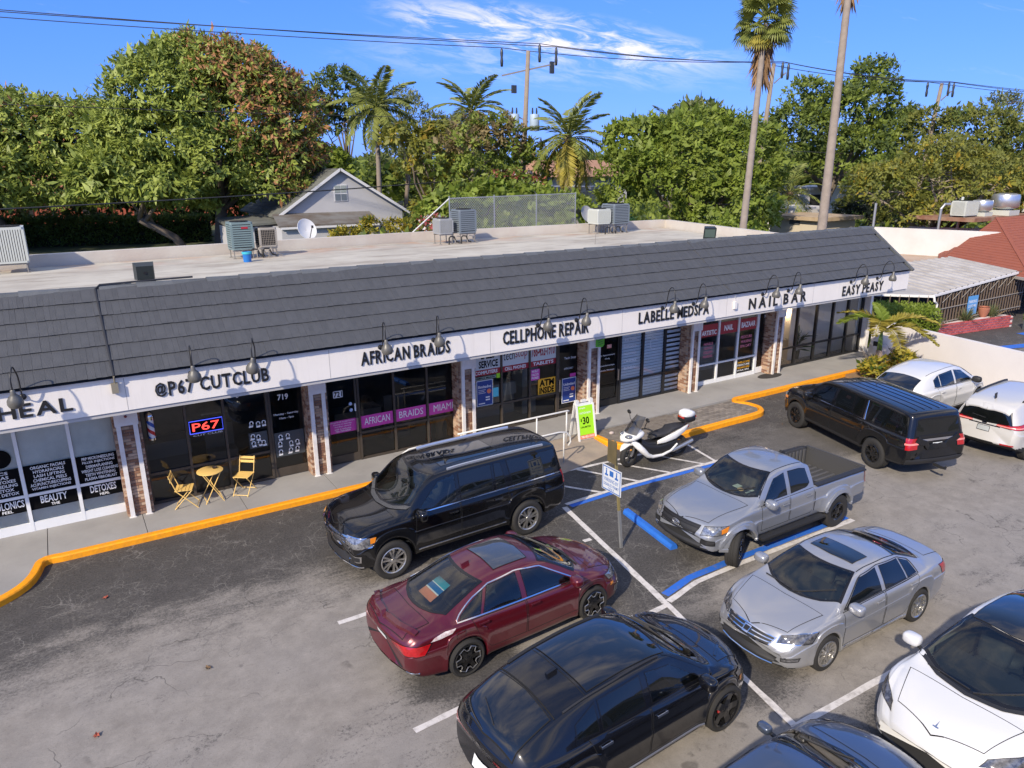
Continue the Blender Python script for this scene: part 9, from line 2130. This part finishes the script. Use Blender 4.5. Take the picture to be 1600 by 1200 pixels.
tree('yellow_tree',(27.0,56.0,0),[((0,0,8.0),(3.0,2.8,2.6)),((2.2,0,5.8),(2.6,2.4,2.4)),((-2.0,0,9.6),(1.9,1.8,1.3)),((1.2,0,10.2),(1.8,1.6,1.1)),((.3,0,3.9),(2.2,2,1.5))],'yellow-leaved tree right of the white house',[G_yel,G_olive],430,24,.48,(.36,.19),.5,(.24,3.2,.2),8,seed=25,mi_fn=lambda P,ci,g: (g.random(ci.max() + 1)[ci] < .35).astype(int),fill=.3)
tree('vine_thicket',(27.6,51,0),[((0,0,7.6),(2.6,2.4,3.4)),((2.4,0,8.6),(2.6,2.4,3.0)),((4.8,0,6.9),(2.6,2.4,3.4)),((.5,-1,4.2),(3,2.4,2)),((4,-1,4),(3,2.4,2))],'tangled green thicket below the first coconut palm',[G_mid,G_brown],620,24,.5,(.32,.16),.3,(.2,4,0),8,seed=26,mi_fn=lambda P,ci,g: ((P[:,2] > 8.6) & (g.random(ci.max() + 1)[ci] < .55)).astype(int),fill=.25)
tree('broadleaf_shrub',(25.2,43,0),[((0,0,5.1),(2.6,2,1.5)),((-3.2,0,4.6),(2,1.8,1.5)),((3.0,0,4.9),(2.4,2,1.4)),((5.4,-1,4.4),(2,1.8,1.3)),((1,-1,3.4),(4,2,1.2))],'low broad-leaved shrubs behind the chain-link fence',[G_bright,G_mid],520,22,.42,(.30,.2),.2,(.15,2.5,0),6,seed=27,mi_fn=lambda P,ci,g: (g.random(ci.max() + 1)[ci] < .5).astype(int),cat_='shrub',group='shrubs beyond the mall')
m_boug = leaf_mat('bougainvillea',(.42,.07,.08),(.62,.22,.18),((.8,.75,.72),.2))
tree('bougainvillea',(30.5,50,0),[((0,0,6.6),(2.2,1.4,.7)),((2.2,0,6.3),(1.4,1.2,.6))],'red and white bougainvillea in front of the brown roof',[m_boug,G_mid],120,20,.4,(.2,.13),.1,(.1,4.5,0),5,seed=28,mi_fn=lambda P,ci,g: (g.random(len(P)) < .5).astype(int),cat_='shrub',group='shrubs beyond the mall')
tree('flower_bush',(16.3,33.5,0),[((0,0,4.7),(.75,.6,.6)),((.9,0,4.3),(.7,.5,.5))],'red flowering bush with white blooms seen through the chain-link fence',[m_boug,G_mid],70,20,.25,(.14,.09),.1,(.06,3.2,0),4,seed=29,mi_fn=lambda P,ci,g: (g.random(len(P)) < .45).astype(int),cat_='shrub',group='shrubs beyond the mall')
tree('yellow_bush',(22.3,63.8,0),[((0,0,1.5),(1.6,.8,.9)),((2.2,0,2.3),(.9,.7,.9)),((4.8,0,1.9),(1.3,.8,1.1))],'yellow-green bushes in front of the white house porch',[G_croton],170,20,.4,(.26,.12),.0,(.06,.8,0),4,seed=30,cat_='shrub',group='shrubs beyond the mall')
tree('big_ficus',(40.9,41.9,0),[((0,0,7.2),(4.4,4,3.6)),((4.2,-1,7.6),(4.2,4,3.6)),((-3.8,0,6.2),(3.2,3.4,3.0)),((2,-3,4.6),(4.4,3,2.8)),((4.9,-2.6,4.6),(2.4,2.4,2.9)),((-1.8,2,9.2),(3,3,1.9)),((3.5,2,10.0),(3,3,1.7))],'large bright green tree filling the centre right behind the roof',[G_mid,G_bright],1500,26,.55,(.36,.17),.2,(.4,4,.3),9,seed=31,mi_fn=lambda P,ci,g: (g.random(ci.max() + 1)[ci] < .35).astype(int))
tree('dark_crown_tree',(50.5,50,0),[((0,0,10.2),(3.2,3,2.8)),((-2.8,0,9.2),(2.8,2.6,2.4)),((2.2,0,8.0),(2.8,2.6,2.8))],'dark glossy-leaved tree beside the left fan palm',[G_dark,G_grey],460,24,.6,(.36,.2),.1,(.3,6,0),7,seed=32,mi_fn=lambda P,ci,g: (g.random(ci.max() + 1)[ci] < .3).astype(int))
tree('blue_green_bush',(28.6,34.5,0),[((0,0,3.6),(1.5,1.3,1.4)),((1.1,0,2.9),(1.4,1.3,1.2))],'rounded deep green bush beside the slate roof unit',[leaf_mat('bluegreen_leaf',(.025,.075,.022),(.06,.16,.045))],200,22,.32,(.17,.09),.1,(.1,2,0),4,seed=33,cat_='shrub',group='shrubs beyond the mall')
tree('foot_shrub',(31.6,28.6,0),[((0,0,4.0),(1.0,1.0,.8)),((1.4,-.5,3.7),(1.0,.9,.8)),((.3,-1.2,3.4),(1.2,1,.8))],'light green shrub at the foot of the left fan palm',[G_bright],130,22,.3,(.2,.1),.1,(.1,2.5,0),4,seed=34,cat_='shrub',group='shrubs beyond the mall')
tree('bamboo_clump',(72,66,0),[((0,0,8.5),(4.5,4,3.6)),((-3,0,10.5),(2.6,2.4,2.4)),((3.5,0,10),(3,2.8,3))],'yellowish bamboo-like tree between the two fan palms',[leaf_mat('bamboo_leaf',(.13,.17,.022),(.25,.29,.06))],420,24,.7,(.5,.1),.4,(.3,5,0),8,seed=35)
tree('tall_oak',(70,50,0),[((0,0,11.5),(4.2,4,3.6)),((3.8,-1,13.5),(3.2,3,3.0)),((-4.4,1,10.2),(3.6,3.4,3.2)),((1,-2,8),(5,4,3)),((5.2,-2,9.5),(3.6,3.2,3)),((-2.2,2,14.2),(2.2,2,1.8)),((4.4,-1,16.6),(2.2,2.0,1.4)),((-6.4,2,7.6),(3.2,3,3)),((8.4,-2,11.8),(2.4,2,1.6))],'tall dark green tree behind the right fan palm',[G_dark,G_mid],1100,26,.7,(.42,.19),.15,(.42,6,.2),10,seed=36,mi_fn=lambda P,ci,g: (g.random(ci.max() + 1)[ci] < .4).astype(int),fill=.22)
tree('dark_shrub',(63.5,41.5,0),[((0,0,3.4),(2.6,2,1.6)),((3.2,-1.5,3.0),(2.4,2,1.5))],'very dark shrubs beside the right fan palm trunk',[leaf_mat('deep_leaf',(.014,.022,.012),(.04,.055,.026))],260,22,.45,(.3,.14),.1,(.15,2,0),4,seed=37,cat_='shrub',group='shrubs beyond the mall')
tree('spreading_tree',(55.5,31,0),[((0,0,6.2),(3.8,3.4,2.2)),((-3.2,1.5,5.8),(3.0,2.8,1.9)),((3.6,-2,6.3),(3.4,3,2.1)),((1,0,7.9),(3.2,2.8,1.6)),((5.6,-3.5,5.2),(2.6,2.4,1.9)),((-1.5,0,4.0),(3,2.2,1.2))],'spreading yellowish tree with bare branches beneath, right of centre',[G_olive,G_yel],900,24,.5,(.26,.12),.15,(.34,2.0,.4),14,seed=38,mi_fn=lambda P,ci,g: (g.random(ci.max() + 1)[ci] < .35).astype(int),twigs=4,fill=.2,bark=mat('pale_bark',(.27,.225,.17),.9,bump=(10,.5)))
tree('olive_tree',(82,42,0),[((0,0,9.8),(4.4,4,3.4)),((-4.5,2,10.4),(3.4,3,2.6)),((4.4,-2,8.6),(4,3.6,3.2)),((0,-2,6.5),(5,4,3))],'olive brown tree around the third utility pole',[G_olive,G_dark],640,24,.7,(.4,.18),.15,(.34,6,.2),8,seed=39,mi_fn=lambda P,ci,g: (g.random(ci.max() + 1)[ci] < .3).astype(int))
tree('umbrella_tree',(88,42.5,0),[((0,0,13.8),(2.6,1.6,.9)),((1.8,-1,12.6),(1.6,1.2,.6))],'sparse flat-topped tree rising against the sky at the right',[G_grey],60,22,.6,(.34,.12),.1,(.2,11,.6),7,seed=40,fill=.4,twigs=2)
tree('green_tree',(78,27,0),[((0,0,9.2),(4,3.6,3.6)),((3,-2,12.5),(3,2.6,2)),((-2.6,1,7),(3.4,3,3)),((3.6,-3,7.4),(4,3.4,3.4)),((2.6,-2.5,14.8),(2.2,2,1.3))],'vivid green tree at the right edge',[G_bright,G_dark],620,24,.65,(.38,.18),.15,(.3,6,.2),8,seed=41,mi_fn=lambda P,ci,g: (g.random(ci.max() + 1)[ci] < .25).astype(int))
tree('croton_bank',(64,28,0),[((0,0,4.6),(2.8,2,1.6)),((3.2,-2,5.2),(2.6,2,1.7)),((-2.6,1,4.2),(2.2,1.8,1.4)),((6,-3.5,5.0),(2.4,2,1.6))],'yellow and green foliage bank behind the exhaust fans',[G_yel,G_mid],420,24,.42,(.28,.13),.1,(.15,2.5,0),5,seed=42,mi_fn=lambda P,ci,g: (g.random(ci.max() + 1)[ci] < .4).astype(int),cat_='shrub',group='shrubs beyond the mall')
tree('purple_shrub',(67.5,25.5,0),[((0,0,4.6),(2.2,1.8,1.6)),((2.6,-1.4,4.4),(2.2,1.8,1.4))],'dark purple-leaved shrub above the red hip roof',[G_purple],190,22,.4,(.24,.12),.1,(.12,2.4,0),5,seed=43,cat_='shrub',group='shrubs beyond the mall')
# far wood that closes the horizon
def far_wood():
 g = np.random.default_rng(99); lobes = []
 for i in range(150):
  a = R(g.uniform(-12,78)); d = g.uniform(120,190); h = g.uniform(4.5,9.0)
  lobes.append(((d * math.sin(a),d * math.cos(a),h * .5),(g.uniform(5,9),g.uniform(5,9),h * .6)))
 P,U,ci = crown_points(g,lobes,3600,14,1.5,.05); n = len(P)
 o = link('distant_trees',leaves_mesh('distant_trees',P,U + rand_unit(g,n),U + np.array([0,0,.6]) + rand_unit(g,n) * .5,1.7 * g.uniform(.7,1.3,n),1.0 * g.uniform(.7,1.3,n),[G_mid,G_dark],(g.random(ci.max() + 1)[ci] < .5).astype(int)))
 tag(o,'mass of far-off trees along the horizon','trees',None,'stuff')
far_wood()
def ground_cover():
 g = np.random.default_rng(77); n = 16000
 P = np.stack([g.uniform(-14,90,n),g.uniform(36,100,n),g.uniform(.0,2.2,n) ** 1.0],-1)
 k = (P[:,0] > 22) & ~((P[:,1] > 60) & (P[:,0] < 34)); P = P[k]; n = len(P)
 o = link('undergrowth',leaves_mesh('undergrowth',P,rand_unit(g,n) + np.array([0,0,.5]),rand_unit(g,n) * .6 + np.array([0,0,.8]),.9 * g.uniform(.6,1.3,n),.5 * g.uniform(.6,1.3,n),[G_mid,G_dark],(g.random(n) < .4).astype(int)))
 tag(o,'green undergrowth between the trees','undergrowth',None,'stuff')
ground_cover()
# -- palms
def frond_mesh(L,leafl,droop,n=34,w=.05,seed=0,up=.35,vee=.5,hang=.5,mats=None):
 """feather frond along +x: rachis plus two ranks of leaflets"""
 g = np.random.default_rng(seed); C_,D_,N_,LL,WW = [],[],[],[],[]
 def ra(t): return Vector((L * (t - .12 * t * t),0,L * (up * t - droop * t * t)))
 for i in range(n):
  t = .12 + .88 * (i + .5) / n; p = ra(t); tg = (ra(min(1,t + .02)) - ra(t - .02)).normalized()
  for s_ in (-1,1):
   l = leafl * (math.sin(math.pi * (.12 + .85 * t)) ** .6) * g.uniform(.85,1.1)
   d = tg * .75 + Vector((0,s_,0)) + Vector((0,0,vee * .5 - hang)) + Vector(g.normal(size=3)) * .08
   C_.append(p); D_.append(d); N_.append(Vector((0,0,1)) + Vector(g.normal(size=3)) * .3); LL.append(l); WW.append(w * g.uniform(.8,1.2))
 me = leaves_mesh('frond',np.array(C_,float),np.array(D_,float),np.array(N_,float),np.array(LL),np.array(WW),mats or [G_palm])
 bm = bmesh.new(); bm.from_mesh(me)
 q = MB(); q.tube([ra(t) for t in np.linspace(0,1,9)],[.045 * L / 4 * (1 - .8 * t) + .006 for t in np.linspace(0,1,9)],5)
 vs_ = [bm.verts.new(v) for v in q.V]
 for f in q.F:
  try: bm.faces.new([vs_[i] for i in f])
  except ValueError: pass
 bm.to_mesh(me); bm.free(); return me
def feather_palm(name,base,h,label,L=4.2,n=20,leafl=.75,lean=(0,0),mats=(None,),trunk_r=.16,seed=1,el=(75,-55),dead=0,droop=.42,shaft=False,w=.06,hang=.5,group='feather palms beyond the mall',up=.35):
 r_ = random.Random(seed); t = thing(name,base,label,'palm',group)
 top = Vector((lean[0],lean[1],h)); q = MB()
 q.tube([(0,0,0),Vector((lean[0] * .25,lean[1] * .25,h * .45)),Vector((lean[0] * .7,lean[1] * .7,h * .8)),top],[trunk_r * 1.35,trunk_r,trunk_r * .9,trunk_r * .8],10)
 q.build('trunk',m_ptrunk,t,smooth=True,world=False)
 if shaft: q = MB(); q.tube([top - Vector((0,0,.1)),top + Vector((0,0,.8)),top + Vector((0,0,1.5))],[trunk_r * 1.1,trunk_r * .95,.05],10); q.build('crownshaft',mat('crownshaft',(.14,.24,.05),.5),t,smooth=True,world=False)
 else: q = MB(); ellipsoid(q,top + Vector((0,0,.1)),(.34,.34,.45),10,8); q.build('crown_heart',mat('palm_fibre',(.14,.10,.06),.9),t,smooth=True,world=False)
 me = [frond_mesh(L,leafl,droop + .1 * k,seed=seed * 10 + k,mats=[mats[min(k,len(mats) - 1)] or G_palm],w=w,hang=hang,up=up) for k in range(3)]
 if dead: md = frond_mesh(L * .8,leafl * .8,.3,seed=seed * 10 + 7,mats=[G_palmd],w=w,hang=.9)
 for i in range(n):
  f = (i + .5) / n; e = el[0] + (el[1] - el[0]) * f ** .9; a = i * 2.39996 + r_.uniform(-.2,.2)
  k = min(2,int(f * 3))
  o = link('frond',me[k] if not (dead and i >= n - dead) else md,t); o.location = top + Vector((0,0,.15 + (1.1 if shaft else .1)))
  o.rotation_euler = (r_.uniform(-.25,.25),-R(e) + R(12),a); s_ = r_.uniform(.85,1.1); o.scale = (s_,s_,s_)
 return t
feather_palm('coconut_palm',(36.5,66,0),12.4,'coconut palm left of the transformer pole',4.6,26,1.15,(0,0),(G_palm,),.2,51,(84,-45),w=.16,droop=.55)
feather_palm('coconut_palm',(35.0,48.4,0),9.4,'coconut palm with yellow lower fronds right of the transformer pole',4.4,30,1.05,(.3,0),(G_palm,G_palm,G_palmy),.18,52,(84,-66),w=.14,droop=.5)
feather_palm('coconut_palm',(57.5,60,0),11.0,'coconut palm with dead orange fronds beyond the central tree',3.8,14,.9,(0,0),(G_palm,G_palmy,G_palmd),.18,53,(80,-50),dead=4,w=.1)
feather_palm('coconut_palm',(22.3,93,0),9.6,'drooping palm between the mango crown and the white house roof',5.0,18,1.2,(0,0),(G_palm,G_palm,G_palmy),.2,54,(75,-60),w=.12)
feather_palm('royal_palm',(28.6,71.2,0),12.0,'royal palm with smooth grey trunk above the white house',5.0,24,1.3,(.2,0),(G_palm,),.24,55,(82,-50),shaft=True,w=.17,hang=.7)
for i,(x,y,h,w_) in enumerate(((53.0,46.2,5.0,'left'),(55.0,45.4,6.0,'tallest middle'),(57.0,44.6,4.8,'right'))):
 feather_palm('areca_palm',(x,y,0),h,w_ + ' areca palm of the clump between the fan palms',3.3,16,.95,(.3 * (i - 1),0),(G_palm,),.07,60 + i,(78,-25),w=.075,hang=.45)
# fan palms
def fan_palm(base,top,label,seed,tr_=.20):
 r_ = random.Random(seed); t = thing('fan_palm',base,label,'palm','tall fan palms behind the mall')
 b = Vector(base); tp = Vector(top) - b; q = MB()
 pts = [Vector((0,0,0)).lerp(tp,s_) + Vector((.12 * math.sin(s_ * 2.5),0,0)) * (1 - s_) for s_ in np.linspace(0,1,60)]
 q.tube(pts,[tr_ * (1 - .36 * s_) + (.012 if i % 2 else 0) for i,s_ in enumerate(np.linspace(0,1,60))],12); q.build('trunk',m_ptrunk,t,smooth=True,world=False)
 g = np.random.default_rng(seed)
 n = 300; a = g.uniform(0,2 * math.pi,n); z = -g.uniform(0,1,n) ** 1.1 * 2.3
 P = np.stack([np.cos(a) * .26 + tp.x,np.sin(a) * .26 + tp.y,tp.z + z],-1); D_ = np.stack([np.cos(a) * .32,np.sin(a) * .32,-np.ones(n)],-1) + g.normal(size=(n,3)) * .12
 link('skirt',leaves_mesh('skirt',P,D_,np.stack([np.cos(a),np.sin(a),a * 0],-1) + g.normal(size=(n,3)) * .3,g.uniform(.7,1.3,n),g.uniform(.07,.16,n),[G_palmd]),t)
 def fan(seed2,m):
  g = np.random.default_rng(seed2); C_,D_,N_,L_,W_ = [],[],[],[],[]; pl_ = 1.0
  for i in range(26):
   a_ = R(-125 + 250 * i / 25); d = np.array([math.cos(a_),math.sin(a_),-.30 - .25 * abs(math.sin(a_))]); C_.append([pl_,0,-.05]); D_.append(d); N_.append([0,0,1.0]); L_.append(.72 * g.uniform(.9,1.1)); W_.append(.17)
   e = np.array([pl_,0,-.05]) + d / np.linalg.norm(d) * .50; C_.append(e); D_.append([d[0] * .7,d[1] * .7,-.95]); N_.append([d[0],d[1],.4]); L_.append(.5 * g.uniform(.7,1.2)); W_.append(.075)
  me = leaves_mesh('fan_leaf',np.array(C_),np.array(D_),np.array(N_),np.array(L_),np.array(W_),[m]); bm = bmesh.new(); bm.from_mesh(me)
  k = MB(); k.tube([(0,0,0),(.5,0,.04),(pl_,0,-.05)],[.03,.022,.018],5); vs_ = [bm.verts.new(v) for v in k.V]
  for f in k.F: bm.faces.new([vs_[i] for i in f])
  bm.to_mesh(me); bm.free(); return me
 ms = [fan(seed * 7,G_palm),fan(seed * 7 + 1,G_palm),fan(seed * 7 + 2,G_palmy)]
 N2 = 34
 for i in range(N2):
  f = (i + .5) / N2; e = 82 - 118 * f; o = link('fan_leaf',ms[2] if i > N2 - 3 else ms[i % 2],t); o.location = tp + Vector((0,0,.1 + .35 * (1 - f)))
  o.rotation_euler = (r_.uniform(-.3,.3),-R(e),i * 2.39996 + r_.uniform(-.3,.3)); s_ = r_.uniform(.85,1.15); o.scale = (s_,s_,s_)
 return t
fan_palm((28.6,25.0,0),(32.4,27.7,14.4),'tall fan palm on the left with brown skirt and full crown in view',71)
fan_palm((34.8,24.9,0),(39.85,28.45,18.9),'tall fan palm on the right, its crown above the frame',72,.265)
# ---- small bottle palm and crotons by the last shop
t = thing('bottle_palm',(25.2,15.0,.1),'small yellow-green palm with arching fronds at the pavement end','palm')
q = MB(); q.tube([(0,0,-.1),(.03,0,.25),(.02,.02,.6),(0,.03,.95)],[.20,.19,.15,.10],12); q.build('trunk',mat('bottle_trunk',(.26,.20,.165),.9,noise=(6,.6,(.17,.13,.11)),bump=(20,.5)),t,smooth=True,world=False)
q = MB(); q.tube([(0,.03,.92),(0,.03,1.35),(0,.03,1.75)],[.09,.075,.03],10); q.build('crownshaft',mat('crownshaft',(.14,.24,.05),.5),t,smooth=True,world=False)
bf = [frond_mesh(2.0,.52,.95,60,.10,81 + k,.5,.9,.3,[[G_palmy,G_bright][k == 1]]) for k in range(3)]
for i,(az,e,s_) in enumerate(((205,34,1.0),(160,40,.95),(-35,36,1.0),(-70,20,.95),(15,30,.9),(235,14,.9),(110,46,.85),(60,78,.62))):
 o = link('frond',bf[i % 3],t); o.location = (0,.03,1.62); o.rotation_euler = (0,-R(e),R(az)); o.scale = (s_,) * 3
for x,y,s_,lb in ((24.55,14.75,.9,'yellow variegated croton bush left of the bottle palm'),(25.9,14.55,1.05,'yellow variegated croton bush right of the bottle palm')):
 tree('croton_bush',(x,y,.1),[((0,0,.42 * s_),(.48 * s_,.42 * s_,.45 * s_))],lb,[G_croton],110,12,.12,(.13,.06),.0,(.03,.2,0),5,seed=int(x * 10),cat_='shrub',group='croton bushes by the bottle palm')
q = MB(); loft(q,[((26.9,16.2,.45),.02,.02),((27.0,16.2,.55),.36,.34),((27.35,16.2,.62),.42,.50),((27.6,16.2,.6),.30,.42)],18,.6); cab = tag(q.build('utility_cabinet',m_whall,smooth=True),'white rounded utility cabinet behind the bottle palm','cabinet')
q = MB(); q.box((26.96,16.0,.60),(26.985,16.36,.90)); q.build('vent',m_acd,cab)
# plants in the brick planter and a pot
for i,(x,y,h,lb) in enumerate(((33.3,17.6,1.0,'spiky grey-green agave left end of the brick planter'),(35.9,17.45,.9,'spiky plant with fallen leaves over the red bricks'),(38.0,17.3,.8,'spiky plant at the right end of the brick planter'))):
 g = np.random.default_rng(90 + i); n = 90; a = g.uniform(0,6.28,n); el_ = g.uniform(.2,1.3,n); D_ = np.stack([np.cos(a) * np.cos(el_),np.sin(a) * np.cos(el_),np.sin(el_)],-1)
 tt_ = thing('agave',(x,y,.45),lb,'plant','spiky plants along the railings'); link('foliage',leaves_mesh('foliage',np.zeros((n,3)) + g.normal(size=(n,3)) * .05,D_,g.normal(size=(n,3)) * .3 + np.array([0,0,1]),h * g.uniform(.6,1.1,n),np.full(n,.06),[leaf_mat('agave_leaf',(.10,.13,.06),(.24,.25,.11),((.3,.22,.12),.2))]),tt_)
t = thing('potted_plant',(38.9,15.9,0),'dark square pot with a clipped green plant beside the brick planter','pot plant')
q = MB(); q.prism([(-.25,-.25),(.25,-.25),(.25,.25),(-.25,.25)],0,.45); q.build('pot',mat('pot_grey',(.06,.07,.075),.6),t,world=False)
g = np.random.default_rng(97); n = 500; u = rand_unit(g,n); P = u * np.array([.3,.3,.25]) + np.array([0,0,.6]); link('foliage',leaves_mesh('foliage',P,u + rand_unit(g,n) * .6,u,g.uniform(.08,.14,n),g.uniform(.04,.06,n),[G_bright]),t)
t = thing('terracotta_pot',(37.5,17.45,.52),'terracotta urn standing on the brick planter','pot')
q = MB(); q.lathe([(0,0),(.14,0),(.24,.25),(.26,.42),(.22,.46),(.26,.5),(.2,.5),(.18,.42),(0,.4)],16); q.build('urn',mat('terracotta',(.32,.12,.07),.8),t,smooth=True,world=False,auto=40)
